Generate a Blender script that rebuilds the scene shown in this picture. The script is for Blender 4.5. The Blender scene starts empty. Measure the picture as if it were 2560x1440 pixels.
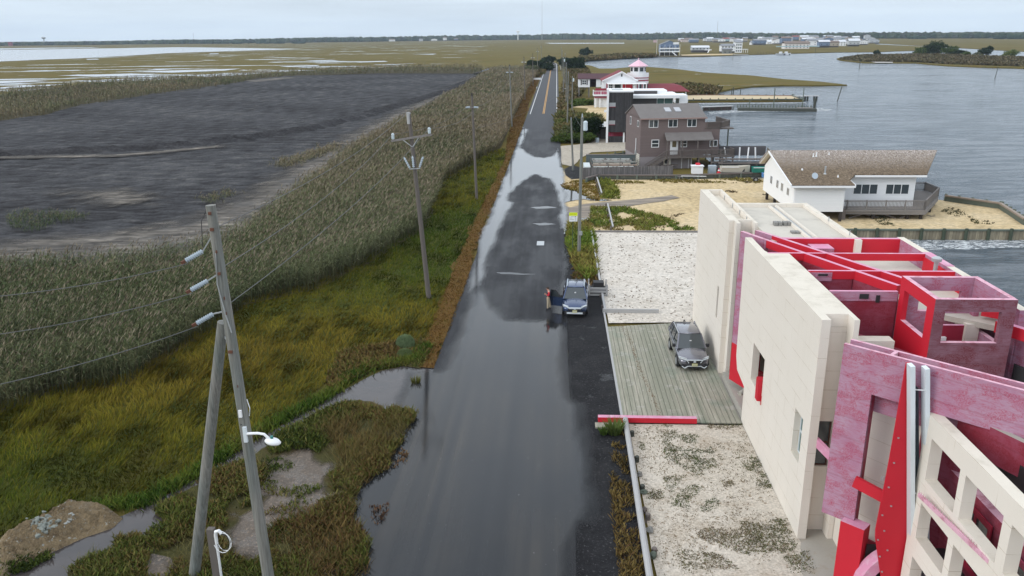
import bpy, bmesh, math, random
import numpy as np
from mathutils import Vector, Matrix
from mathutils.geometry import tessellate_polygon
random.seed(7); rng = np.random.default_rng(11)
scn = bpy.context.scene
# ---------------------------------------------------------------- camera
FPX = 2000.0; TH = math.atan(632/2000); RO = math.radians(.54); CH = 19.2
cF = np.array([0, math.cos(TH), -math.sin(TH)]); U0 = np.array([0, math.sin(TH), math.cos(TH)])
cR = math.cos(RO)*np.array([1., 0, 0])-math.sin(RO)*U0
cU = math.cos(RO)*U0+math.sin(RO)*np.array([1., 0, 0])
cd = bpy.data.cameras.new('camera'); cam = bpy.data.objects.new('camera', cd); scn.collection.objects.link(cam)
cam.matrix_world = Matrix(((cR[0], cU[0], -cF[0], 0), (cR[1], cU[1], -cF[1], 0), (cR[2], cU[2], -cF[2], CH), (0, 0, 0, 1)))
cd.sensor_width = 36; cd.lens = 36*FPX/2560; cd.clip_end = 12000; cd.clip_start = .5
scn.camera = cam
# ---------------------------------------------------------------- sky, sun, exposure
SUN_EL, SUN_AZ = math.radians(27), math.radians(-112)      # azimuth from +Y, clockwise: to the left of the camera, a little behind it
w = bpy.data.worlds.new('World'); scn.world = w; w.use_nodes = True
nt = w.node_tree; nt.nodes.clear(); L = nt.links.new
def wn(t, **k):
    n = nt.nodes.new(t)
    for a_, b_ in k.items(): setattr(n, a_, b_)
    return n
sky = wn('ShaderNodeTexSky', sky_type='NISHITA', sun_disc=False, sun_elevation=SUN_EL, sun_rotation=SUN_AZ)
tc = wn('ShaderNodeTexCoord'); sep = wn('ShaderNodeSeparateXYZ'); L(tc.outputs['Generated'], sep.inputs[0])
rmp = wn('ShaderNodeValToRGB'); cr = rmp.color_ramp
cr.elements[0].position = 0.0; cr.elements[0].color = (.073, .0825, .0905, 1)
cr.elements[1].position = 1.0; cr.elements[1].color = (.122, .130, .142, 1)
e = cr.elements.new(.035); e.color = (.0665, .076, .085, 1)
e = cr.elements.new(.15); e.color = (.102, .112, .122, 1)
L(sep.outputs[2], rmp.inputs[0])
mp = wn('ShaderNodeMapping'); mp.inputs['Scale'].default_value = (1.5, 1.5, 14); L(tc.outputs['Generated'], mp.inputs[0])
nz = wn('ShaderNodeTexNoise'); nz.inputs['Scale'].default_value = 2.2; nz.inputs['Detail'].default_value = 6; L(mp.outputs[0], nz.inputs[0])
mr = wn('ShaderNodeMapRange'); mr.inputs[1].default_value = .3; mr.inputs[2].default_value = .7; mr.inputs[3].default_value = .86; mr.inputs[4].default_value = 1.12; L(nz.outputs[0], mr.inputs[0])
vm = wn('ShaderNodeVectorMath', operation='SCALE'); L(rmp.outputs[0], vm.inputs[0]); L(mr.outputs[0], vm.inputs['Scale'])
v2 = wn('ShaderNodeVectorMath', operation='SCALE'); v2.inputs['Scale'].default_value = 118; L(vm.outputs[0], v2.inputs[0])
mx = wn('ShaderNodeMixRGB'); mx.inputs[0].default_value = .93; L(sky.outputs[0], mx.inputs[1]); L(v2.outputs[0], mx.inputs[2])
bg = wn('ShaderNodeBackground'); bg.inputs[1].default_value = .1; L(mx.outputs[0], bg.inputs[0])
wo = wn('ShaderNodeOutputWorld'); L(bg.outputs[0], wo.inputs[0])
sd = bpy.data.lights.new('sun', 'SUN'); sd.energy = 1.5; sd.angle = math.radians(28); sd.color = (1, .965, .92)
so = bpy.data.objects.new('sun', sd); scn.collection.objects.link(so)
sv = Vector((math.sin(SUN_AZ)*math.cos(SUN_EL), math.cos(SUN_AZ)*math.cos(SUN_EL), math.sin(SUN_EL)))
so.rotation_euler = sv.to_track_quat('Z', 'Y').to_euler(); so.location = (0, 0, 60)
scn.view_settings.view_transform = 'Standard'; scn.view_settings.look = 'None'; scn.view_settings.gamma = 1; scn.view_settings.exposure = 0
scn.render.resolution_x = 1024; scn.render.resolution_y = 576
scn.cycles.max_bounces = 5; scn.cycles.transparent_max_bounces = 6; scn.cycles.volume_bounces = 0
# ---------------------------------------------------------------- frames: (u, v) runs across / along the road
A = math.radians(3.2); CA, SA = math.cos(A), math.sin(A)
def UV(u, v, z=0.): return Vector((u*CA+v*SA, -u*SA+v*CA, z))
def G(px, py, z=0.):
    "ground point (road frame) seen at a point of the photograph"
    d = cF+cR*(px-1280)/FPX-cU*(py-720)/FPX; t = (z-CH)/d[2]
    x, y = d[0]*t, d[1]*t
    return (x*CA-y*SA, x*SA+y*CA)
def lerp(a, b, t): return a+(b-a)*t
# ---------------------------------------------------------------- materials
class NT:
    def __init__(s, name):
        s.m = bpy.data.materials.new(name); s.m.use_nodes = True; s.t = s.m.node_tree; s.t.nodes.clear()
        s.out = s.t.nodes.new('ShaderNodeOutputMaterial'); s.b = s.t.nodes.new('ShaderNodeBsdfPrincipled')
        s.t.links.new(s.b.outputs[0], s.out.inputs[0])
    def n(s, t, ins=None, **k):
        x = s.t.nodes.new(t)
        for a_, b_ in k.items(): setattr(x, a_, b_)
        for i_, v_ in (ins or {}).items():
            if isinstance(v_, bpy.types.NodeSocket): s.t.links.new(v_, x.inputs[i_])
            else: x.inputs[i_].default_value = v_
        return x
    def set(s, k, v):
        if isinstance(v, bpy.types.NodeSocket): s.t.links.new(v, s.b.inputs[k])
        else: s.b.inputs[k].default_value = v
    def pos(s, scale=(1, 1, 1), rot=0, space='Object'):
        if space == 'World': v = s.n('ShaderNodeNewGeometry').outputs['Position']
        else: v = s.n('ShaderNodeTexCoord').outputs[space]
        return s.n('ShaderNodeMapping', {0: v, 'Scale': scale, 'Rotation': (0, 0, rot)}).outputs[0]
    def noise(s, v, scale, detail=4, rough=.55, dist=0): return s.n('ShaderNodeTexNoise', {0: v, 'Scale': scale, 'Detail': detail, 'Roughness': rough, 'Distortion': dist}).outputs[0]
    def ramp(s, f, stops, interp='LINEAR'):
        r = s.n('ShaderNodeValToRGB', {0: f}); c = r.color_ramp; c.interpolation = interp
        while len(c.elements) > 1: c.elements.remove(c.elements[-1])
        for i, (p, col) in enumerate(stops):
            el = c.elements[0] if i == 0 else c.elements.new(p)
            el.position = p; el.color = tuple(col)+(1,) if hasattr(col, '__len__') else (col, col, col, 1)
        return r.outputs[0]
    def mix(s, f, a, b, bt='MIX'):
        x = s.n('ShaderNodeMixRGB', blend_type=bt)
        for i, v_ in enumerate((f, a, b)):
            if isinstance(v_, bpy.types.NodeSocket): s.t.links.new(v_, x.inputs[i])
            else: x.inputs[i].default_value = v_ if i == 0 else (tuple(v_)+(1,) if len(v_) == 3 else v_)
        return x.outputs[0]
    def bump(s, h, st=.3, d=.02): s.set('Normal', s.n('ShaderNodeBump', {'Strength': st, 'Distance': d, 'Height': h}).outputs[0])
def sc(c, k): return tuple(min(1, x*k) for x in c)
MATS = {}
def plain(name, col, rough=.7, var=.18, scale=3., metal=0., bump=0., stain=None, st=(.55, .75), sc3=(1, 1, 1), spec=.5):
    "painted or bare surface: base colour with uneven wear"
    m = NT(name); p = m.pos(sc3)
    f = m.noise(p, scale, 5); c = m.mix(f, sc(col, 1-var), sc(col, 1+var))
    f2 = m.noise(p, scale*9, 3); c = m.mix(.35, c, m.mix(f2, sc(col, 1-var), sc(col, 1+var)))
    if stain: c = m.mix(m.ramp(m.noise(p, scale*.7, 6, .65), [(st[0], 0.), (st[1], 1.)]), c, stain)
    m.set('Base Color', c); m.set('Roughness', rough); m.set('Metallic', metal); m.set('Specular IOR Level', spec)
    if bump: m.bump(m.noise(p, scale*12, 4), bump)
    MATS[name] = m.m; return m.m
def boards(name, col, axis, pitch, gap=.06, var=.25, rough=.8, dark=.35, bump=.3):
    "planks / siding: thin grooves every pitch metres along an axis, tone changes board by board"
    m = NT(name); p = m.pos(); sx = m.n('ShaderNodeSeparateXYZ', {0: p}); ax = 'XYZ'.find(axis)
    val = sx.outputs[ax] if ax >= 0 else m.n('ShaderNodeMath', {0: sx.outputs[0], 1: sx.outputs[1]}, operation='ADD').outputs[0]
    q = m.n('ShaderNodeMath', {0: val, 1: 1/pitch}, operation='MULTIPLY').outputs[0]
    fr = m.n('ShaderNodeMath', {0: q}, operation='FRACT').outputs[0]; fl = m.n('ShaderNodeMath', {0: q}, operation='FLOOR').outputs[0]
    rnd = m.n('ShaderNodeTexWhiteNoise', {'W': fl}, noise_dimensions='1D').outputs['Value']
    st = {'X': (.6, 8, 8), 'Y': (8, .6, 8), 'Z': (2, 2, 9)}.get(axis, (4, 4, .7))
    if axis == 'X': st = (9, .8, 9)
    n1 = m.noise(m.pos(st), 1.5, 5, .6)
    c = m.mix(rnd, sc(col, 1-var), sc(col, 1+var)); c = m.mix(m.ramp(n1, [(.35, 0.), (.75, 1.)]), c, sc(col, 1-var*1.4))
    g = m.ramp(fr, [(0, 1.), (gap, 0.), (1, 0.)])
    c = m.mix(g, c, sc(col, dark)); m.set('Base Color', c); m.set('Roughness', rough)
    m.bump(m.mix(g, m.mix(.3, (1, 1, 1), n1), (0, 0, 0)), bump, .02)
    MATS[name] = m.m; return m.m
cream = NT('cream stucco'); p = cream.pos()
sx = cream.n('ShaderNodeSeparateXYZ', {0: p}); s_ = cream.n('ShaderNodeMath', {0: sx.outputs[0], 1: sx.outputs[1]}, operation='ADD').outputs[0]
cv = cream.n('ShaderNodeCombineXYZ', {0: s_, 1: sx.outputs[2], 2: 0.}).outputs[0]
bk = cream.n('ShaderNodeTexBrick', {0: cv, 'Color1': (1, 1, 1, 1), 'Color2': (.985, .985, .98, 1), 'Mortar': (.66, .60, .51, 1), 'Scale': 1., 'Mortar Size': .010, 'Mortar Smooth': .3, 'Brick Width': 2.44, 'Row Height': .78})
c = cream.mix(cream.noise(p, .5, 5), (.66, .605, .53), (.71, .66, .59))
st = cream.noise(cream.pos((3, 3, .25)), 1.2, 5, .6); c = cream.mix(cream.ramp(st, [(.58, 0.), (.9, .30)]), c, (.42, .36, .27))
jn = cream.ramp(cream.noise(p, .9, 3), [(.42, .1), (.6, 1.)])
c = cream.mix(jn, c, cream.mix(1., c, bk.outputs[0], 'MULTIPLY')); cream.set('Base Color', c); cream.set('Roughness', .85); cream.bump(cream.noise(p, 60, 3), .08)
CREAM = cream.m
CREAMTOP = plain('cream coping', (.62, .57, .485), .85, .1, 1.5, stain=(.42, .38, .30), st=(.5, .8))
ROOFC = plain('cream roof membrane', (.50, .465, .40), .8, .12, .6, stain=(.33, .31, .27), st=(.5, .75))
WHITE = plain('white paint', (.74, .75, .76), .6, .05, 2.)
RED = plain('bright red paint', (.50, .006, .022), .6, .07, 1.2)
REDD = plain('dull red paint', (.25, .008, .030), .6, .2, .8, stain=(.42, .10, .18), st=(.5, .75))
PINK = plain('faded pink paint', (.58, .25, .37), .7, .15, 3., stain=(.62, .42, .50), st=(.5, .7))
def pinkw(name, c1, c2, c3, sc1=.8, crk=.85):
    "red paint chalked to lilac; the red shows again in crazed patches and brush strokes"
    m = NT(name); p = m.pos(); f = m.noise(p, sc1, 8, .72, .4)
    c = m.mix(m.ramp(f, [(.35, 0.), (.65, 1.)]), c1, c3)
    f2 = m.noise(m.pos((.8, .8, 6)), 4, 6, .75); c = m.mix(m.ramp(f2, [(.5, 0.), (.66, .55)]), c, c2)
    big = m.ramp(m.noise(m.pos((1, 1, 1.8)), 1.3, 4, .6, .6), [(.48, 0.), (.56, 1.)]); f4 = m.ramp(m.noise(p, 22, 4, .8), [(.42, 0.), (.6, 1.)])
    c = m.mix(m.n('ShaderNodeMath', {0: m.n('ShaderNodeMath', {0: big, 1: f4}, operation='MULTIPLY').outputs[0], 1: crk}, operation='MULTIPLY').outputs[0], c, c2)
    hl = m.n('ShaderNodeTexWave', {0: m.pos((.001, .001, 1)), 'Scale': .42, 'Distortion': 2.5, 'Detail': 3., 'Detail Scale': 2.}, bands_direction='Z').outputs['Fac']
    c = m.mix(m.ramp(hl, [(.0, .2), (.02, 0.), (1, 0.)]), c, sc(c2, .5))
    m.set('Base Color', c); m.set('Roughness', .8); m.bump(f4, .12); return m.m
LILAC = pinkw('weathered lilac pink', (.35, .16, .245), (.34, .045, .09), (.39, .245, .325))
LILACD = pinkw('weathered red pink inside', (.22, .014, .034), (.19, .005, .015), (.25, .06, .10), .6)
MAUVE = pinkw('weathered mauve', (.15, .055, .072), (.13, .012, .02), (.22, .11, .145), 1.1, 1.)
PINKTOP = plain('pink weathered edge', (.62, .36, .44), .8, .2, 4., stain=(.45, .2, .25), st=(.5, .62))
PLYW = plain('rotting plywood', (.27, .19, .07), .9, .4, 2., stain=(.30, .08, .03), st=(.52, .7), bump=.3)
ALU = plain('aluminium flange', (.60, .65, .68), .45, .08, 1.); STEEL = plain('galvanised trough', (.20, .25, .29), .3, .1, .6, metal=.7)
GLASS = plain('dark window glass', (.035, .045, .05), .05, .3, .4, spec=.8)
GLASSG = plain('green tinted glass', (.10, .17, .16), .05, .3, .4, spec=.8)
DARK = plain('black rubber', (.018, .018, .02), .7, .2, 4.); VOID = plain('painted interior shade', (.02, .012, .014), .9, .3, 1.)  # VOID: near-black colour standing in for the shade inside openings
SIDING = boards('brown lap siding', (.155, .118, .112), 'Z', .19, .10, .08, .8, .65)
WSIDE = boards('white lap siding', (.70, .715, .73), 'Z', .16, .10, .02, .6, .82, .15)
BLKWOOD = boards('charred vertical boards', (.035, .033, .036), 'A', .22, .10, .45, .7, .3)
BLKSIDE = boards('black lap siding', (.055, .05, .052), 'Z', .2, .1, .1, .7, .5)
GREYWOOD = boards('weathered grey boards', (.20, .185, .175), 'A', .14, .14, .3, .85, .25)
RAILW = plain('weathered rail timber', (.19, .175, .165), .85, .3, 5.); RAILG = plain('brown grey rail timber', (.13, .11, .10), .85, .3, 5.)
TIMBER = plain('silvered timber', (.36, .36, .36), .85, .25, 4., sc3=(6, .6, 6), bump=.3)
POLEW = NT('weathered pole wood'); p = POLEW.pos((14, 14, .5)); f = POLEW.noise(p, 1.5, 6, .65)
POLEW.set('Base Color', POLEW.mix(POLEW.ramp(POLEW.noise(POLEW.pos((2, 2, .35)), 1.1, 4), [(.4, 0.), (.65, 1.)]), POLEW.ramp(f, [(.35, (.13, .125, .11)), (.65, (.24, .235, .215))]), POLEW.ramp(f, [(.35, (.10, .11, .10)), (.65, (.18, .20, .19))]))); POLEW.set('Roughness', .9); POLEW.bump(f, .5, .01); POLEW = POLEW.m
POLED = plain('brown pole wood', (.115, .10, .09), .9, .3, 3., sc3=(8, 8, .5), bump=.3)
SHING = NT('grey shingles'); p = SHING.pos(); c = SHING.mix(SHING.noise(p, 1.2, 5), (.135, .122, .118), (.20, .185, .175)); c = SHING.mix(SHING.ramp(SHING.noise(p, 14, 3, .8), [(.4, 0.), (.65, .6)]), c, (.10, .09, .085)); SHING.set('Base Color', c); SHING.set('Roughness', .95); SHING.bump(SHING.noise(p, 18, 3), .4); SHING = SHING.m
BSH = NT('brown patchy shingles'); p = BSH.pos((1, 1, 1)); n1 = BSH.noise(BSH.pos((1.6, 1, 1)), 3.2, 8, .85)
c = BSH.ramp(n1, [(.38, (.040, .028, .018)), (.48, (.11, .075, .042)), (.56, (.165, .12, .075)), (.66, (.33, .27, .21))])
yy = BSH.n('ShaderNodeSeparateXYZ', {0: BSH.n('ShaderNodeTexCoord').outputs['Object']}).outputs[1]
wk = BSH.n('ShaderNodeMath', {0: BSH.ramp(BSH.noise(BSH.pos((1, 1, 1)), 9, 4, .85), [(.5, 0.), (.56, 1.)]), 1: BSH.n('ShaderNodeMapRange', {0: yy, 1: 3.5, 2: 9.5, 3: 0., 4: 1.}).outputs[0]}, operation='MULTIPLY').outputs[0]
c = BSH.mix(wk, c, (.60, .55, .53)); BSH.set('Base Color', c); BSH.set('Roughness', .95); BSH.bump(n1, .5, .04); BSH = BSH.m
REDSH = plain('maroon shingles', (.17, .025, .035), .9, .2, 4.); DKSH = plain('dark maroon shingles', (.075, .035, .042), .9, .2, 4.)
PINKR = plain('pale pink roof', (.70, .44, .52), .7, .05, 1.)
GALV = plain('galvanised metal', (.42, .44, .45), .4, .15, 3., metal=.5); PORC = plain('pale grey porcelain', (.36, .42, .47), .35, .08, 3.)
TANK = plain('transformer enamel', (.50, .58, .62), .4, .08, 3.); RUST = plain('rusty bolt', (.12, .05, .03), .9, .3, 5.)
CONC = plain('concrete', (.34, .32, .28), .9, .12, 1.2, stain=(.26, .20, .13), st=(.55, .8), bump=.2)
BLOCKM = plain('concrete block', (.22, .215, .20), .95, .2, 6., bump=.3)
DKPILE = plain('wet dark piling', (.05, .055, .045), .8, .4, 3.); GRPILE = plain('green grey piling', (.10, .12, .095), .85, .35, 4.)
PLANKW = boards('bulkhead sheeting', (.20, .175, .135), 'A', .3, .1, .35, .9, .25)
BLUEP = plain('blue plastic', (.08, .22, .50), .4, .1, 2.); GREENP = plain('green hull', (.015, .19, .15), .5, .15, 2.); SKIN = plain('skin', (.45, .25, .18), .6, .05, 9.)
# ---------------------------------------------------------------- objects
C = scn.collection
def props(o, label=None, cat=None, group=None, kind=None):
    for k, v in (('label', label), ('category', cat), ('group', group), ('kind', kind)):
        if v: o[k] = v
def thing(name, label, cat, u0=0., v0=0., z0=0., group=None, rot=0.):
    o = bpy.data.objects.new(name, None); C.objects.link(o); o.empty_display_size = .5
    o.location = UV(u0, v0, z0); o.rotation_euler = (0, 0, -A+rot); o['o'] = (u0, v0, z0); o['r'] = rot
    props(o, label, cat, group); return o
def finish(o):
    for k in ('o', 'r'):
        if k in o: del o[k]
class MB:
    def __init__(s): s.v = []; s.f = []; s.mi = []
    def add(s, vs, fs, mi=0):
        n = len(s.v); s.v += [tuple(map(float, q)) for q in vs]; s.f += [tuple(i+n for i in f) for f in fs]; s.mi += [mi]*len(fs); return s
    def box(s, x0, x1, y0, y1, z0, z1, mi=0):
        return s.add([(x0, y0, z0), (x1, y0, z0), (x1, y1, z0), (x0, y1, z0), (x0, y0, z1), (x1, y0, z1), (x1, y1, z1), (x0, y1, z1)],
                     [(0, 3, 2, 1), (4, 5, 6, 7), (0, 1, 5, 4), (1, 2, 6, 5), (2, 3, 7, 6), (3, 0, 4, 7)], mi)
    def beam(s, p, q, w, h, mi=0, up=(0, 0, 1)):
        p, q = Vector(p), Vector(q); d = (q-p).normalized(); x = d.cross(Vector(up))
        x = Vector((1, 0, 0)) if x.length < 1e-4 else x.normalized()
        y = x.cross(d).normalized(); x = x*w/2; y = y*h/2
        return s.add([p-x-y, p+x-y, p+x+y, p-x+y, q-x-y, q+x-y, q+x+y, q-x+y], [(0, 3, 2, 1), (4, 5, 6, 7), (0, 1, 5, 4), (1, 2, 6, 5), (2, 3, 7, 6), (3, 0, 4, 7)], mi)
    def prism(s, poly, z0, z1, mi=0):
        n = len(poly); zz0 = z0 if hasattr(z0, '__len__') else [z0]*n; zz1 = z1 if hasattr(z1, '__len__') else [z1]*n
        vs = [(p[0], p[1], zz0[i]) for i, p in enumerate(poly)]+[(p[0], p[1], zz1[i]) for i, p in enumerate(poly)]
        tr = tessellate_polygon([[Vector((p[0], p[1], 0)) for p in poly]])
        fs = [(t[0]+n, t[1]+n, t[2]+n) for t in tr]+[(t[2], t[1], t[0]) for t in tr]+[(i, (i+1) % n, (i+1) % n+n, i+n) for i in range(n)]
        return s.add(vs, fs, mi)
    def panel(s, o, ax, az, th, outline, holes=(), mi=0):
        "outline and holes in (s, t) on the plane o + s*ax + t*az, pushed back by the vector th"
        o, ax, az, th = Vector(o), Vector(ax), Vector(az), Vector(th); loops = [outline]+list(holes)
        pts = [p for l in loops for p in l]; n = len(pts)
        fr = [o+ax*p[0]+az*p[1] for p in pts]; tr = tessellate_polygon([[Vector((p[0], p[1], 0)) for p in l] for l in loops])
        fs = [tuple(t) for t in tr]+[(t[2]+n, t[1]+n, t[0]+n) for t in tr]; k = 0
        for l in loops:
            m = len(l)
            for i in range(m): fs.append((k+i, k+(i+1) % m, k+(i+1) % m+n, k+i+n))
            k += m
        return s.add(fr+[p+th for p in fr], fs, mi)
    def tube(s, pts, r, n=8, mi=0, cap=True):
        pts = [Vector(p) for p in pts]; rs = r if hasattr(r, '__len__') else [r]*len(pts); vs = []
        for i, p in enumerate(pts):
            d = (pts[min(i+1, len(pts)-1)]-pts[max(i-1, 0)]).normalized()
            x = d.cross(Vector((0, 0, 1))); x = Vector((1, 0, 0)) if x.length < 1e-3 else x.normalized(); y = x.cross(d)
            vs += [p+(x*math.cos(t)+y*math.sin(t))*rs[i] for t in (2*math.pi*j/n for j in range(n))]
        fs = [(i*n+j, i*n+(j+1) % n, (i+1)*n+(j+1) % n, (i+1)*n+j) for i in range(len(pts)-1) for j in range(n)]
        if cap: fs += [tuple(range(n))[::-1], tuple((len(pts)-1)*n+j for j in range(n))]
        return s.add(vs, fs, mi)
    def lathe(s, cx, cy, prof, n=16, mi=0):
        vs = [(cx+r*math.cos(2*math.pi*j/n), cy+r*math.sin(2*math.pi*j/n), z) for r, z in prof for j in range(n)]
        fs = [(i*n+j, i*n+(j+1) % n, (i+1)*n+(j+1) % n, (i+1)*n+j) for i in range(len(prof)-1) for j in range(n)]
        fs += [tuple(range(n))[::-1], tuple((len(prof)-1)*n+j for j in range(n))]
        return s.add(vs, fs, mi)
    def rock(s, c, r, mi=0):
        bm = bmesh.new(); bmesh.ops.create_icosphere(bm, subdivisions=2, radius=1); k = [random.uniform(0, 9) for _ in range(3)]
        for v in bm.verts:
            q = v.co.copy(); f = 1+.25*math.sin(q.x*3+k[0])+.2*math.sin(q.y*4+k[1])+.15*math.sin(q.z*5+k[2])
            v.co = Vector((q.x*r[0], q.y*r[1], q.z*r[2]))*f+Vector(c)
        s.add([v.co for v in bm.verts], [[v.index for v in f.verts] for f in bm.faces], mi); bm.free(); return s
    def build(s, name, mats, parent=None, label=None, topmat=None, smooth=False, off=None, cat=None, group=None, kind=None, bev=0):
        mats = list(mats) if isinstance(mats, (list, tuple)) else [mats]
        par = parent; q = parent
        while q is not None and 'o' not in q: q = q.parent
        if q is not None: o0 = Vector(q['o']); r0 = q['r']
        elif off is not None: o0 = Vector(off) if len(off) == 3 else Vector((off[0], off[1], 0)); r0 = 0.
        else:
            vv = np.array(s.v); o0 = Vector(((vv[:, 0].min()+vv[:, 0].max())/2, (vv[:, 1].min()+vv[:, 1].max())/2, vv[:, 2].min())); r0 = 0.
        me = bpy.data.meshes.new(name); R = Matrix.Rotation(-r0, 3, 'Z')
        me.from_pydata([tuple(R @ (Vector(p)-o0)) for p in s.v], [], s.f); me.update()
        bm = bmesh.new(); bm.from_mesh(me); bmesh.ops.recalc_face_normals(bm, faces=bm.faces); bm.to_mesh(me); bm.free()
        for m in mats: me.materials.append(m)
        me.polygons.foreach_set('material_index', s.mi)
        if topmat:
            me.materials.append(topmat); k = len(me.materials)-1
            for p in me.polygons:
                if p.normal.z > .9: p.material_index = k
        if smooth: me.shade_smooth()
        o = bpy.data.objects.new(name, me); C.objects.link(o)
        if par is not None: o.parent = par
        else: o.location = UV(*o0); o.rotation_euler = (0, 0, -A)
        if bev:
            b = o.modifiers.new('b', 'BEVEL'); b.width = bev; b.segments = 2; b.limit_method = 'ANGLE'
        props(o, label, cat, group, kind); return o
def meshnp(name, V, F, mat, col=None, smooth=False):
    "fast mesh from arrays, faces of equal size; vertices in the road frame"
    me = bpy.data.meshes.new(name); n = len(V); m, k = F.shape
    me.vertices.add(n); me.vertices.foreach_set('co', V.astype(np.float32).ravel())
    me.loops.add(m*k); me.loops.foreach_set('vertex_index', F.astype(np.int32).ravel())
    me.polygons.add(m); me.polygons.foreach_set('loop_start', np.arange(0, m*k, k, dtype=np.int32))
    me.update(calc_edges=True); me.validate()
    if col is not None:
        at = me.color_attributes.new('tint', 'FLOAT_COLOR', 'POINT')
        at.data.foreach_set('color', np.c_[col, np.ones(n)].astype(np.float32).ravel())
    me.materials.append(mat)
    if smooth: me.shade_smooth()
    o = bpy.data.objects.new(name, me); C.objects.link(o); o.rotation_euler = (0, 0, -A); return o
def vnoise(x, y, s, seed=0):
    r = np.random.default_rng(seed); o = np.zeros_like(x, dtype=float)
    for k in range(7):
        a_ = r.uniform(0, 6.28); f = s*r.uniform(.5, 1.9); o = o+np.sin((x*math.cos(a_)+y*math.sin(a_))*f+r.uniform(0, 6.28))
    return o/4.
def foliage_mat(name, rough=.8, trans=.0):
    m = NT(name); a_ = m.n('ShaderNodeAttribute', attribute_name='tint').outputs['Color']
    m.set('Base Color', a_); m.set('Roughness', rough); m.set('Specular IOR Level', .03); return m.m
FOL = foliage_mat('leaves')
# ---------------------------------------------------------------- the ground, sheet by sheet
def rag(poly, amp=.3, step=1., far=0.):
    "ragged outline; amp may grow with distance"
    out = []
    for i, p in enumerate(poly):
        q = poly[(i+1) % len(poly)]; d = math.hypot(q[0]-p[0], q[1]-p[1]); dist = max(25, .5*(p[1]+q[1])); st = step*max(1, dist/60)
        n = max(1, min(160, int(d/st)))
        for k in range(n):
            t = k/n; x, y = lerp(p[0], q[0], t), lerp(p[1], q[1], t); a_ = amp*(1+far*dist/60)
            a_ = min(a_, d*.25)*(.35+.65*min(1, 4*t*(1-t)+.2)); f = .9/max(st, .12); nx, ny = 0, 0
            for o_, g_ in ((.35, .9), (1., .55), (2.6, .35)):
                nx += g_*math.sin(f*o_*(x*1.1+y*.7)+o_*5)*math.cos(f*o_*(y*1.3-x*.4)+o_); ny += g_*math.sin(f*o_*(x*.8-y*1.2)+o_*2)*math.cos(f*o_*(x*.9+y*.5)+o_*3)
            out.append((x+nx*a_*.7+random.uniform(-.3, .3)*a_, y+ny*a_+random.uniform(-.3, .3)*a_))
    return out
def rago(pts, *k):
    "the same for an open line"
    out = []
    for a_, b_ in zip(pts[:-1], pts[1:]): r_ = rag([a_, b_], *k); out += r_[:len(r_)//2]
    return out+[pts[-1]]
def PG(*pts, z=0.): return [G(x, y, z) for x, y in pts]
def sheet(name, poly, z, mat, skirt=0., kind='structure', **k):
    m = MB(); n = len(poly)
    tr = tessellate_polygon([[Vector((p[0], p[1], 0)) for p in poly]])
    m.add([(p[0], p[1], z) for p in poly], [t for t in tr])
    if skirt: m.add([(p[0], p[1], z) for p in poly]+[(p[0], p[1], z-skirt) for p in poly], [(i, (i+1) % n, (i+1) % n+n, i+n) for i in range(n)])
    o = m.build(name, mat, off=(0, 0, 0), kind=kind, **k)
    for pl_ in o.data.polygons[:len(tr)]:
        if pl_.normal.z < 0: o.data.flip_normals(); break
    return o
# bay water
wm = NT('bay water'); p = wm.pos((1, 1, 1), .5, 'World')
h = wm.n('ShaderNodeMath', {0: wm.noise(wm.pos((.55, 1.4, 1), .25, 'World'), .22, 7, .68, .8), 1: wm.noise(wm.pos((.6, 1.8, 1), -.1, 'World'), .9, 5, .65)}, operation='ADD').outputs[0]
big = wm.noise(wm.pos((1, 2.5, 1), .2, 'World'), .02, 4)
dk = wm.ramp(wm.noise(wm.pos((.4, 1.6, 1), .1, 'World'), .22, 8, .72, .8), [(.46, 0.), (.56, 1.)])  # ripple light and dark painted into the water colour
wm.set('Base Color', wm.mix(dk, wm.mix(big, (.075, .10, .125), (.085, .115, .14)), (.18, .21, .24))); wm.set('Roughness', wm.ramp(big, [(.4, .12), (.6, .22)])); wm.set('IOR', 1.36)
wm.bump(h, 1., 1.1); WATER = wm.m
sheet('bay_water', [(-400, -200), (9000, -200), (9000, 9000), (-9000, 9000), (-9000, 600), (-400, 250)], -.5, WATER)
# marsh
gm = NT('salt marsh'); P1 = gm.pos((1, 1, 1), 0, 'World')
n1 = gm.noise(P1, .012, 6, .6, .5); n2 = gm.noise(gm.pos((.35, 1.4, 1), 0, 'World'), .09, 6, .65, .4); n3 = gm.noise(P1, 1.3, 4, .7)
c = gm.ramp(n2, [(.34, (.048, .048, .014)), (.45, (.088, .074, .018)), (.55, (.16, .105, .028)), (.66, (.080, .055, .032))])
c = gm.mix(gm.ramp(n1, [(.42, 0.), (.6, .7)]), c, (.15, .12, .045)); c = gm.mix(.5, c, gm.mix(n3, (.05, .05, .016), (.17, .14, .045)))
pz = gm.noise(gm.pos((.36, 1.0, 1), .1, 'World'), .030, 9, .68, .6); pr = gm.noise(gm.pos((1, 1, 1), 0, 'World'), .0016, 3)
geo = gm.n('ShaderNodeSeparateXYZ', {0: gm.n('ShaderNodeNewGeometry').outputs['Position']})
west = gm.n('ShaderNodeMapRange', {0: geo.outputs[0], 1: -60., 2: 40., 3: .055, 4: -.06}).outputs[0]
near = gm.n('ShaderNodeMapRange', {0: geo.outputs[1], 1: 260., 2: 700., 3: .06, 4: -.045}).outputs[0]
far0 = gm.n('ShaderNodeMapRange', {0: geo.outputs[1], 1: 215., 2: 250., 3: -1., 4: 0.}).outputs[0]
ps = pz
for q in (west, near, far0): ps = gm.n('ShaderNodeMath', {0: ps, 1: q}, operation='ADD').outputs[0]
pool = gm.ramp(ps, [(.600, 0.), (.612, 1.)])
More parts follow.
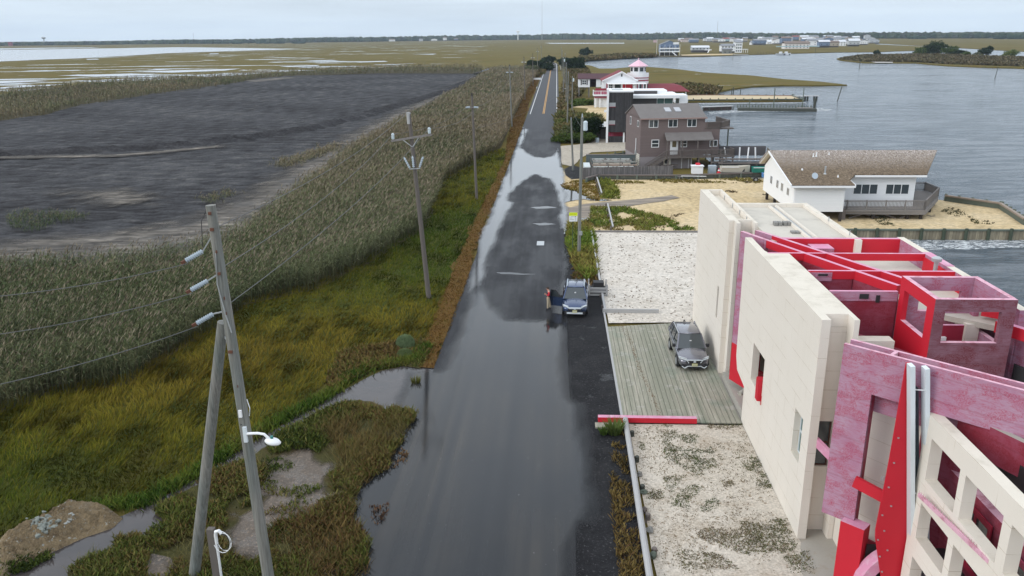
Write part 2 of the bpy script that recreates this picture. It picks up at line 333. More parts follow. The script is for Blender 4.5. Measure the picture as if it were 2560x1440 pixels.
gm.set('Base Color', gm.mix(pool, c, (.19, .18, .17))); gm.set('Roughness', gm.mix(pool, (.95, .95, .95), (.06, .06, .06)))
gm.set('Specular IOR Level', gm.mix(pool, (.03, .03, .03), (1, 1, 1))); MARSH = gm.m
land = [(-6000, -60), (17.7, -60), (17.7, 40.5), (19, 79.3), (49, 79.3), G(2562, 548, .6), G(2500, 508, .6), G(2365, 490, .6), (33.5, 104), (31, 112), (26.5, 114), (24, 121), (24.5, 160), (30, 200), (39, 246), (73.5, 247.6), (74.5, 263), (51, 267.5)]
land += rago(PG((1790, 236), (1800, 229), (1840, 222), (1880, 217), (1960, 214), (2030, 214), (2118, 213), (2050, 205), (1960, 199), (1880, 190), (1760, 182), (1700, 174), (1600, 166), (1540, 172), (1500, 172), (1480, 165), (1445, 160), (1430, 154), z=-.2), 1., 4., .1)
VV = G(1430, 154, -.2)[1]
sheet('marsh_ground', land+[(land[-1][0], VV), (-6000, VV)], 0., MARSH, skirt=.55)
b1 = [(-9000, VV), (land[-1][0], VV)]+rago(PG((1440, 152), (1470, 150), (1550, 146), (1640, 142), (1750, 141.5), (1870, 137), (1960, 134.5), (2080, 131), (2180, 130), (2300, 126), z=-.2), 1.5, 8, 0)
sheet('marsh_ground', b1+PG((2395, 122), (2300, 116), (2190, 111), (2185, 108), z=-.2)+PG((2560, 129), (2800, 138), z=-.2)+[(5200, 900), (9000, 3000), (9000, 9000), (-9000, 9000)], 0., MARSH, skirt=.5)
sheet('island', rag(PG((2090, 147), (2110, 143), (2150, 139), (2250, 137), (2330, 136), (2400, 138), (2460, 142), (2700, 150), (2900, 190), (2560, 171), (2480, 169), (2370, 165), (2290, 158), (2160, 157.5), (2100, 151), z=-.2), 1.5, 8), .1, MARSH, skirt=.6)
# tidal lake beyond the field, the sky's pale reflection put into its colour
lk = NT('still lake water'); lk.set('Base Color', (.30, .29, .29, 1)); lk.set('Roughness', .12); lk.set('Specular IOR Level', .9); lk.bump(lk.noise(lk.pos((1, 3, 1), 0, 'World'), .4, 4), .3, .05); LAKE = lk.m
sheet('lake', rag(PG((-400, 162), (-400, 133), (0, 125), (300, 120.5), (450, 118), (600, 120), (760, 122.5), (640, 126), (420, 133), (330, 139), (200, 146), (90, 150), (0, 154)), 2, 12), .12, LAKE)
sheet('lake', rag(PG((-400, 134), (-400, 129), (0, 121), (120, 119.5), (230, 118.6), (250, 119.5), (130, 121.5), (0, 124)), 1, 20), .12, LAKE)
for pts in (((-60, 205), (0, 203), (90, 201), (130, 203), (60, 206), (0, 209), (-60, 213)), ((-60, 222), (0, 219), (70, 214), (170, 211), (130, 215), (40, 220), (-60, 228)), ((150, 189), (260, 186), (330, 184), (400, 187), (330, 190), (240, 192)), ((250, 200), (340, 196), (480, 193), (370, 198), (290, 202)), ((330, 180), (480, 175), (600, 172), (560, 177), (430, 182)), ((470, 190), (560, 184), (680, 181), (620, 187), (520, 193)), ((620, 178), (740, 175), (800, 176), (700, 180)), ((215, 147.6), (245, 147), (250, 149), (222, 149.5)), ((520, 134), (545, 133.5), (545, 135), (525, 135.5)), ((760, 152), (830, 150), (850, 151.5), (790, 153.5)), ((880, 155), (960, 152.5), (970, 154.5), (900, 156.5)), ((700, 166), (800, 163), (790, 166), (720, 168)), ((1030, 136), (1090, 134.5), (1080, 136.5))):
    sheet('marsh_pool', rag(PG(*pts), 1.2, 2, .1), .12, LAKE)
# far beach strip, far marsh pools
sheet('far_pond', rag(PG((1360, 107.5), (1560, 107), (1562, 109), (1380, 109.5)), 2, 14), .12, LAKE)
def softwater(name, poly, z, mat, step=.22, soft=.7, amp=.5):
    "water film whose rim thins out over wet asphalt"
    P_ = np.array(poly); x0, y0 = P_.min(0)-.3; x1, y1 = P_.max(0)+.3; y0 = max(y0, 6); ys = [y0]
    while ys[-1] < y1: ys.append(ys[-1]+step*max(1, ys[-1]/55))
    xs = np.arange(x0, x1+step, step); X, Y = np.meshgrid(xs, ys); sh = X.shape; X, Y = X.ravel(), Y.ravel(); dd = np.full(len(X), 1e9); ins = np.zeros(len(X), bool)
    for i in range(len(P_)):
        a_, b_ = P_[i], P_[i-1]; ab = b_-a_; t = np.clip(((X-a_[0])*ab[0]+(Y-a_[1])*ab[1])/(ab@ab+1e-9), 0, 1); dd = np.minimum(dd, np.hypot(X-a_[0]-t*ab[0], Y-a_[1]-t*ab[1]))
        c_ = ((a_[1] > Y) != (b_[1] > Y)); xi = (b_[0]-a_[0])*(Y-a_[1])/(b_[1]-a_[1]+1e-12)+a_[0]; ins ^= c_ & (X < xi)
    s_ = np.where(ins, dd, -dd)+amp*.3*vnoise(X, Y*.35, 2.2, 5)+amp*.18*vnoise(X, Y*.4, 6, 6); al = np.clip(s_/soft, 0, 1)
    idx = np.arange(len(X)).reshape(sh); F = np.stack([idx[:-1, :-1].ravel(), idx[:-1, 1:].ravel(), idx[1:, 1:].ravel(), idx[1:, :-1].ravel()], 1); F = F[(al[F] > 0).any(1)]
    used = np.unique(F); mp_ = np.full(len(X), -1); mp_[used] = np.arange(len(used)); o = meshnp(name, np.c_[X, Y, np.full(len(X), z)][used], mp_[F], mat, np.c_[al, al, al][used]); props(o, kind='structure'); return o
def addalpha(m):
    t = m.node_tree; b = [n for n in t.nodes if n.type == 'BSDF_PRINCIPLED'][0]; a_ = t.nodes.new('ShaderNodeAttribute'); a_.attribute_name = 'tint'; t.links.new(a_.outputs['Fac'], b.inputs['Alpha']); return m
# spoil field
fm = NT('grey spoil'); pw = fm.pos((1, 1, 1), 0, 'World')
f1 = fm.noise(fm.pos((.22, 1.1, 1), .22, 'World'), .22, 10, .78, 1.2); f2 = fm.noise(pw, .035, 5, .6); f3 = fm.noise(pw, 1.6, 5, .75)
c = fm.ramp(f1, [(.40, (.010, .009, .010)), (.48, (.034, .033, .036)), (.56, (.058, .057, .062)), (.64, (.15, .145, .14))])
c = fm.mix(fm.ramp(f2, [(.45, 0.), (.60, .8)]), c, (.038, .034, .034)); c = fm.mix(.45, c, fm.mix(fm.ramp(f3, [(.3, 0.), (.7, 1.)]), (.006, .006, .007), (.095, .093, .095)))
fm.set('Base Color', c); fm.set('Roughness', .95); fm.set('Specular IOR Level', .08); fm.bump(fm.mix(.5, f1, f3), 1., .9); SPOIL = fm.m
SP_POLY = PG((-500, 330), (0, 303), (110, 288), (200, 263), (380, 236), (600, 206), (640, 198), (760, 187), (950, 182.5), (1200, 182.5), (1205, 195), (1160, 240), (1060, 310), (960, 390), (900, 460), (830, 560), (640, 720), (400, 760), (0, 790), (-500, 860))
sheet('spoil_field', rag(SP_POLY, .6, 3, .3), .03, SPOIL)
def relief(name, poly, mat, step, z, vmax):
    P_ = np.array(poly); x0, y0 = P_.min(0); x1, y1 = P_.max(0); x0 = max(x0, -230); y1 = min(y1, vmax); ys = [y0]
    while ys[-1] < y1: ys.append(ys[-1]+step*.55*max(1, ys[-1]/80))
    xs = np.arange(x0, x1+step, step*1.3); X, Y = np.meshgrid(xs, ys); sh = X.shape; X, Y = X.ravel(), Y.ravel(); ins = np.zeros(len(X), bool)
    for i in range(len(P_)):
        a_, b_ = P_[i], P_[i-1]; c_ = ((a_[1] > Y) != (b_[1] > Y)); xi = (b_[0]-a_[0])*(Y-a_[1])/(b_[1]-a_[1]+1e-12)+a_[0]; ins ^= c_ & (X < xi)
    wx = Y+X*.22+4.5*vnoise(X, Y, .035, 61); r1 = np.sin(wx*1.5+vnoise(X, Y, .10, 62)*1.5); r2 = np.sin(wx*3.7+vnoise(X, Y, .2, 63)*2); lump = vnoise(X, Y, .9, 64)
    bigm = np.clip(.5+.6*vnoise(X, Y, .06, 65), 0, 1); rnd = rng.normal(0, 1, len(X))
    Z = z+.10*(r1+1)*bigm+.05*(r2+1)*(1-.5*bigm)+.07*(lump+1)+.04*rnd
    t = .5+.14*r1*bigm+.10*r2+.16*lump+.17*vnoise(X, Y*1.5, .09, 66)+.16*rnd
    pal = np.array([(.020, .018, .018), (.042, .041, .043), (.062, .062, .066), (.088, .088, .092), (.14, .137, .132)]); tt = np.clip(t, 0, .999)*4; i_ = tt.astype(int); f_ = (tt-i_)[:, None]; col = pal[i_]*(1-f_)+pal[i_+1]*f_
    idx = np.arange(len(X)).reshape(sh); F = np.stack([idx[:-1, :-1].ravel(), idx[:-1, 1:].ravel(), idx[1:, 1:].ravel(), idx[1:, :-1].ravel()], 1); F = F[ins[F].all(1)]
    used = np.unique(F); mp_ = np.full(len(X), -1); mp_[used] = np.arange(len(used)); o = meshnp(name, np.c_[X, Y, Z][used], mp_[F], mat, col[used], smooth=True); props(o, kind='structure'); return o
SPT = NT('rutted grey spoil'); a_ = SPT.n('ShaderNodeAttribute', attribute_name='tint').outputs['Color']; f3 = SPT.noise(SPT.pos((1, 1, 1), 0, 'World'), 2.2, 5, .8)
SPT.set('Base Color', SPT.mix(1., a_, SPT.ramp(f3, [(.35, .45), (.65, 1.)]), 'MULTIPLY')); SPT.set('Roughness', .95); SPT.set('Specular IOR Level', .08); SPT.bump(f3, .8, .15)
relief('spoil_field', SP_POLY, SPT.m, .85, .06, 420)
tk = NT('sandy track'); f1 = tk.noise(tk.pos((.35, 1.3, 1), -.35, 'World'), .45, 9, .78, 1.); f2 = tk.noise(tk.pos((1, 1, 1), 0, 'World'), .25, 5)
c = tk.ramp(f1, [(.36, (.035, .033, .030)), (.5, (.12, .108, .095)), (.64, (.29, .26, .22))]); c = tk.mix(tk.ramp(f2, [(.5, 0.), (.65, .8)]), c, (.10, .095, .09))
tk.set('Base Color', c); tk.set('Specular IOR Level', .1); tk.set('Roughness', .9); tk.bump(f1, 1., .4); TRACK = tk.m
TRACK2 = addalpha(TRACK.copy())
softtrack = lambda pts: softwater('dirt_track', pts, .42, TRACK2, .6, 4.5, 3.5)
softtrack((PG((1185, 188), (1196, 196), (1150, 222), (1075, 275), (990, 345), (900, 420), (830, 520), (700, 640), (520, 700), (250, 730), (0, 740), (-400, 770), (-400, 605), (0, 602), (200, 588), (420, 560), (520, 520), (600, 480), (700, 425), (830, 352), (960, 290), (1050, 252), (1130, 212))))
softwater('dirt_track', PG((-50, 395), (0, 394), (300, 390), (560, 366), (570, 373), (310, 399), (0, 404), (-50, 405)), .40, TRACK2, .4, 1.6, 1.2)
0 and softwater('dirt_track', PG((-50, 318), (200, 320), (420, 318), (560, 322), (420, 332), (200, 338), (-50, 344)), .40, TRACK2, .8, 6., 5.)
softwater('dirt_track', PG((120, 480), (330, 475), (420, 490), (400, 525), (200, 530)), .42, TRACK2, .6, 5., 5.)
sheet('dirt_track', rag(PG((610, 204), (720, 195), (740, 197), (640, 207)), .2, 3, .1), .42, TRACK)
def ground_mat(name, c1, c2, c3, s=.5, sp=None, bump=.5, rough=.95, wet=None, spec=.5):
    m = NT(name); p = m.pos((1, 1, 1), 0, 'World'); a_ = m.noise(p, s, 7, .65, .3); b_ = m.noise(p, s*14, 4, .7)
    c = m.ramp(a_, [(.35, c1), (.5, c2), (.65, c3)]); c = m.mix(.45, c, m.mix(m.ramp(b_, [(.35, 0.), (.65, 1.)]), sc(c2, .45), sc(c2, 1.5)))
    if sp: c = m.mix(m.ramp(m.noise(p, s*sp[1], 5, .7), [(sp[2], 0.), (sp[2]+.05, 1.)]), c, sp[0])
    m.set('Base Color', c)
    m.set('Specular IOR Level', spec if wet else .06)
    if wet: m.set('Roughness', m.ramp(m.noise(p, wet[0], 5, .6), [(wet[1], .12), (wet[1]+.06, rough)]))
    else: m.set('Roughness', rough)
    m.bump(b_, bump, .05); return m.m
GREENG = ground_mat('marsh grass soil', (.035, .05, .012), (.055, .062, .014), (.075, .06, .018), .25)
REEDG = ground_mat('reed litter', (.035, .035, .018), (.06, .052, .028), (.08, .065, .04), .3)
WRACK = ground_mat('dry wrack', (.065, .032, .011), (.115, .065, .022), (.095, .068, .02), .6)
MUD = ground_mat('shelly mud', (.062, .050, .040), (.100, .080, .062), (.135, .108, .082), .7, ((.20, .15, .11), 12, .56), .9, .8, (.8, .47))
BLACKG = ground_mat('black gravel', (.008, .008, .009), (.016, .016, .018), (.03, .03, .031), .6, ((.11, .11, .11), 16, .60), 1., .8, (.5, .33), spec=.12)
SAND = ground_mat('yellow sand', (.38, .29, .165), (.50, .39, .23), (.56, .46, .31), .15, ((.22, .18, .12), 3., .63), .4)
WHITEG = ground_mat('white pebbles', (.43, .385, .325), (.54, .495, .435), (.59, .55, .49), .35, ((.34, .30, .24), 9., .60), .5)
LOWG = ground_mat('white pebbles with weeds', (.36, .30, .23), (.50, .45, .38), (.58, .53, .46), .7, ((.22, .17, .115), 5., .60), .5)
BRUSH = ground_mat('rough scrub soil', (.035, .04, .014), (.06, .055, .022), (.085, .06, .03), .5)
ROCKY = ground_mat('excavated clay', (.075, .055, .038), (.20, .15, .09), (.24, .20, .145), 1.1, ((.28, .28, .25), 5, .6), 1.)
reed_poly = PG((-300, 760), (0, 700), (200, 690), (450, 665), (600, 610), (700, 530), (800, 455), (880, 385), (1000, 315), (1100, 262), (1190, 205), (1215, 180), (1325, 168), (1345, 172), (1338, 195), (1318, 225), (1300, 262), (1280, 300), (1265, 340), (1240, 385), (1200, 398), (1110, 455), (1085, 520), (1060, 575), (940, 650), (800, 725), (620, 765), (520, 840), (430, 890), (330, 965), (150, 995), (0, 1040), (-300, 1080))
sheet('reed_ground', rag(reed_poly, .4, 2), .11, REEDG)
grass_poly = PG((1262, 372), (1262, 400), (1228, 470), (1190, 545), (1150, 640), (1115, 725), (1085, 800), (1062, 850), (1010, 880), (850, 890), (825, 950), (760, 1010), (690, 1060), (590, 1100), (480, 1195), (400, 1235), (290, 1262), (130, 1278), (0, 1345), (-300, 1420), (-300, 1050), (0, 1010), (150, 970), (330, 940), (430, 870), (520, 815), (620, 745), (800, 705), (940, 630), (1060, 555), (1085, 500), (1110, 440), (1200, 385))
sheet('grass_ground', rag(grass_poly, .3, 1.5), .06, GREENG)
verge_poly = PG((1350, 172), (1356, 180), (1338, 225), (1322, 262), (1308, 315), (1262, 440), (1230, 520), (1198, 600), (1165, 720), (1125, 830), (1085, 925), (1050, 920), (1062, 850), (1085, 800), (1115, 725), (1150, 640), (1190, 545), (1228, 470), (1262, 400), (1268, 350), (1282, 300), (1300, 262), (1318, 225), (1338, 190))
sheet('wrack_verge', rag(verge_poly, .5, .7), .13, WRACK)
# ditch and flooded margin, scrubby islet
wl = NT('ditch water'); wl.set('Base Color', wl.mix(wl.noise(wl.pos((1, 1, 1), 0, 'World'), .6, 5), (.022, .023, .026), (.075, .062, .058))); wl.set('Roughness', .06); wl.set('IOR', 1.45); wl.bump(wl.noise(wl.pos((1, 2, 1), 0, 'World'), 4, 3), .12, .02); DITCH = wl.m
sheet('ditch_water', rag([(-7.05, 24), (-7.05, 46.2)]+PG((1062, 915), (1017, 918), (954, 930), (866, 975), (800, 1010), (740, 1045), (640, 1105), (500, 1195), (400, 1250), (293, 1300), (207, 1340), (120, 1370), (43, 1410), (-60, 1460), (-60, 1600), (600, 1600), (1000, 1500)), .12, .8), .08, DITCH)
islet = rag(PG((862, 1012), (900, 1003), (942, 1012), (996, 1030), (1040, 1048), (1022, 1085), (995, 1130), (965, 1190), (905, 1215), (880, 1260), (915, 1330), (925, 1385), (905, 1470), (700, 1600), (120, 1600), (187, 1427), (300, 1372), (350, 1358), (400, 1330), (420, 1300), (390, 1290), (400, 1265), (483, 1222), (560, 1185), (640, 1140), (700, 1100), (760, 1062), (800, 1042)), .22, .25)
sheet('scrub_islet', islet, .12, BRUSH)
mudp = rag(PG((660, 1155), (720, 1135), (790, 1140), (830, 1165), (835, 1215), (860, 1240), (800, 1275), (770, 1300), (690, 1330), (680, 1380), (640, 1420), (560, 1370), (555, 1310), (590, 1280), (640, 1270), (655, 1210)), .35, .18)
MUD2 = addalpha(MUD.copy()); softwater('mud_flat', mudp, .135, MUD2, .12, .35, 1.3)
sheet('mud_flat', rag(PG((250, 1440), (300, 1400), (360, 1385), (430, 1400), (440, 1440), (380, 1560), (180, 1560)), .12, .5), .135, MUD)
sheet('mud_flat', rag(PG((905, 1240), (960, 1225), (1005, 1130), (1030, 1110), (1000, 1200), (960, 1290), (930, 1300)), .25, .2), .095, MUD)
# road
am = NT('wet asphalt'); P0 = am.pos((1, 1, 1), 0, 'Object'); fine = am.noise(P0, 38, 3, .8); streak = am.noise(am.pos((2.2, .05, 1)), 1.0, 5, .6)
blot = am.noise(am.pos((1, .35, 1)), .35, 6, .6); c = am.mix(am.ramp(streak, [(.35, 0.), (.65, 1.)]), (.010, .011, .013), (.026, .027, .031))
c = am.mix(am.ramp(fine, [(.4, 0.), (.7, .5)]), c, (.075, .075, .078)); yv = am.n('ShaderNodeSeparateXYZ', {0: am.n('ShaderNodeTexCoord').outputs['Object']}).outputs[1]
dry = am.n('ShaderNodeMapRange', {0: yv, 1: 105., 2: 190., 3: 0., 4: 1.}).outputs[0]
c = am.mix(dry, c, am.mix(.6, c, (.075, .077, .084))); am.set('Base Color', c)
wetr = am.ramp(blot, [(.40, .48), (.6, .7)]); am.set('Roughness', am.mix(dry, wetr, (.7, .7, .7))); am.set('IOR', 1.4); am.set('Specular IOR Level', .16); am.bump(fine, .25, .008); ASPH = am.m
def roadc(v):     # centre line: straight as far as the houses, then curving away to the left over the bridge
    return -3.15+(0 if v < 560 else -.0016*(v-560)**2)
vs = [5+5*i for i in range(110)]+[560+12*i for i in range(1, 9)]
def strip(name, du0, du1, v0, v1, z, mat, kind='structure', wig=0, **k):
    m = MB(); pts = [v for v in vs if v0 < v < v1]; pts = [v0]+pts+[v1]
    e = lambda: random.uniform(-wig, wig)
    L_ = [(roadc(v)+du0+e(), v, z) for v in pts]; R_ = [(roadc(v)+du1+e(), v, z) for v in pts]; n = len(pts)
    m.add(L_+R_, [(i, i+1, i+1+n, i+n) for i in range(n-1)]); o = m.build(name, mat, off=(0, 0, 0), kind=kind, **k)
    if o.data.polygons[0].normal.z < 0: o.data.flip_normals()
    return o
strip('road', -4.05, 4.05, -12, 640, .14, ASPH, wig=.05)
LW = plain('white road paint', (.62, .62, .60), .6, .1, 3.); LY = plain('yellow road paint', (.52, .26, .03), .6, .1, 3.)
strip('edge_line', -3.45, -3.27, 206, 640, .146, LW); strip('edge_line', 3.27, 3.45, 208, 640, .146, LW)
strip('centre_line', -.24, -.08, 207, 640, .146, LY); strip('centre_line', .08, .24, 207, 640, .146, LY)
# flood water lying on the road
def flood(name, ior):
  fw = NT(name); pf = fw.pos()
  stn = fw.ramp(fw.noise(fw.pos((1.5, .02, 1)), .9, 3, .5), [(.35, 0.), (.62, 1.)])
  bc = fw.mix(fw.ramp(fw.noise(fw.pos((1, .35, 1)), .20, 4), [(.42, 0.), (.62, 1.)]), (.016, .018, .021), (.034, .031, .027)); bc = fw.mix(stn, (.010, .012, .015), bc)
  spk = fw.ramp(fw.noise(pf, 13, 1, .5), [(.80, 0.), (.82, 1.)]); fw.set('Base Color', fw.mix(spk, bc, (.4, .4, .4))); fw.set('Roughness', .05); fw.set('IOR', ior)
  fw.bump(fw.n('ShaderNodeMath', {0: fw.noise(fw.pos((1, .6, 1)), 1.1, 3), 1: fw.noise(fw.pos((1.2, 2.5, 1), .4), 7, 2)}, operation='ADD').outputs[0], .07, .02); return fw.m
FLOOD = flood('flood water', 1.38); FLOODF = flood('shallow sky lit flood water', 1.85)
def ragu(pts, amp, step): return rag(pts, amp, step)
for pts in (((1240, 684), (1290, 686), (1340, 690), (1300, 691), (1250, 689)), ((1325, 521), (1370, 518), (1392, 523), (1340, 525)), ((1330, 562), (1365, 560), (1390, 564), (1350, 567))):
    sheet('puddle', ragu(PG(*pts), .10, .15), .149, FLOOD)
FLOOD2 = addalpha(flood('flood water soft rim', 1.38)); FLOODF2 = addalpha(flood('shallow flood water soft rim', 1.85))
softwater('flood_water', PG((1308, 318), (1320, 325), (1312, 350), (1302, 372), (1322, 385), (1338, 394), (1360, 397), (1382, 392), (1394, 372), (1402, 405), (1412, 430), (1416, 480), (1425, 560), (1413, 580), (1400, 572), (1398, 520), (1390, 480), (1372, 450), (1338, 439), (1308, 458), (1285, 480), (1268, 503), (1287, 510), (1266, 540), (1253, 575), (1243, 600), (1220, 660), (1205, 720), (1168, 740), (1165, 720), (1180, 670), (1196, 600), (1230, 520), (1262, 440), (1288, 375)), .149, FLOODF2, .25, .45, .6)
softwater('flood_water', [(-9.0, 4), (-9.0, 44.0)]+PG((1092, 925), (1130, 850), (1160, 770), (1178, 715), (1212, 720), (1238, 760), (1275, 800), (1330, 805), (1372, 800), (1388, 760), (1402, 700), (1408, 610), (1424, 640), (1420, 690), (1420, 760), (1422, 835), (1428, 900), (1432, 1000), (1465, 1015), (1478, 1080), (1490, 1180), (1503, 1240), (1500, 1310), (1485, 1345), (1468, 1330), (1458, 1380), (1455, 1450), (1452, 1700)), .151, FLOOD2, .16, .9, .7)
# right hand side
sheet('gravel_shoulder', rag([(.8, 12), (.8, 64), (1.0, 79)]+PG((1455, 560), (1480, 590))+[(3.5, 79), (3.5, 51), (3.6, 37), (3.5, 24), (3.4, 12)], .1, .7), .10, BLACKG)
sheet('sand_lot', rag([(.9, 80), (1.0, 118), (3.5, 112), (16, 112.5), (30.5, 111.5), (33.2, 104), G(2363, 490, .6), G(2498, 509, .6), G(2558, 549, .6), (48.8, 79.5), (18.9, 79.5), (12, 79.4)], .05, 3), .07, SAND)
drv = NT('rutted drive'); f1 = drv.noise(drv.pos((.3, 2.6, 1), .1, 'World'), .7, 6, .65); drv.set('Base Color', drv.ramp(f1, [(.36, (.10, .085, .07)), (.5, (.20, .165, .13)), (.65, (.30, .25, .19))])); drv.set('Roughness', .8); drv.bump(f1, .5, .1); DRV = drv.m
sheet('drive', rag(PG((1402, 512), (1425, 520), (1460, 512), (1520, 506), (1600, 500), (1680, 490), (1700, 497), (1640, 508), (1560, 520), (1500, 528), (1470, 552), (1440, 565), (1415, 560)), .25, .8), .115, DRV)
for pts in (((1404, 470), (1420, 468), (1440, 478), (1470, 492), (1495, 498), (1530, 503), (1500, 505), (1460, 500), (1430, 504), (1405, 510)), ((1405, 560), (1440, 552), (1470, 545), (1460, 556), (1430, 575), (1408, 590))):
    sheet('puddle', ragu(PG(*pts), .2, .3), .135, FLOODF)
sheet('puddle_edge', rag(PG((1412, 425), (1432, 415), (1450, 420), (1452, 448), (1430, 450), (1415, 440)), .2, .7), .13, BLACKG)
sheet('driveway', rag(PG((1394, 372), (1400, 366), (1440, 363), (1478, 358), (1500, 345), (1520, 340), (1560, 352), (1594, 352), (1594, 372), (1560, 378), (1480, 382), (1455, 395), (1430, 418), (1405, 412)), .2, 1), .09, ground_mat('pale driveway', (.30, .27, .22), (.38, .34, .28), (.42, .37, .29), .3))
sheet('sand_yard', rag(PG((1400, 300), (1440, 298), (1480, 292), (1500, 300), (1560, 296), (1620, 290), (1700, 290), (1640, 262), (1560, 266), (1500, 262), (1425, 260), (1410, 256), (1412, 268), (1470, 272), (1460, 285), (1410, 292)), .2, 2), .08, SAND)
sheet('sand_spit', [(28, 247.5), (73, 248.2), (74, 262.6), (51, 267), (36, 268)], .18, plain('raked sand', (.46, .37, .23), .95, .1, .3))
sheet('pebble_lot', rag([(3.75, 52.4), (3.9, 79.1), (14.5, 79.3), (14, 60), (9.6, 53.5), (9.6, 52.7)], .03, 1), .13, WHITEG)
sheet('pebble_court', rag([(3.85, 10), (3.85, 37.3), (9.6, 37.35), (9.65, 28.2), (9.7, 27.7), (9.75, 26.3), (9.3, 24.5), (9.6, 10)], .03, .8), .13, LOWG)
sheet('concrete_pad', [(9.6, 10), (9.55, 27.9), (9.6, 53.6), (17.6, 53.6), (17.6, 10)], .11, CONC)
sheet('concrete_pad', rag([(8.9, 20), (9.2, 25.6), (9.75, 27.6), (12, 28), (12, 20)], .04, .4), .145, CONC)
# ---------------------------------------------------------------- the big cream and red house
H = thing('modern_house', 'large cream and red angular modern house with open roof frames', 'house', 12, 36)
T = 9.3
def P(name, mb, mat, par=None, **k): return mb.build(name, mat, par or H, **k)
# street walls
m = MB()
m.panel((9.65, 0, 0), (0, 1, 0), (0, 0, 1), (.27, 0, 0), [(44.0, 0), (53.4, 0), (53.4, T), (44.0, T)], [[(45.42, 3), (45.85, 3), (45.85, 4.95), (45.42, 4.95)]])
m.box(9.925, 10.13, 43.33, 44.3, 0, T-.003); m.box(9.922, 10.15, 44.302, 53.398, T-.35, T-.003); m.box(10.90, 11.06, 43.33, 53.4, 0, T); m.box(10.131, 10.899, 44.06, 44.3, 0, T-.002)
m.box(9.93, 10.89, 53.1, 53.39, 0, T-.002); m.box(9.93, 10.88, 44.31, 53.09, T-.55, T-.35)
P('front_wall', m, CREAM, topmat=CREAMTOP)
P('slot_window', MB().box(9.86, 9.90, 45.425, 45.845, 3.003, 4.947), GLASS)
m = MB()
m.panel((9.65, 0, 0), (0, 1, 0), (0, 0, 1), (.33, 0, 0), [(27.74, 0), (37.85, 0), (37.85, 2.06), (39.55, 2.26), (39.97, 2.9), (40.1, T), (27.74, T)],
        [[(34.55, 3), (36.7, 3), (36.7, 4.9), (34.55, 4.9)], [(28.56, 2.98), (29.6, 2.98), (29.6, 4.9), (28.56, 4.9)]])
m.prism([(9.982, 28.4), (11.0, 28.4), (11.0, 37.15), (10.06, 37.15), (9.982, 37.5)], T-.5, T-.002)
m.box(10.81, 11.0, 27.74, 28.398, 0, T); m.panel((0, 28.402, 0), (1, 0, 0), (0, 0, 1), (0, .22, 0), [(9.982, 0), (10.999, 0), (10.999, T-.51), (9.982, T-.51)], [[(10.18, 2.97), (10.72, 2.97), (10.72, 4.93), (10.18, 4.93)]])
m.box(10.70, 10.99, 28.63, 37.1, 0, T-.51)
P('front_wall', m, CREAM, topmat=CREAMTOP)
w_ = P('window', MB().panel((9.9, 0, 0), (0, 1, 0), (0, 0, 1), (.04, 0, 0), [(28.57, 2.99), (29.59, 2.99), (29.59, 4.89), (28.57, 4.89)], [[(28.63, 3.05), (29.53, 3.05), (29.53, 3.9), (28.63, 3.9)], [(28.63, 3.98), (29.53, 3.98), (29.53, 4.83), (28.63, 4.83)]]), ALU)
P('pane', MB().box(9.925, 9.935, 28.6, 29.56, 3.02, 4.86), GLASSG, w_)
w_ = P('window', MB().panel((0, 28.5, 0), (1, 0, 0), (0, 0, 1), (0, .04, 0), [(10.19, 2.98), (10.71, 2.98), (10.71, 4.92), (10.19, 4.92)], [[(10.22, 3.02), (10.67, 3.02), (10.67, 3.95), (10.22, 3.95)], [(10.22, 4.0), (10.67, 4.0), (10.67, 4.88), (10.22, 4.88)]]), RUST)
P('pane', MB().box(10.2, 10.7, 28.53, 28.54, 3, 4.9), GLASS, w_)
m = MB(); m.box(9.46, 10.3, 34.58, 34.98, 2.8, 3.88); m.box(9.62, 9.655, 34.48, 34.54, 2.65, 3.1)
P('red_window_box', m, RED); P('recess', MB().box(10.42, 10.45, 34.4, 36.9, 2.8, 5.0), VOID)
P('pink_bar', MB().beam((9.98, 27.9, 4.35), (10.95, 25.6, 3.75), .14, .34), PINK)
P('red_bar', MB().beam((10.25, 24.6, 4.6), (11.15, 23.9, 4.35), .14, .4), RED)
P('drain_pipe', MB().tube([(9.5, 38.0, 1.55), (10.2, 38.6, 1.75)], .13, 12), CONC)
P('base_plinth', MB().prism([(9.72, 38.2), (9.72, 43.2), (10.6, 43.2), (11, 37.9), (9.8, 37.9)], 0, .55), CONC)
# diagonal wall passing between the two front walls: red below, pink above
m = MB(); q0, q1, q2 = Vector((9.70, 41.40)), Vector((10.18, 40.34)), Vector((13.97, 31.98)); nn = Vector((.91, .413)).normalized()*.2
def dwall(a_, b_, z0, z1, m=None, n_=nn): return (m or MB()).prism([a_, b_, b_+n_, a_+n_], z0, z1)
P('diagonal_wall', dwall(q0, q1+(q1-q0)*.6, 3.09, T), LILAC, topmat=PINKTOP)
P('diagonal_wall', dwall(q0+nn*.002, q0+(q1-q0)*1.9+nn*.002, .9, 3.088), RED)
P('diagonal_wall', dwall(q0+(q1-q0)*1.9, q0+(q2-q0)*.42, .3, 2.3), RED)
P('diagonal_beam', dwall(q1+(q1-q0)*.62, q0+(q2-q0)*.2, 8.72, T), LILAC, topmat=PINKTOP)
P('diagonal_beam', dwall(q0+(q2-q0)*.2+Vector((.01, -.02)), q2, 8.92, T), RED, topmat=PINK)
P('inner_wall', dwall(q0+(q2-q0)*.22, q2, 5.2, 8.918, n_=nn*.8), LILACD)
r0, r1, r2 = Vector((10.51, 41.63)), Vector((11.08, 40.5)), Vector((14.57, 33.1)); r3 = Vector((11.62, 39.45))
P('diagonal_beam', dwall(r0, r1, 8.5, T), LILAC, topmat=PINKTOP)
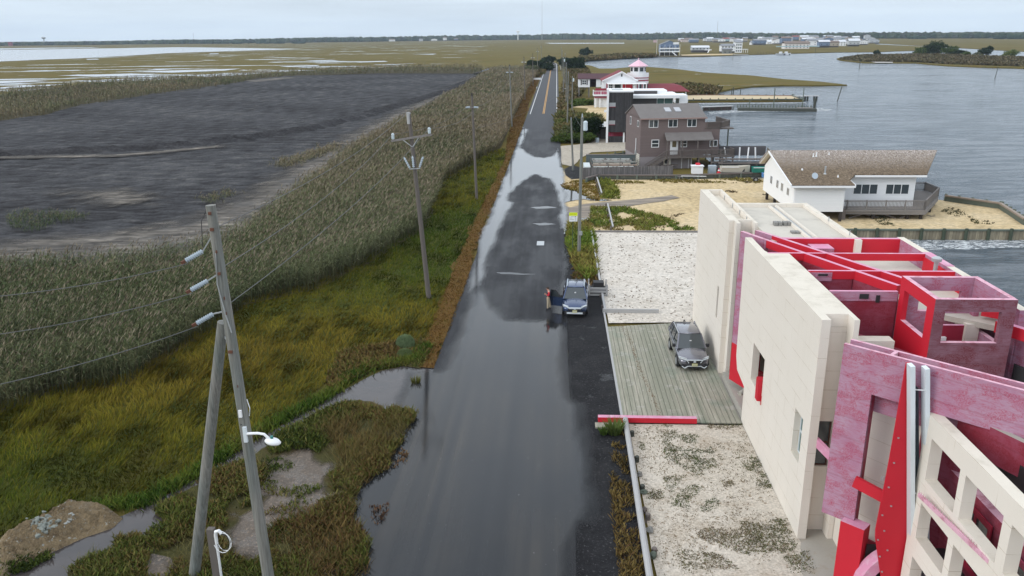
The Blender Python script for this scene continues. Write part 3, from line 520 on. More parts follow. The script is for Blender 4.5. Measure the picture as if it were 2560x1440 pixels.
P('diagonal_beam', dwall(r1+Vector((.004, -.008)), r2+(r2-r1)*.02, 8.9, T-.003), RED, topmat=PINK)
# rear walls and ribs of the red frame
P('rear_wall', MB().box(11.5, 17.25, 39.85, 40.12, 8.3, T+.001), RED, topmat=PINK)
P('side_wall', MB().box(17.25, 17.6, 29, 40.3, 0, T-.002), LILAC, topmat=CREAMTOP)
P('side_panel', MB().box(17.19, 17.247, 31.6, 37.0, 8.3, T-.15), RED)
P('side_rim', MB().box(17.24, 17.612, 34.9, 37.3, T-.01, T+.012), PINK)
P('side_rim', MB().box(17.24, 17.612, 31.3, 33.3, T-.01, T+.012), PINK)
for v_, u0_, u1_, z_ in ((37.0, 10.04, 17.248, 8.96), (34.06, 11.03, 17.248, 8.93), (31.16, 11.03, 13.698, 8.9), (31.16, 16.62, 17.248, 8.9)):
    P('rib', MB().box(u0_, u1_, v_, v_+.16, z_, T+.003), LILAC if v_ < 32 else RED, topmat=PINK)
P('rib_panel', MB().box(11.03, 12.05, 34.03, 34.058, 8.85, T-.06), LILAC)
P('vent_strip', MB().box(11.45, 11.85, 33.99, 34.028, 9.1, 9.18), DARK); P('vent_strip', MB().box(12.2, 12.55, 31.12, 31.158, 9.0, 9.2), DARK); P('vent_strip', MB().box(12.85, 13.0, 31.12, 31.158, 8.85, 9.15), DARK)
P('inner_wall', MB().box(11.02, 12.95, 34.09, 34.2, 4.5, 8.928), LILACD); P('inner_wall', MB().box(11.02, 13.7, 31.19, 31.3, 4.0, 8.898), LILACD)
P('inner_wall', dwall(Vector((12.0, 31.15)), Vector((13.5, 28.5)), 4, 7.6, n_=Vector((.12, .07))), LILACD)
P('inner_slot', dwall(Vector((12.52, 30.0)), Vector((13.1, 28.95)), 6.2, 6.4, n_=Vector((-.03, -.02))), DARK)
P('handrail', MB().beam((12.1, 30.3, 4.6), (13.5, 30.9, 7.4), .05, .05), DARK)
P('inner_floor', MB().prism([(11.02, 28.3), (13.6, 28.3), (13.6, 39.8), (11.02, 39.8)], 4.2, 4.35), CREAMTOP)
P('lower_roof', MB().prism([(11.75, 39.84), (17.24, 39.84), (17.24, 29.0), (14.6, 31.3), (14.2, 33.3)], 8.3, 8.52), ROOFC)
P('lower_roof', MB().prism([(11.8, 28.3), (17.2, 23), (17.2, 31.1), (13.75, 31.05), (13.6, 28.2)], 6.0, 6.2), ROOFC)
P('cream_block', MB().box(11.1, 12.9, 29.05, 29.6, 4, 8.0), CREAM, topmat=CREAMTOP)
P('pink_hatch', MB().box(12.7, 13.72, 38.88, 39.8, 8.5, 9.05), LILAC, topmat=PINK)
vp = P('vent_pipe', MB().lathe(16.72, 34.75, [(.16, 8.5), (.16, 8.62), (.09, 8.64), (.09, 9.55), (.2, 9.58), (.22, 9.72), (.12, 9.78)], 14), GALV, smooth=False)
P('vent_pipe', MB().lathe(15.2, 32.3, [(.1, 8.5), (.1, 9.1), (.14, 9.12), (.14, 9.25), (.05, 9.3)], 12), GALV)
# flat roof with parapets
m = MB(); m.box(11.062, 15.3, 48.62, 48.92, 8.5, T-.004); m.box(15.0, 15.302, 39.6, 48.92, 0, T-.002); m.box(12.9, 13.02, 40.2, 48.6, 9.1, 9.24); m.box(13.3, 13.42, 40.2, 48.6, 9.1, 9.24)
P('parapet', m, CREAM, topmat=CREAMTOP)
P('flat_roof', MB().box(11.063, 14.998, 40.121, 48.618, 8.9, 9.1), ROOFC); P('roof_gutter', MB().box(13.025, 13.295, 40.2, 48.6, 9.1, 9.125), GALV)
P('rear_wall', MB().box(11.063, 14.99, 48.5, 48.61, 0, 8.89), CREAM)
for u_, v_, s_ in ((12.0, 43.5, 1), (12.5, 43.55, 1), (12.45, 41.7, 0)):
    m = MB()
    for k in range(2): m.box(u_+k*.22, u_+k*.22+.19, v_, v_+.4, 9.1, 9.1+(.2 if s_ else .1))
    tb = m.build('cinder_block', BLOCKM, label='grey cinder block lying on the cream flat roof, '+('stacked with its neighbour' if s_ else 'flat one nearest the red frame'), cat='cinder block', group='cinder blocks on the flat roof')
P('roof_bolt', MB().box(15.0, 15.04, 43.9, 43.94, T-.2, T+.25), GALV); P('roof_bolt', MB().box(15.0, 15.04, 40.6, 40.64, T-.2, T+.25), GALV)
for v_ in (45.2, 47.0, 49.0, 51.5): P('scupper', MB().box(10.86, 10.898, v_, v_+.1, T-.32, T-.06), GALV)
# tower
a_, b_, c_, d_, tz, tb_ = 13.7, 16.6, 28.1, 31.05, 10.0, 4.2
WN = [(.56, 8.3), (2.55, 8.3), (2.55, 9.52), (.56, 9.52)]
P('tower_wall', MB().panel((a_, c_, 0), (0, 1, 0), (0, 0, 1), (.2, 0, 0), [(.0, tb_), (2.95, tb_), (2.95, tz), (0, tz)], [WN]), RED, topmat=PINKTOP)
P('tower_wall', MB().panel((a_+.005, c_-.003, 0), (1, 0, 0), (0, 0, 1), (0, .2, 0), [(0, tb_), (2.88, tb_), (2.88, tz-.002), (0, tz-.002)], [[(.4, 8.33), (2.4, 8.33), (2.4, 9.53), (.4, 9.53)]]), MAUVE, topmat=PINKTOP)
P('tower_wall', MB().panel((b_-.2, c_+.198, 0), (0, 1, 0), (0, 0, 1), (.2, 0, 0), [(0, tb_), (2.75, tb_), (2.75, tz-.001), (0, tz-.001)], [[(.3, 8.1), (2.2, 8.1), (2.2, 9.35), (.3, 9.35)]]), LILAC, topmat=PINKTOP)
P('tower_wall', MB().panel((a_+.201, d_-.2, 0), (1, 0, 0), (0, 0, 1), (0, .2, 0), [(0, tb_), (2.49, tb_), (2.49, tz-.003), (0, tz-.003)], [[(.5, 8.6), (2.1, 8.6), (2.1, 9.45), (.5, 9.45)]]), LILAC, topmat=PINKTOP)
P('tower_floor', MB().box(13.9, 16.4, 28.3, 30.85, 7.1, 7.25), ROOFC)
P('tower_partition', MB().box(14.6, 15.6, 29.5, 29.62, 7.25, 8.5), REDD, topmat=PINK); P('wall_lamp', MB().box(14.75, 14.95, 29.38, 29.498, 7.85, 8.05), WHITE)
P('tower_sill_box', MB().box(15.9, 16.39, 29.9, 30.8, 7.25, 8.4), CREAM)
P('rear_beam', MB().beam((16.6, 30.3, 8.9), (19.2, 28.3, 8.9), .25, .5), RED, topmat=PINK); P('rear_beam', MB().beam((16.62, 29.2, 8.6), (19.0, 25.2, 8.6), .25, .45), RED, topmat=PINK)
P('rear_wall', MB().prism([(17.3, 28.95), (20.5, 23.0), (20.6, 23.2), (17.6, 29.0)], 0, 8.55), LILAC, topmat=PINKTOP)
P('rear_opening', MB().prism([(17.22, 28.7), (17.6, 27.9), (17.5, 27.8), (17.15, 28.5)], 5.5, 7.3), DARK)
P('rear_ledge', MB().beam((16.2, 26.6, 6.35), (18.4, 23.0, 6.35), .35, .2), CREAM)
# long pink frame across the front: arm, beam with a hollow top
F0 = Vector((9.65, 25.42, 0)); FD = Vector((3.88, -3.58, 0)).normalized(); FN = Vector((FD.y, -FD.x, 0))*-1   # FN points away from the viewer
LEN = 9.5
P('pink_frame', MB().panel(F0, FD, (0, 0, 1), FN*.12, [(-.06, 2.82), (1.09, 2.84), (1.09, 7.80), (LEN, 7.80), (LEN, T), (0, T)]), LILAC, topmat=PINKTOP)
P('pink_frame', MB().panel(F0+FN*.5+Vector((0, 0, 0)), FD, (0, 0, 1), FN*.12, [(0, 7.0), (LEN, 7.0), (LEN, T), (0, T)]), LILAC, topmat=PINKTOP)
P('frame_side', MB().panel(F0+FN*.121+FD*.9, FD, (0, 0, 1), FN*.30, [(0, 2.84), (.17, 2.84), (.17, 7.9), (0, 7.9)]), REDD)
P('frame_end', MB().panel(F0+FN*.122+FD*1.45, FD, (0, 0, 1), FN*.376, [(0, 7.9), (.12, 7.9), (.12, T-.002), (0, T-.002)]), PINKTOP)
P('frame_trough', MB().panel(F0+FN*.122+FD*1.57, FD, (0, 0, 1), FN*.376, [(0, 8.9), (LEN-1.6, 8.9), (LEN-1.6, 9.08), (0, 9.08)]), PLYW)
P('frame_soffit', MB().panel(F0+FN*.122+FD*1.1, FD, (0, 0, 1), FN*.376, [(0, 7.81), (LEN-1.2, 7.81), (LEN-1.2, 7.9), (0, 7.9)]), LILACD)
k0, k1 = Vector((10.0, 24.68)), Vector((10.60, 24.13)); kn = Vector((.36, .39))
P('red_column', MB().prism([k0, k1, k1+kn, k0+kn], 0, 2.98), RED, topmat=PINK)
P('back_wall', MB().prism([(11.02, 28.1), (11.02, 26.4), (12.6, 24.4), (12.75, 24.5), (11.2, 26.5), (11.2, 28.1)], 0, 7.75), CREAM)
P('dark_fascia', MB().prism([(10.9, 25.6), (12.3, 23.9), (12.35, 23.95), (10.95, 25.65)], 0, 1.9), REDD)
# red fin with bolts, gutter channel
gp = Vector((0, 23.6, 0))
P('red_fin', MB().panel(gp, (1, 0, 0), (0, 0, 1), (0, .06, 0), [(10.93, 9.38), (11.06, 9.38), (12.03, 1.5), (12.2, 0), (11.35, 0), (11.28, 1.0), (10.78, 3.05), (10.75, 3.35), (10.83, 5.28), (10.86, 6.14)]), RED)
for s_, z_ in ((10.95, 5.0), (11.12, 4.3), (10.88, 3.95), (11.02, 3.35), (10.86, 3.0), (11.22, 2.6), (11.0, 2.35), (11.15, 1.75), (11.0, 5.9), (11.02, 6.8)): P('bolt', MB().box(s_-.025, s_+.025, 23.56, 23.598, z_-.02, z_+.02), GALV)
P('gutter_flange', MB().beam((10.99, 23.42, 9.4), (12.06, 23.42, 1.55), .14, .30, up=(0, 1, 0)), ALU); P('gutter_flange', MB().beam((11.44, 23.42, 9.32), (12.54, 23.42, 1.55), .14, .30, up=(0, 1, 0)), ALU)
P('gutter_flange', MB().beam((12.06, 23.42, 1.54), (12.27, 23.42, 0), .14, .30, up=(0, 1, 0)), ALU); P('gutter_flange', MB().beam((12.54, 23.42, 1.54), (12.76, 23.42, 0), .14, .30, up=(0, 1, 0)), ALU)
m = MB(); tr_ = []
for k in range(9):
    t = k/8; du = .07+.31*t; dv = .10+.24*math.sin(math.pi*t)*1.0
    tr_.append((du, dv))
for (du, dv), (du2, dv2) in zip(tr_[:-1], tr_[1:]):
    m.add([(10.99+du, 23.42+dv, 8.6), (10.99+du2, 23.42+dv2, 8.6), (12.27+du2, 23.42+dv2, 0), (12.27+du, 23.42+dv, 0)], [(0, 1, 2, 3)])
P('gutter_trough', m, STEEL, smooth=True)
for z_ in (8.6, 4.95, 3.9, 2.3):
    u_ = 10.99+(9.4-z_)*.1363; P('gutter_tie', MB().beam((u_+.06, 23.35, z_), (u_+.40, 23.35, z_-.02), .025, .03), WHITE)
ring = [(12.0+1.55*math.cos(t), .75+1.75*math.sin(t)) for t in np.linspace(1.75, 3.5, 14)]; ring2 = [(12.0+1.2*math.cos(t), .75+1.35*math.sin(t)) for t in np.linspace(3.5, 1.9, 14)]
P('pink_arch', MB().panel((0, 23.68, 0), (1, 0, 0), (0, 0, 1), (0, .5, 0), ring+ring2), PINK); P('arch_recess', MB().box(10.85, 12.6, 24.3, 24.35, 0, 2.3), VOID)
P('steel_brackets', MB().beam((10.72, 23.7, 5.25), (10.86, 23.7, 5.25), .03, .14), GALV)
# cream lattice wall with window openings
holes = []
for v0_, v1_ in ((21.1, 22.95), (18.75, 20.77), (16.2, 18.35)):
    for z0_, z1_ in ((5.68, 7.13), (3.55, 4.83), (1.1, 2.85)): holes.append([(v0_, z0_), (v1_, z0_), (v1_, z1_), (v0_, z1_)])
P('lattice_wall', MB().panel((11.74, 0, 0), (0, 1, 0), (0, 0, 1), (.38, 0, 0), [(14, 0), (23.5, 0), (23.5, 7.8), (14, 7.8)], holes), CREAM, topmat=CREAMTOP)
P('inner_wall', MB().prism([(12.9, 24.2), (13.1, 15), (13.3, 15), (13.2, 24.2)], 0, 5.6), LILACD, topmat=PINKTOP); P('inner_wall', MB().prism([(12.13, 24.4), (13.3, 23.4), (13.3, 23.6), (12.2, 24.6)], 0, 7.6), LILACD)
P('inner_shade_sheet', MB().box(13.5, 13.6, 14, 23.4, 0, 7.2), VOID); P('inner_shade_sheet', MB().box(12.13, 12.85, 14, 23.2, 2.9, 3.0), VOID); P('inner_shade_sheet', MB().box(13.61, 17.1, 14, 27.0, 5.95, 6.0), VOID)  # near-black sheets added to read as deep shade behind the lattice
for v_ in (21.9, 19.6): 
    iw = P('inner_window', MB().panel((12.86, 0, 0), (0, 1, 0), (0, 0, 1), (.05, 0, 0), [(v_-.9, 3.2), (v_+.8, 3.2), (v_+.8, 5.3), (v_-.9, 5.3)], [[(v_-.75, 3.4), (v_-.1, 3.4), (v_-.1, 5.1), (v_-.75, 5.1)], [(v_+.05, 3.4), (v_+.65, 3.4), (v_+.65, 5.1), (v_+.05, 5.1)]]), REDD); P('pane', MB().box(12.88, 12.89, v_-.8, v_+.7, 3.3, 5.2), GLASS, iw)
P('rear_frame', MB().beam((12.7, 23.3, 7.35), (14.4, 19.6, 7.35), .22, 1.1), LILACD, topmat=CONC); P('rear_frame', MB().beam((14.4, 19.6, 7.35), (17, 19.6, 7.35), .22, 1.1), LILAC, topmat=CONC)
sp = MB().beam((11.45, 22.6, 5.35), (11.75, 19.0, 5.55), .07, .12)
for k in range(26): t = k/30; sp.box(11.45+.3*t-.006, 11.45+.3*t+.006, 22.6-3.6*t-.006, 22.6-3.6*t+.006, 5.41+.2*t, 5.50+.2*t)
P('spiked_rail', sp, PINKTOP)
P('rear_block', MB().box(13.61, 17.2, 14, 27.0, 0, 5.9), LILACD)
# ---------------------------------------------------------------- timber deck, borders, barrier
bl = NT('grey green deck plank'); p = bl.pos((9, .6, 1)); f = bl.noise(p, 1.3, 6, .65); sx = bl.n('ShaderNodeSeparateXYZ', {0: bl.n('ShaderNodeTexCoord').outputs['Object']})
fl = bl.n('ShaderNodeMath', {0: bl.n('ShaderNodeMath', {0: sx.outputs[0], 1: 1/.2607}, operation='MULTIPLY').outputs[0]}, operation='FLOOR').outputs[0]
rnd = bl.n('ShaderNodeTexWhiteNoise', {'W': fl}, noise_dimensions='1D').outputs['Value']
c = bl.mix(rnd, (.235, .235, .18), (.37, .345, .28)); c = bl.mix(bl.ramp(f, [(.38, 0.), (.7, .8)]), c, (.185, .19, .14)); c = bl.mix(bl.ramp(bl.noise(bl.pos(), 1.1, 5, .7), [(.56, 0.), (.66, .7)]), c, (.37, .35, .31))
c = bl.mix(bl.ramp(bl.noise(bl.pos((1, 1, 1)), .5, 4), [(.55, 0.), (.7, .5)]), c, (.15, .20, .15)); bl.set('Base Color', c); bl.set('Roughness', .85); bl.bump(f, .4, .02)
dk = thing('timber_deck', 'weathered green grey timber parking deck beside the cream wall', 'deck', 6.6, 45)
for k in range(23):
    u_ = 3.62+.2607*k; v1_ = 51.5+.187*(u_-3.62); j = 37.46+random.uniform(-.01, .02); cut = sorted(random.uniform(40, 49) for _ in range(1))
    m = MB(); z_ = .19+random.uniform(0, .008)
    m.box(u_, u_+.238, j, cut[0]-.008, .12, z_); m.box(u_, u_+.238, cut[0]+.008, v1_, .12, z_-.003)
    m.build('plank', bl.m, dk)
MB().prism([(3.6, 37.42), (9.62, 37.42), (9.62, 52.66), (3.6, 51.54)], .10, .14).build('underframe', DARK, dk)
lt = MB(); x, y = 4.75, 51.4
pts = [(4.62, 52.2), (4.7, 51.2), (4.95, 49.6), (5.0, 48.0), (5.05, 46.2), (5.1, 44.4), (5.25, 42.6), (5.4, 41), (5.5, 39.6), (5.62, 37.9)]
for (x0, y0), (x1, y1) in zip(pts[:-1], pts[1:]):
    for k in range(60):
        t = random.random(); r = random.gauss(0, .07 if y0 < 50.5 else .22); a_ = random.uniform(0, 3.14); l = random.uniform(.03, .1); cx, cy = lerp(x0, x1, t)+r, lerp(y0, y1, t)
        lt.add([(cx, cy, .2), (cx+l*math.cos(a_), cy+l*math.sin(a_), .205+random.random()*.02), (cx+l*math.cos(a_+.5), cy+l*math.sin(a_+.5), .2)], [(0, 1, 2)])
lt.build('leaf_litter', plain('leaf litter', (.17, .11, .06), .95, .4, 4.), kind='stuff')
bb = thing('barrier_beam', 'long red barrier beam with faded pink top across the deck edge', 'barrier', 4.8, 37.35)
MB().box(2.28, 7.30, 37.30, 37.60, .20, .47).build('beam', RED, bb, topmat=PINK)
MB().box(2.12, 3.55, 36.75, 37.28, .12, .2).build('footing_board', bl.m, bb); MB().box(2.3, 2.5, 37.32, 37.55, .1, .199).build('block', DARK, bb); MB().box(6.9, 7.1, 37.32, 37.55, .19, .199).build('block', DARK, bb)
rt = thing('retaining_timber', 'pale round timber rail edging the weedy white court', 'timber edging', 3.6, 30)
MB().tube([(3.66, 37.25, .42), (3.62, 33, .42), (3.56, 28.5, .42), (3.5, 22, .42), (3.5, 15, .42)], .135, 10).build('rail', TIMBER, rt)
for v_ in (36, 33.5, 31, 28.8, 26.5, 24.3): MB().lathe(3.9, v_, [(.11, 0), (.11, .38), (.09, .41)], 10).build('post', DKPILE if v_ > 30 else RAILG, rt)
rt = thing('edging_board', 'long pale timber edging of the white pebble lot along the black gravel', 'timber edging', 3.6, 65)
MB().box(3.56, 3.72, 54.6, 79.1, 0, .38).build('board', TIMBER, rt); MB().box(3.50, 3.62, 37.7, 54.55, 0, .2).build('board', TIMBER, rt)
for v_ in np.arange(55.5, 79, 2.6): MB().box(3.42, 3.558, v_, v_+.13, 0, .34).build('post', RAILG, rt)
MB().box(3.45, 7.45, 54.5, 54.62, 0, .42).build('edging_board', TIMBER, label='single pale board lying across the pebble lot in front of the deck', cat='timber edging')
MB().box(3.7, 14.5, 79.12, 79.28, 0, .3).build('edging_board', RAILW, label='weathered timber board along the far side of the white pebble lot', cat='timber edging')
rt = thing('fence_rail', 'low fallen timber rail with stub posts beside the green weeds nearest the pebble lot', 'timber edging', *G(1525, 550))
g0, g1 = G(1519, 519), G(1532, 577)
MB().beam((*g0, .45), (*g1, .45), .15, .14).build('rail', TIMBER, rt)
for k in range(5): MB().lathe(lerp(g0[0], g1[0], k/4)-.2, lerp(g0[1], g1[1], k/4), [(.09, 0), (.09, .5)], 8).build('post', RAILG, rt)
rt = thing('fence_rail', 'low timber rail with stub posts in the weeds by the board fence', 'timber edging', *G(1500, 470))
g0, g1 = G(1492, 452), G(1504, 492)
MB().beam((*g0, .5), (*g1, .5), .16, .15).build('rail', TIMBER, rt)
for k in range(6): MB().lathe(lerp(g0[0], g1[0], k/5)-.25, lerp(g0[1], g1[1], k/5), [(.09, 0), (.09, .55)], 8).build('post', RAILG, rt)
g0 = G(1440, 574)
# planter box at the gravel edge
pb = thing('planter_box', 'slatted wooden crate with a black liner at the gravel edge', 'planter', *G(1490, 738))
x, y = G(1490, 738)
for z_ in (.15, .4, .65): MB().box(x-.55, x+.75, y-.62, y-.58, z_, z_+.16).build('slat', TIMBER, pb); MB().box(x-.57, x-.53, y-.578, y+.8, z_, z_+.16).build('slat', TIMBER, pb)
for px_, py_ in ((-.6, -.66), (.75, -.66), (-.6, .8), (.75, .8)): MB().box(x+px_, x+px_+.1, y+py_, y+py_+.1, .1, 1.05).build('post', TIMBER, pb)
MB().box(x-.5, x+.72, y-.55, y+.75, .15, .55).build('liner', DARK, pb); MB().box(x-.2, x+.6, y+.2, y+.9, .56, .95).build('liner', DARK, pb)
# ---------------------------------------------------------------- helpers for houses drawn in their own frame
class LM(MB):
    def __init__(s, root): super().__init__(); s.root = root
    def build(s, name, mats, parent=None, **k):
        r = s.root; u0, v0, z0 = r['o']; a_ = r['r']; ca, sa = math.cos(a_), math.sin(a_)
        s.v = [(u0+x*ca-y*sa, v0+x*sa+y*ca, z0+z) for x, y, z in s.v]
        return super().build(name, mats, parent or r, **k)
def win(root, face, c, x0, x1, z0, z1, nx=2, nz=1, fr=.07, mf=None, mp=None, name='window', out=.05):
    "face f: plane y=c seen from -y; l: plane x=c seen from -x"
    mf = mf or WHITE; mp = mp or GLASS
    o, ax, th = (((0, c-out, 0), (1, 0, 0), (0, out-.004, 0)) if face == 'f' else ((c-out, 0, 0), (0, 1, 0), (out-.004, 0, 0)))
    holes = []
    wx = (x1-x0-fr*(nx+1))/nx; wz = (z1-z0-fr*(nz+1))/nz
    for i in range(nx):
        for j in range(nz):
            a_ = x0+fr+i*(wx+fr); b_ = z0+fr+j*(wz+fr); holes.append([(a_, b_), (a_+wx, b_), (a_+wx, b_+wz), (a_, b_+wz)])
    w_ = LM(root).panel(o, ax, (0, 0, 1), th, [(x0, z0), (x1, z0), (x1, z1), (x0, z1)], holes).build(name, mf)
    q = LM(root)
    if face == 'f': q.box(x0+.02, x1-.02, c-out*.6, c-out*.4, z0+.02, z1-.02)
    else: q.box(c-out*.6, c-out*.4, x0+.02, x1-.02, z0+.02, z1-.02)
    q.build('pane', mp, w_); return w_
def gable(root, name, mat, x0, x1, prof, th=.12, mi=0):
    "roof sheets over a profile of (y, z) points, run along x"
    m = LM(root)
    for (y0, z0), (y1, z1) in zip(prof[:-1], prof[1:]):
        m.add([(x0, y0, z0), (x1, y0, z0), (x1, y1, z1), (x0, y1, z1), (x0, y0, z0-th), (x1, y0, z0-th), (x1, y1, z1-th), (x0, y1, z1-th)],
              [(0, 1, 2, 3), (4, 7, 6, 5), (0, 4, 5, 1), (1, 5, 6, 2), (2, 6, 7, 3), (3, 7, 4, 0)])
    return m.build(name, mat)
def railing(root, pts, z0, h, mat, name='railing', step=.14, pw=.05, post=1.8):
    m = LM(root)
    for (x0, y0), (x1, y1) in zip(pts[:-1], pts[1:]):
        L_ = math.hypot(x1-x0, y1-y0); n = max(1, int(L_/step)); d = ((x1-x0)/L_, (y1-y0)/L_)
        m.beam((x0, y0, z0+h), (x1, y1, z0+h), .14, .05); m.beam((x0, y0, z0+h-.12), (x1, y1, z0+h-.12), .04, .08); m.beam((x0, y0, z0+.1), (x1, y1, z0+.1), .04, .08)
        for i in range(1, n):
            t = i/n; m.box(lerp(x0, x1, t)-pw/2, lerp(x0, x1, t)+pw/2, lerp(y0, y1, t)-pw/2, lerp(y0, y1, t)+pw/2, z0+.1, z0+h-.1)
        k = max(1, int(L_/post))
        for i in range(k+1):
            t = i/k; m.box(lerp(x0, x1, t)-.06, lerp(x0, x1, t)+.06, lerp(y0, y1, t)-.06, lerp(y0, y1, t)+.06, z0-.1, z0+h+.04)
    return m.build(name, mat)
# ---------------------------------------------------------------- white house on piles
W = thing('white_house', 'white house on dark piles with a patchy brown shingle roof and grey deck', 'house', 25.0, 84.5)
def B(*a): return LM(W).box(*a)
m = LM(W); m.panel((0, 0, 0), (0, 1, 0), (0, 0, 1), (.15, 0, 0), [(0, 1.15), (12.6, 1.15), (12.6, 4.1), (9.5, 5.85), (0, 3.65)]); m.build('gable_wall', plain('white gable boards', (.78, .79, .80), .6, .03, 2))
B(.151, 5.25, 0, 2.9, 1.15, 3.75).build('front_wall', WSIDE); B(5.251, 13.6, 2.9, 3.1, 1.15, 4.35).build('front_wall', WSIDE)
B(.16, 5.24, 2.901, 12.5, 1.1, 1.3).build('floor', DARK); B(5.25, 13.6, 3.11, 12.5, 1.1, 3.4).build('rear_room', WHITE)
sl = .245
def rz(y): return 3.95+(y+.5)*.215
R1 = LM(W)
R1.prism([(-.45, -.55), (6.0, -.5), (5.9, .9), (6.9, 2.35), (14.4, 2.35), (18.4, 9.6), (-.45, 9.6)], [rz(y) for y in (-.55, -.5, .9, 2.35, 2.35, 9.6, 9.6)], [rz(y)+.16 for y in (-.55, -.5, .9, 2.35, 2.35, 9.6, 9.6)])
R1.build('roof', BSH)
LM(W).prism([(-.6, 9.6), (18.4, 9.6), (17.4, 13.1), (-.6, 13.1)], [6.08, 6.08, 4.3, 4.3], [6.3, 6.3, 4.5, 4.5]).build('roof', BSH)
m = LM(W); m.beam((-.5, -.6, 3.9), (6.05, -.6, 3.9), .12, .2); m.beam((6.9, 2.3, 4.52), (14.4, 2.3, 4.52), .1, .2); m.beam((-.5, -.6, 4.0), (-.5, 9.6, 6.15), .1, .2); m.beam((-.5, 9.6, 6.15), (-.5, 13.1, 4.35), .1, .25); m.beam((6.05, -.55, 4.0), (5.95, .9, 4.25), .1, .2)
m.build('fascia', WHITE)
LM(W).prism([(-.45, 9.55), (0, 9.55), (0, 13), (-.45, 13)], [6.0, 6.0, 4.2, 4.2], [6.05, 6.05, 4.25, 4.25]).build('soffit', plain('beige soffit', (.50, .44, .36), .8, .05))
for y_ in (1.6, 4.0, 5.9, 8.6): win(W, 'l', 0, y_, y_+.95, 2.45-.0, 3.35+.1*(y_ > 3), 2, 1, .08, mf=WHITE)
win(W, 'f', 2.9, 7.1, 9.7, 2.45, 3.6, 3, 1); win(W, 'f', 2.9, 10.5, 13.0, 2.45, 3.6, 3, 1)
dm = LM(W); dm.prism([(5.3, 1.2), (5.9, 1.0), (14.2, 1.0), (18.9, 8.6), (18.9, 12.2), (13.6, 12.2), (13.6, 2.89), (5.3, 2.89)], .95, 1.15); dm.build('deck', RAILW)
dm = LM(W); dm.beam((5.3, 1.3, .8), (14.2, 1.05, .8), .1, .35); dm.beam((14.2, 1.05, .8), (18.85, 8.6, .8), .1, .35); dm.build('deck_joist', RAILW)
railing(W, [(5.35, 1.3), (6.0, 1.1), (14.1, 1.1), (18.8, 8.6), (18.8, 12.1), (16, 12.1)], 1.15, 1.0, RAILW)
B(13.62, 13.7, 3.0, 6.2, 1.15, 3.5).build('sliding_door', GLASS); LM(W).beam((14.6, 5.5, 1.15), (14.6, 5.5, 4.4), .12, .12).build('porch_post', RAILW)
for x_, y_ in ((.4, .4), (.4, 4.5), (.4, 8.5), (.4, 12), (5.1, .25), (5.2, 6), (9, 1.5), (12.6, 1.5), (14.0, 1.5), (16.4, 5), (18.5, 8.8), (9, 6), (13.3, 6), (10, 10), (16, 11)):
    B(x_-.14, x_+.14, y_-.14, y_+.14, 0, 1.12).build('pile', plain('dark pile', (.035, .028, .024), .9, .3))
for a_, b_ in (((6.5, 1.6, .1), (9, 1.6, .95)), ((9, 1.7, .95), (11.5, 1.7, .1)), ((11.8, 1.6, .1), (14, 1.6, .95)), ((7, 1.8, .9), (9.6, 1.8, .15)), ((15, 3.2, .1), (16.6, 5.4, .95))): LM(W).beam(a_, b_, .06, .14).build('brace', RAILG)
B(5.3, 5.9, .9, 1.0, .1, 1.2).build('steps', RAILG)
dsh = LM(W).lathe(3.0, .8, [(.02, 0), (.2, .03), (.34, .1), (.36, .12)], 16)
dsh.v = [(2.2+(x-3.0)*.9+(z)*.5, .95+(y-.8)*.45-z*.8, 4.78+(y-.8)*.85+z*.3) for x, y, z in dsh.v]; dsh.build('satellite_dish', PORC); LM(W).beam((2.35, 1.0, 4.35), (2.2, .95, 4.8), .05, .05).build('dish_mast', GALV)
for x_, y_, h_, r_ in ((4.0, 7.6, .5, .06), (4.35, 7.7, .6, .07), (5.9, 8.2, .4, .05), (3.8, 2.5, .95, .09), (4.9, 1.6, .35, .06), (1.7, 3.6, .3, .07)):
    LM(W).lathe(x_, y_, [(r_*2.2, rz(y_)+.1), (r_, rz(y_)+.25), (r_, rz(y_)+h_), (r_*1.2, rz(y_)+h_+.02)], 10).build('roof_vent', WHITE if r_ < .08 else GALV)
# ---------------------------------------------------------------- sea walls
def seawall(name, label, pts, zt, zb, cap=.18, step=1.9, ph=.12, mp=None, mw=None, mc=None, ins=.22):
    r = thing(name, label, 'sea wall', pts[0][0], pts[0][1])
    for (x0, y0), (x1, y1) in zip(pts[:-1], pts[1:]):
        L_ = math.hypot(x1-x0, y1-y0); d = Vector(((x1-x0)/L_, (y1-y0)/L_, 0)); nrm = Vector((d.y, -d.x, 0))
        p, q = Vector((x0, y0, 0)), Vector((x1, y1, 0))
        MB().beam(p+Vector((0, 0, (zt-cap+zb)/2)), q+Vector((0, 0, (zt-cap+zb)/2)), .1, zt-cap-zb).build('sheeting', mw or PLANKW, r)
        MB().beam(p+Vector((0, 0, zt-cap/2)), q+Vector((0, 0, zt-cap/2)), .34, cap).build('cap', mc or RAILG, r)
        MB().beam(p+nrm*.13+Vector((0, 0, zb+.15)), q+nrm*.13+Vector((0, 0, zb+.15)), .1, .3).build('waler', DKPILE, r)
        n = max(1, int(L_/step))
        for k in range(n+1):
            c = p.lerp(q, k/n)+nrm*ins; MB().lathe(c.x, c.y, [(.17, zb-.6), (.165, zt+ph-.04), (.13, zt+ph)], 9).build('piling', mp or GRPILE, r)
    return r
c0, c1, c2_ = G(2562, 547, .7), G(2500, 508, .7), G(2363, 489, .7)
seawall('sea_wall', 'greenish piled timber sea wall washed by the waves below the white house', [(19, 79.2), (49.0, 79.2), (52.5, 80.8)], .55, -.9, step=2.05, ph=.14, cap=.14, mc=GRPILE, mp=plain('mossy piling', (.045, .06, .04), .9, .35, 4.), mw=boards('tan sheeting', (.27, .235, .165), 'A', .32, .12, .3, .9, .25))
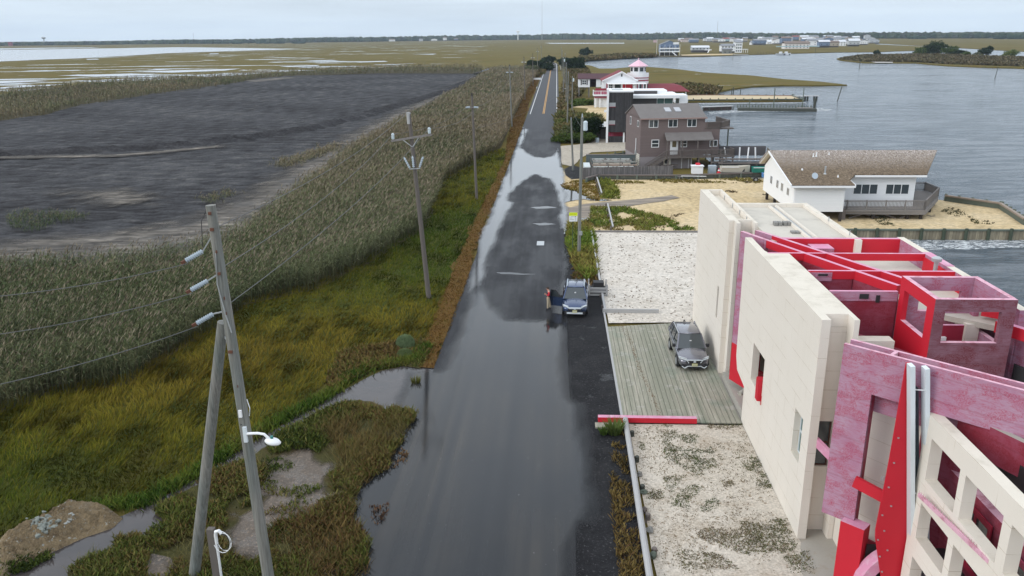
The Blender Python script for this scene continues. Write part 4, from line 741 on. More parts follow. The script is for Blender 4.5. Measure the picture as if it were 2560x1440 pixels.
seawall('sea_wall', 'timber sea wall with a pale cap curving round the sand behind the grey deck', [c0, c1, c2_], .8, -.6, step=1.2, ph=.1, mc=plain('tan timber cap', (.26, .21, .17), .85, .2), mw=GRPILE, ins=.25)
seawall('sea_wall', 'long low green timber retaining wall between the sand lot and the boat yard', [G(1465, 452, .3), G(1495, 444, .3), G(1690, 445, .3), G(1905, 438, .3)], .75, 0, step=2.5, ph=-.05, mw=boards('green grey planks', (.12, .125, .10), 'A', .3, .1, .3), ins=.1)
# foam along the sea wall
fo = NT('sea foam'); pn = fo.noise(fo.pos((.7, 2.0, 1), .1, 'World'), 1.5, 8, .75, 1.2); fo.set('Base Color', (.62, .65, .66, 1)); fo.set('Roughness', .6)
fy = fo.n('ShaderNodeSeparateXYZ', {0: fo.n('ShaderNodeTexCoord').outputs['Object']}).outputs[1]
fo.set('Alpha', fo.ramp(pn, [(.47, 0.), (.56, .9)])); FOAM = fo.m
def foam(poly): sheet('sea_foam', poly, -.485, FOAM, kind='stuff')
foam(rag([(21, 77.2), (27, 76.5), (33, 75.2), (40, 75.5), (48, 76.4), (53, 77.5), (53, 79), (49, 79.0), (21, 79.0)], .3, .8))
foam(rag([(39.5, 210), (50, 217), (60, 217), (70, 217), (74, 222), (70, 228), (68.5, 219.5), (48, 221.0), (40, 217)], .6, 2))
foam(rag([(42, 241.5), (60, 242.5), (73, 243.2), (74, 246.5), (42, 245.8)], .3, 2))
# ---------------------------------------------------------------- brown house
BR = math.atan2(1.5, 9.6)
K = thing('brown_house', 'brown lap sided house with grey shingle roof, front porch and outside stairs', 'house', 12.4, 119.5, 0, rot=BR)
def B(*a): return LM(K).box(*a)
LILG = plain('lilac grey lower wall', (.24, .215, .22), .8, .1, 2.)
B(.0, 9.65, 0, 9, 1.85, 7.5).build('wall', SIDING); B(.02, 7.9, .02, 9, 0, 1.85).build('lower_wall', LILG); B(9.652, 12.0, .01, 9, 2.0, 5.75).build('wall', SIDING)
LM(K).panel((0, 0, 0), (0, 1, 0), (0, 0, 1), (.1, 0, 0), [(0, 7.4), (9, 7.4), (4.5, 9.0)]).build('gable_wall', SIDING); LM(K).panel((9.55, 0, 0), (0, 1, 0), (0, 0, 1), (.1, 0, 0), [(0, 7.4), (9, 7.4), (4.5, 9.0)]).build('gable_wall', SIDING)
gable(K, 'roof', SHING, -.15, 9.85, [(-.3, 7.42), (4.5, 9.15), (9.3, 7.42)], .15)
B(-.16, 9.86, -.36, -.3, 7.28, 7.46).build('fascia', plain('pinkish fascia', (.28, .19, .17), .8, .1))
for x_ in (4.15, 5.65):
    t_ = LM(K); t_.prism([(x_, 1.75), (x_+.9, 1.75), (x_+.9, 3.0), (x_, 3.0)], [8.1, 8.1, 8.55, 8.55], [8.26, 8.26, 8.71, 8.71]); t_.build('skylight', plain('skylight dome', (.35, .36, .38), .2, .05))
for x_ in (1.2, 4.1, 6.95): win(K, 'f', 0, x_, x_+1.4, 6.1, 7.25, 2, 1)
win(K, 'f', 0, 1.7, 2.85, 3.2, 4.35, 1, 2, .09); win(K, 'f', 0, 6.15, 7.1, 3.15, 4.2, 1, 2, .09); win(K, 'f', 0, 10.55, 11.75, 3.15, 4.1, 2, 1)
dr = B(4.55, 5.75, -.06, -.004, 2.1, 4.2).build('door', WHITE); B(4.85, 5.45, -.075, -.062, 3.2, 4.1).build('pane', plain('amber blind', (.12, .095, .04), .3, .2), dr)
LM(K).prism([(3.6, -1.35), (10.7, -1.35), (10.7, 0), (3.6, 0)], [4.22, 4.22, 5.2, 5.2], [4.36, 4.36, 5.34, 5.34]).build('porch_roof', SHING)
for x_ in (3.75, 6.05, 8.35, 10.5): B(x_-.07, x_+.07, -1.3, -1.16, 1.9, 4.2).build('porch_post', RAILG)
B(3.6, 14.0, -1.4, -.01, 1.72, 1.9).build('porch_deck', RAILG); B(12.01, 14.0, 0, 8, 1.72, 1.9).build('porch_deck', RAILG)
railing(K, [(3.7, -1.35), (13.9, -1.35), (13.9, .5)], 1.9, 1.0, RAILG, step=.16)
B(9.75, 12.0, .05, 8.9, 5.755, 5.85).build('roof_terrace', RAILG); B(9.66, 12.05, .0, .12, 5.86, 6.75).build('terrace_wall', SIDING)
railing(K, [(10.0, -.05), (12.1, -.05), (14.2, 2.2), (14.2, 8)], 5.8, .95, RAILG, 'terrace_railing'); B(12.06, 14.2, .3, 8, 5.6, 5.8).build('terrace_deck', RAILG)
for x_, y_ in ((14.1, 2.2), (14.1, 7.8), (13.1, 5.5), (12.9, 8)): B(x_-.08, x_+.08, y_-.08, y_+.08, 0, 5.6).build('terrace_post', GRPILE)
for x_ in (4.0, 8.6, 10.6, 12.2, 13.8): B(x_-.1, x_+.1, -1.3, -1.1, 0, 1.72).build('pile', RAILG)
for x_, y_ in ((12.3, 3), (9.9, 3), (13.8, 4), (11, 6)): B(x_-.1, x_+.1, y_-.1, y_+.1, 0, 2).build('pile', DKPILE)
LM(K).prism([(12.1, .5), (13.2, .5), (13.2, 7.5), (12.1, 7.5)], [1.9, 1.9, 4.6, 4.6], [2.1, 2.1, 4.9, 4.9]).build('terrace_stairs', DKPILE)
m = LM(K); m.beam((3.7, -1.35, 1.95), (.4, -1.35, -.05), .08, .35); m.beam((3.7, -.35, 1.95), (.4, -.35, -.05), .08, .35)
for k in range(9): t = k/9; m.box(lerp(3.55, .5, t)-.14, lerp(3.55, .5, t)+.14, -1.32, -.38, lerp(1.75, .1, t), lerp(1.75, .1, t)+.05)
m.build('stairs', RAILG)
m = LM(K); m.beam((3.7, -1.36, 2.9), (.4, -1.36, .9), .1, .06)
for k in range(24): t = k/24; m.beam((lerp(3.7, .4, t), -1.36, lerp(1.95, -.05, t)), (lerp(3.7, .4, t), -1.36, lerp(2.85, .85, t)), .05, .05)
m.build('stair_railing', RAILG)
B(7.9, 8.0, .02, 9, 0, 1.85).build('corner_trim', WHITE); B(6.4, 6.48, -.02, .018, 0, 1.8).build('door_trim', WHITE); B(7.45, 7.53, -.02, .018, 0, 1.8).build('door_trim', WHITE)
LM(K).panel((-.03, 0, 0), (0, 1, 0), (0, 0, 1), (.025, 0, 0), [(.05, .1), (3.0, .1), (3.0, 2.2), (.05, 2.2)]).build('lattice_panel', boards('white lattice', (.55, .53, .46), 'Z', .28, .35, .1))
win(K, 'l', 0, 1.0, 1.9, 6.1, 7.0, 1, 1); win(K, 'l', 0, 5.6, 6.3, 6.0, 7.2, 1, 1)
m = LM(K).beam((-.12, 2, 4.4), (-.12, 2, 2.6), .1, .1); m.build('meter_conduit', WHITE); B(-.2, -.01, 1.7, 2.3, 2.0, 2.6).build('meter_box', GALV)
acu = thing('heat_pump', 'cream outdoor heat pump with round fan on a shelf under the brown porch', 'air conditioner', 12.4, 119.5, 0, rot=BR)
LM(acu).box(3.5, 4.5, -.9, -.5, .75, 1.6).build('case', plain('cream enamel', (.45, .42, .36), .5, .05)); q = LM(acu); q.tube([(3.85, -.93, 1.2), (3.85, -.905, 1.2)], .32, 16); q.build('fan', DARK); LM(acu).box(2.9, 5.6, -1.0, -.3, .62, .74).build('shelf', RAILG)
tb_ = thing('storage_chest', 'white lidded chest beside the brown house porch stairs', 'chest', 19.9, 112.8)
MB().box(19.0, 20.5, 112.3, 113.2, .55, 1.55).build('body', WHITE, tb_); MB().box(18.9, 20.6, 112.2, 113.3, 1.551, 1.68).build('lid', WHITE, tb_)
MB().box(19.6, 20.2, 112.9, 113.7, 1.2, 1.9).build('fuel_can', RED, label='red can standing just behind the white chest', cat='can', bev=.08)
MB().box(21.5, 22.6, 113.6, 114.3, .3, 1.5).build('plastic_tote', PORC, label='pale blue grey plastic tub in the shade under the brown house deck', cat='tub', bev=.08)
# board fence
fg = boards('fence boards', (.16, .15, .15), 'A', .14, .12, .35, .9, .3)
fn = thing('board_fence', 'weathered grey board fence in front of the debris pile and brown house', 'fence', 3.7, 111)
f0, f1 = (3.75, 110.4), (16.3, 112.2)
MB().beam((*f0, .85), (*f1, .85), .05, 1.7).build('boards', fg, fn)
for k in range(7): MB().lathe(lerp(f0[0], f1[0], k/6), lerp(f0[1], f1[1], k/6)+.1, [(.07, 0), (.07, 1.75)], 8).build('post', RAILG, fn)
MB().beam((17.0, 108.9, .82), (20.3, 108.6, .82), .12, .06).build('board', WHITE, label='loose white board lying along the top of the green retaining wall', cat='board')
bx_ = thing('cinder_block', 'cinder block standing against the green retaining wall below the porch', 'cinder block', *G(1690, 451))
x, y = G(1690, 451); MB().panel((x, y, .05), (1, 0, 0), (0, 0, 1), (0, .2, 0), [(0, 0), (.9, 0), (.9, .5), (0, .5)], [[(.1, .1), (.4, .1), (.4, .4), (.1, .4)], [(.5, .1), (.8, .1), (.8, .4), (.5, .4)]]).build('block', BLOCKM, bx_)
# salvage rack left of the brown house
rk = thing('salvage_rack', 'open rack of peeling boards and panels behind the grey board fence', 'rack', 8, 116)
cols = [(.33, .32, .30), (.42, .44, .42), (.30, .22, .17), (.38, .33, .27), (.24, .25, .23)]
for k in range(7):
    y_ = 113.0+k*1.15; z_ = 1.1+.05*k
    MB().box(4.9+random.uniform(0, .6), 12.0-random.uniform(0, 1.2), y_, y_+.5, z_, z_+.12).build('plank', plain('salvaged plank %d' % k, cols[k % 5], .9, .35, 2., stain=(.12, .10, .08), st=(.5, .6)), rk)
for x_ in (5.2, 7.4, 9.6, 11.6):
    MB().beam((x_, 112.8, 1.0), (x_, 120.8, 1.5), .12, .14).build('bearer', DKPILE, rk)
    for y_ in (113, 116, 120): MB().box(x_-.08, x_+.08, y_-.08, y_+.08, 0, 1.6).build('post', RAILG, rk)
MB().box(4.0, 4.9, 112.6, 116.5, .8, 1.5).build('white_panel', plain('white peeling panel', (.5, .54, .54), .7, .2, 2.), rk)
wlg = thing('blue_grey_wall', 'long blue grey timber wall behind the rack of salvaged boards', 'wall', 9, 122)
MB().box(4.6, 12.2, 121.6, 121.8, 0, 1.85).build('boards', plain('blue grey boards', (.09, .115, .12), .8, .15, 3.), wlg); MB().box(4.6, 12.2, 121.55, 121.85, 1.851, 1.95).build('cap', RAILW, wlg)
gw = thing('piled_wall', 'short mossy piled wall rising between the driveway and the blue grey wall', 'wall', 9, 126)
MB().beam((5.5, 125.5, .5), (12, 129, .9), .15, 1.0).build('boards', GRPILE, gw)
for k in range(6): MB().lathe(5.5+k*1.3, 125.4+k*.7, [(.13, 0), (.13, 1.2+.08*k), (.1, 1.25+.08*k)], 8).build('post', GRPILE, gw)
# boats, cone, trailer, wreck of a dock
def hull(name, label, x0, x1, yc, w_, z0, h, mat, cat='boat'):
    r = thing(name, label, cat, (x0+x1)/2, yc); n = 10; vs_ = []
    for i in range(n+1):
        t = i/n; x = lerp(x0, x1, t); ww = w_/2*(1 if t < .6 else max(.12, 1-((t-.6)/.4)**2)); zz = h*(1+.25*max(0, t-.6)/.4)
        vs_ += [(x, yc-ww, z0+zz), (x, yc-ww*.75, z0), (x, yc+ww*.75, z0), (x, yc+ww, z0+zz)]
    fs_ = [(i*4+j, i*4+j+1, i*4+j+5, i*4+j+4) for i in range(n) for j in range(3)]+[(0, 1, 2, 3), (n*4+3, n*4+2, n*4+1, n*4)]
    MB().add(vs_, fs_).build('hull', mat, r); MB().box(x0+.1, x1-.8, yc-w_*.36, yc+w_*.36, z0+.1, z0+h*.65).build('inside', DARK, r)
    MB().beam((x0, yc-w_/2, z0+h), (x0+.6*(x1-x0), yc-w_/2, z0+h), .1, .07).build('gunwale', WHITE, r)
    for k in range(2): MB().box(lerp(x0, x1, .2+.3*k), lerp(x0, x1, .26+.3*k), yc-w_*.4, yc+w_*.4, z0+h*.66, z0+h*.75).build('thwart', RAILG, r)
    return r
hull('skiff', 'cream open skiff full of dark gear behind the green retaining wall', 23.0, 27.0, 112.8, 1.5, .75, .75, plain('cream hull', (.50, .47, .40), .6, .12, 2.))
hull('skiff', 'green open skiff at the left corner of the white house', 27.3, 31, 112.6, 1.4, .75, .7, GREENP)
cn = thing('traffic_cone', 'red and white traffic cone beside the cream skiff', 'cone', 22.6, 112.0)
MB().lathe(22.6, 112.0, [(.2, .75), (.13, 1.0)], 12).build('cone', RED, cn); MB().lathe(22.6, 112.0, [(.13, 1.001), (.08, 1.2)], 12).build('band', WHITE, cn); MB().lathe(22.6, 112.0, [(.08, 1.201), (.03, 1.4)], 12).build('tip', RED, cn); MB().box(22.35, 22.85, 111.75, 112.25, .70, .749).build('base', RED, cn)
tr = thing('boat_trailer', 'boat trailer with a black tyre carrying a blue hull at the house corner', 'trailer', 27.6, 108.9)
wh = MB().tube([(26.95, 108.7, .34), (26.95, 108.9, .34)], .34, 18).build('wheel', DARK, tr); MB().tube([(26.95, 108.69, .34), (26.95, 108.91, .34)], .17, 14).build('rim', GALV, wh)
MB().beam((26.4, 109.0, .5), (30, 109.0, .5), .08, .08).build('frame', GALV, tr)
hull('small_boat', 'bright blue small boat sitting on the trailer by the white gable', 27.9, 31, 109.2, 1.1, .62, .55, BLUEP)
wk = thing('wrecked_dock', 'collapsed dark dock with leaning white posts beside the brown house', 'dock', 29, 121)
MB().box(23.6, 31.5, 122.6, 122.9, 1.6, 3.0).build('side_wall', plain('dark grey boards', (.085, .08, .085), .85, .2), wk); MB().box(23.2, 31.5, 115.5, 122.5, .55, .75).build('deck', plain('charred deck', (.02, .02, .024), .8, .4), wk)
MB().box(23.4, 31.3, 115.3, 115.5, -.4, 1.45).build('front_wall', DARK, wk); MB().box(23.2, 31.5, 115.2, 115.55, 1.451, 1.6).build('rail', RAILG, wk); MB().box(23.2, 31.5, 118.2, 118.5, 1.6, 1.8).build('rail', RAILG, wk)
for x_, l_ in ((25.3, -.35), (27.2, 0), (28.4, .1), (29.6, -.15)): MB().beam((x_, 120.5, 1.2), (x_+l_, 120.7, 3.1), .18, .12).build('white_post', WHITE, wk)
for k in range(16):
    x_ = random.uniform(23.4, 32.3); y_ = random.uniform(115.7, 121); a_ = random.uniform(-.4, .4)
    MB().beam((x_-.9*math.cos(a_), y_-.9*math.sin(a_), .9+random.uniform(0, .5)), (x_+.9*math.cos(a_), y_+.9*math.sin(a_), .9+random.uniform(0, .7)), .25, .06).build('loose_board', random.choice([RAILG, RAILW, DKPILE, RAILW]), wk)
MB().prism([(31.4, 116), (33.4, 116.5), (33.6, 119.5), (31.6, 122.4)], [.4, .2, .3, .6], [2.2, .9, 1.1, 2.9]).build('rubble', plain('rubble', (.15, .14, .12), .95, .4, 5.), wk)
for x_ in (23.6, 26, 28.5, 31): MB().lathe(x_, 115.2, [(.15, -.8), (.15, 1.4)], 8).build('piling', DKPILE, wk)
# ---------------------------------------------------------------- black house
Q = thing('black_house', 'tall black board sided modern house with white roof edges and red base', 'house', 9.7, 150)
def B(*a): return LM(Q).box(*a)
B(0, 4.3, 0, 7.5, 2.0, 9.15).build('wall', BLKWOOD); B(-.1, 4.4, -.08, 7.6, 9.15, 9.4).build('roof', WHITE); B(.6, 2.6, 2.2, 4.8, 9.4, 9.5).build('roof_hatch', GALV)
B(.2, 4.1, 1.0, 6.5, 0, 2.0).build('ground_floor', REDD); B(.05, 2.7, .3, .5, 0, 1.2).build('base_wall', BLKWOOD); B(2.7, 3.0, .3, .4, 0, 1.9).build('white_post', WHITE); B(3.1, 4.6, .8, .9, 0, 2.0).build('garage_opening', VOID)
B(-.45, -.1, -.3, .2, 0, 9.7).build('white_fin', WHITE); B(.0, 1.15, -.03, .0-.004, 6.6, 7.3).build('balcony_panel', GALV); B(.0, 1.15, -.1, 0-.002, 6.5, 6.6).build('red_sill', REDD)
B(.0, 1.15, -.03, .0-.004, 3.4, 4.1).build('balcony_panel', GALV); B(.0, 1.15, -.1, 0-.002, 3.3, 3.4).build('red_sill', REDD)
B(-.9, -.46, -.2, .15, 5.6, 6.0).build('light_box', WHITE); B(-.9, -.46, -.2, .15, 3.0, 3.9).build('light_box', WHITE)
B(4.301, 9.2, 5.0, 14, 2.2, 7.7).build('rear_wall', BLKSIDE); B(9.2, 12.3, 5.6, 14, 2.2, 7.7).build('glass_wall', GLASSG)
for x_ in (9.25, 10.6, 12.2): B(x_, x_+.1, 5.5, 5.59, 2.2, 7.7).build('mullion', WHITE)
B(4.35, 13.4, 4.4, 14.5, 7.71, 8.25).build('rear_roof', WHITE); B(5.2, 11.5, 8.5, 14.2, 8.25, 8.9).build('roof_parapet', WHITE); B(5.1, 9.6, 8.3, 8.49, 8.26, 8.8).build('roof_screen', BLKSIDE)
B(13.4, 14.9, 5.2, 10, 4.6, 8.2).build('white_box', WHITE)
sh = thing('lean_to_shed', 'low shed with pale metal roof left of the black house', 'shed', *G(1508, 335))
x, y = G(1505, 348); MB().prism([(x-1.0, y), (x+1.9, y), (x+1.9, y+5), (x-1.0, y+5)], 0, [1.9, 2.3, 2.3, 1.9]).build('wall', boards('shed boards', (.13, .12, .11), 'A', .2), sh); MB().prism([(x-1.5, y-.3), (x+2, y-.3), (x+2, y+5), (x-1.5, y+5)], [2.0, 2.6, 2.6, 2.0], [2.1, 2.7, 2.7, 2.1]).build('roof', PORC, sh)
MB().lathe(*G(1493, 357), [(.32, .05), (.36, .85), (.34, .9)], 12).build('drum', PORC, label='pale round drum standing on the driveway by the bushes', cat='drum')
# ---------------------------------------------------------------- lighthouse house
Z = thing('lighthouse_house', 'white house with maroon roofs and a round lighthouse tower', 'house', 10, 228)
def B(*a): return LM(Z).box(*a)
cx, cy = 13.05, 7.0
LM(Z).lathe(cx, cy, [(3.0, 0), (3.0, 7.4)], 24).build('tower', WHITE, smooth=False); LM(Z).lathe(cx, cy, [(3.04, 6.6), (3.04, 6.95)], 24).build('red_band', REDD); LM(Z).lathe(cx, cy, [(3.15, 7.4), (3.15, 7.6)], 24).build('red_band', REDD)
LM(Z).lathe(cx, cy, [(3.05, 7.61), (3.05, 8.75), (2.95, 8.75), (2.95, 7.7)], 24).build('gallery_rail', WHITE); LM(Z).lathe(cx, cy, [(2.15, 7.6), (2.15, 10.6)], 8).build('lantern', WHITE)
for k in range(8):
    t = (k+.5)/8*2*math.pi; c_ = Vector((cx+2.03*math.cos(t), cy+2.03*math.sin(t), 0)); tx = Vector((-math.sin(t), math.cos(t), 0))
    LM(Z).beam(c_-tx*.55+Vector((0, 0, 9.75)), c_+tx*.55+Vector((0, 0, 9.75)), .06, 1.05, up=(0, 0, 1)).build('lantern_window', GLASS)
LM(Z).lathe(cx, cy, [(2.75, 10.55), (2.7, 10.7), (.08, 12.3), (.08, 12.45), (.16, 12.6), (.05, 12.8)], 8).build('cone_roof', PINKR)
for t in (-2.75, -2.3, -1.85, -1.4, -.95, -.5):
    x_, y_ = cx+3.0*math.cos(t), cy+3.0*math.sin(t); tx = Vector((-math.sin(t), math.cos(t), 0))
    LM(Z).beam(Vector((x_, y_, 5.1))-tx*.28, Vector((x_, y_, 5.1))+tx*.28, .1, 1.5).build('tower_window', GLASS); o_ = Vector((x_, y_, 5.1))+tx*.5; LM(Z).beam(o_-tx*.14, o_+tx*.14, .12, 1.6).build('shutter', REDD)
B(3.2, 12.3, 2, 14, 2.9, 7.0).build('wall', WHITE); LM(Z).panel((3.2, 2, 0), (1, 0, 0), (0, 0, 1), (0, .2, 0), [(0, 7.0), (9.1, 7.0), (4.9, 9.15)]).build('gable_wall', WHITE)
m = LM(Z)
for (x0, z0), (x1, z1) in (((2.7, 6.85), (8.1, 9.35)), ((8.1, 9.35), (12.6, 6.9))): m.add([(x0, 1.6, z0), (x1, 1.6, z1), (x1, 14, z1), (x0, 14, z0), (x0, 1.6, z0-.15), (x1, 1.6, z1-.15), (x1, 14, z1-.15), (x0, 14, z0-.15)], [(0, 1, 2, 3), (4, 7, 6, 5), (0, 4, 5, 1), (1, 5, 6, 2), (2, 6, 7, 3), (3, 7, 4, 0)])
m.build('roof', REDSH); m = LM(Z); m.beam((2.7, 1.55, 6.82), (8.1, 1.55, 9.3), .12, .3); m.beam((8.1, 1.55, 9.3), (12.6, 1.55, 6.85), .12, .3); m.build('fascia', WHITE); B(7.9, 8.3, 1.95, 1.99, 8.0, 8.7).build('gable_vent', DARK)
win(Z, 'f', 2, 4.6, 5.7, 4.7, 6.0, 2, 2); B(3.9, 4.3, 1.93, 1.99, 4.5, 6.2).build('shutter', REDD); win(Z, 'f', 2, 6.2, 8.0, 4.7, 6.0, 1, 1); B(8.3, 11.2, 1.9, 1.98, 4.2, 6.1).build('red_door_wall', RED); B(9.2, 9.3, 1.88, 1.9, 4.2, 6.1).build('door_trim', WHITE)
B(4.0, 14.6, -2.5, 1.9, 6.2, 6.35).build('porch_roof', WHITE)
for x_ in (4.1, 7.9, 11.2, 14.4): B(x_, x_+.15, -2.4, -2.25, 3.5, 6.2).build('porch_post', WHITE)
B(.2, 15.5, -2.6, 2, 3.1, 3.4).build('deck', WHITE); railing(Z, [(.3, 1.9), (.3, -2.5), (4.2, -2.5)], 3.4, 1.1, WHITE, step=.4); B(.35, 4.2, -2.4, -2.36, 3.6, 4.3).build('deck_panel', plain('raspberry cloth', (.42, .07, .14), .8, .1)); B(.9, 4.2, 1.5, 1.56, 3.9, 4.9).build('deck_panel', REDD)
LM(Z).prism([(.5, -3.0), (4.9, -3.0), (4.9, -.5), (.5, -.5)], [2.6, 2.6, 3.9, 3.9], [2.7, 2.7, 3.95, 3.95]).build('lower_roof', REDSH)
LM(Z).prism([(.4, -2.9), (5.2, -2.9), (5.2, -2.3), (.4, -2.3)], [3.0, 3.0, 3.35, 3.35], [4.6, 4.6, 4.9, 4.9]).build('lower_roof', REDSH) if 0 else None
B(.5, 3.2, -1.0, -.8, 0, 2.6).build('ground_wall', WHITE); B(2.0, 4.9, -2.2, -2.0, 0, 2.55).build('ground_wall', WHITE)
for x_ in (.6, 1.8): B(x_, x_+.4, -2.8, -2.4, 0, 2.6).build('column', WHITE)
LM(Z).prism([(15.7, 2), (27.0, 2), (25.0, 6), (23.5, 9), (15.7, 9)], [3.85, 3.85, 5.2, 5.6, 5.6], [3.95, 3.95, 5.3, 5.7, 5.7]).build('wing_roof', REDSH)
B(15.8, 23.0, 2.6, 9, 1.0, 3.8).build('wing_wall', WHITE); win(Z, 'f', 2.6, 16.3, 18.5, 2.5, 3.4, 2, 1); win(Z, 'f', 2.6, 19, 22, 2.5, 3.4, 3, 1); B(22.9, 26.6, 2.2, 9, .8, 1.05).build('wing_deck', WHITE); B(25.9, 26.1, 2.3, 2.5, 1, 3.85).build('wing_post', WHITE); railing(Z, [(22.9, 2.3), (26.6, 2.3)], 1.05, .9, WHITE, step=.3)
for x_ in (16.5, 19.5, 22.5, 26): B(x_, x_+.3, 2.8, 3.1, -.5, 1.0).build('pile', DKPILE)
S = thing('cottage_on_posts', 'small white cottage on tall bare posts with dark maroon roof', 'house', 7.1, 263)
def B(*a): return LM(S).box(*a)
B(0, 3.6, 0, 6, 3.2, 5.85).build('wall', WHITE); B(3.61, 5.6, 1.2, 6, 3.2, 5.85).build('porch_recess', VOID); B(5.61, 12, 0, 6, 3.2, 5.85).build('wall', WHITE)
gable(S, 'roof', DKSH, -.2, 12.2, [(-.4, 5.85), (3, 7.3), (6.4, 5.85)], .15)
win(S, 'f', 0, 1.1, 2.5, 4.0, 5.4, 2, 2, .1); win(S, 'f', 0, 7.5, 8.9, 4.2, 5.4, 2, 2, .1)
for x_ in (.7, 2.55, 7.1, 8.95): B(x_, x_+.35, -.06, -.005, 3.9, 5.5).build('shutter', BLKSIDE)
for x_, y_ in ((.1, .2), (3.3, .2), (.1, 5.5), (3.3, 5.5), (8, .2), (11.5, .2), (6, 5)): B(x_, x_+.25, y_, y_+.25, 0, 3.2).build('post', RAILW)
# ---------------------------------------------------------------- piers and pilings in the bay
seawall('sea_wall', 'dark green piled wall round the near side of the raked sand spit', [(36, 247.4), (73.2, 248.0), (74.3, 262.8)], .4, -.9, step=2.4, ph=.35, mw=DKPILE, mc=GRPILE)
seawall('sea_wall', 'low reddish timber wall along the far side of the raked sand spit', [(74.3, 262.8), (51, 267.4), (38, 268.3)], .35, -.6, step=2.6, ph=.35, mw=RAILG, mc=plain('reddish cap', (.20, .10, .07), .9, .2), ins=.3)
fp = thing('floating_pier', 'dark detached pier of short pilings out in the bay', 'pier', 58, 219)
MB().beam((48.5, 221.4, -.2), (68, 217.6, -.2), 3.2, .8).build('base', DKPILE, fp)
for k in range(26): t = k/25; MB().lathe(lerp(48.7, 67.8, t), lerp(222.6, 218.8, t), [(.14, 0), (.13, .95+random.uniform(-.15, .1))], 7).build('piling', GRPILE, fp)
for x_, h_ in ((51.2, 2.6), (57.5, 5.2), (65.0, 5.4)): MB().lathe(x_, 219.8, [(.14, -.2), (.12, h_)], 8).build('tall_piling', GRPILE, fp)
MB().lathe(67.8, 218.6, [(.35, -.3), (.32, 2.8)], 10).build('corner_piling', DKPILE, fp); MB().box(63.5, 67.3, 218, 220, .2, .35).build('deck', RAILW, fp)
fp = thing('short_pier', 'short weathered pier jutting out behind the brown house roof', 'pier', 44, 222)
MB().beam((38.8, 219.8, .55), (47.3, 222.6, .55), 1.6, .12).build('deck', TIMBER, fp); MB().beam((39, 219.3, 0), (47, 221.8, 0), .2, .9).build('skirt', plain('rusty skirt', (.05, .035, .03), .9, .3), fp)
for k in range(6): t = k/5; MB().lathe(lerp(39, 47.4, t), lerp(219.0, 221.8, t), [(.15, -.9), (.15, .5)], 7).build('piling', DKPILE, fp)
fp = thing('t_head_dock', 'small pale dock on paired piles at the tip of the sand spit', 'dock', 78, 262)
x0, y0 = G(1986, 240, .9); x1, y1 = G(2047, 240, .9); MB().beam((x0, y0, .9), (x1, y1, .9), 1.8, .15).build('deck', TIMBER, fp)
for t in (.45, .55, .82, .92): MB().lathe(lerp(x0, x1, t), lerp(y0, y1, t), [(.3, -.8), (.3, .8)], 8).build('piling', DKPILE, fp)
for px_, py_, h_, ln, lb in ((2093, 253, 4.2, .9, 'leaning black piling standing alone in the open bay'), (2487, 197, 5, .5, 'tall thin piling standing in the bay near the marsh island'), (1850, 236, 2.2, .2, 'taller slightly bent piling of the pair behind the sand spit'), (1829, 235, 2.0, 0, 'left thin piling of the pair behind the sand spit'), (1833, 235, 2.3, 0, 'right thin piling of the pair behind the sand spit'), (1831, 151, 6, .8, 'lone channel piling off the far white houses'), (2038, 137, 6, 0, 'lone channel marker in the far bay'), (2148, 173, 5, .0, 'small channel marker short of the marsh island')):
    x, y = G(px_, py_, -.5); MB().tube([(x, y, -.8), (x+ln, y, -.5+h_)], [.16, .12], 8).build('piling', DKPILE, label=lb, cat='piling')
# ---------------------------------------------------------------- utility poles
def stick(name, parent, base, top, r0, r1, mat, n=12):
    return MB().tube([base, tuple(lerp(base[i], top[i], .5) for i in range(3)), top], [r0, (r0+r1)/2, r1], n).build(name, mat, parent, smooth=False)
def insul(parent, p, q, r=.09, n=11, name='insulator'):
    p, q = Vector(p), Vector(q); pts = []; rs = []
    for k in range(n):
        t = k/(n-1); pts.append(p.lerp(q, t)); rs.append(r if k % 2 else r*.62)
    rs[0] = rs[-1] = r*.3; return MB().tube(pts, rs, 12).build(name, PORC, parent)
pa = thing('utility_pole', 'big leaning grey pole with three side insulators and a white lamp, nearest at left', 'utility pole', -10, 23.4)
def pp(z, du=0, dv=0): return (-10.0-.45*z/14.36+du, 23.4+dv, z)
stick('pole', pa, pp(-.3), pp(14.36), .205, .15, POLEW, 18)
for z_, iz in ((13.35, 12.95), (12.15, 12.0), (10.93, 10.9)):
    b_ = pp(z_, -.15); a_ = (b_[0]-.28, b_[1]-.06, iz-.02); e_ = (b_[0]-.78, b_[1]-.25, iz-.28)
    insul(pa, a_, e_, .088, 19); MB().beam(b_, a_, .04, .04).build('bracket', GALV, pa); MB().beam(e_, (e_[0]-.12, e_[1]-.05, e_[2]-.06), .09, .09).build('clamp', RUST, pa)
MB().tube([pp(14.2, -.16), (-10.75, 23.3, 13.9), (-10.8, 23.25, 13.1)], .012, 5).build('jumper', DARK, pa); MB().tube([pp(12.9, .0, -.17), pp(11.9, -.1, -.18), pp(10.9, .02, -.19), pp(10.3, .12, -.19)], .02, 6).build('ground_wire', GALV, pa)
for z_ in (14.1, 13.6, 12.9, 12.2, 11.4, 10.9, 9.6, 8.4): MB().box(pp(z_)[0]-.03+random.uniform(-.08, .1), pp(z_)[0]+.05, 23.18, 23.26, z_, z_+.09).build('bolt_head', RUST, pa)
MB().box(pp(6.7)[0]+.0, pp(6.7)[0]+.12, 23.15, 23.24, 6.45, 7.0).build('lamp_plate', ALU, pa)
MB().tube([pp(6.75, .1, -.2), pp(6.8, .5, -.25), pp(6.78, .72, -.27), pp(6.62, .88, -.28)], [.05, .045, .045, .05], 10).build('lamp_arm', WHITE, pa)
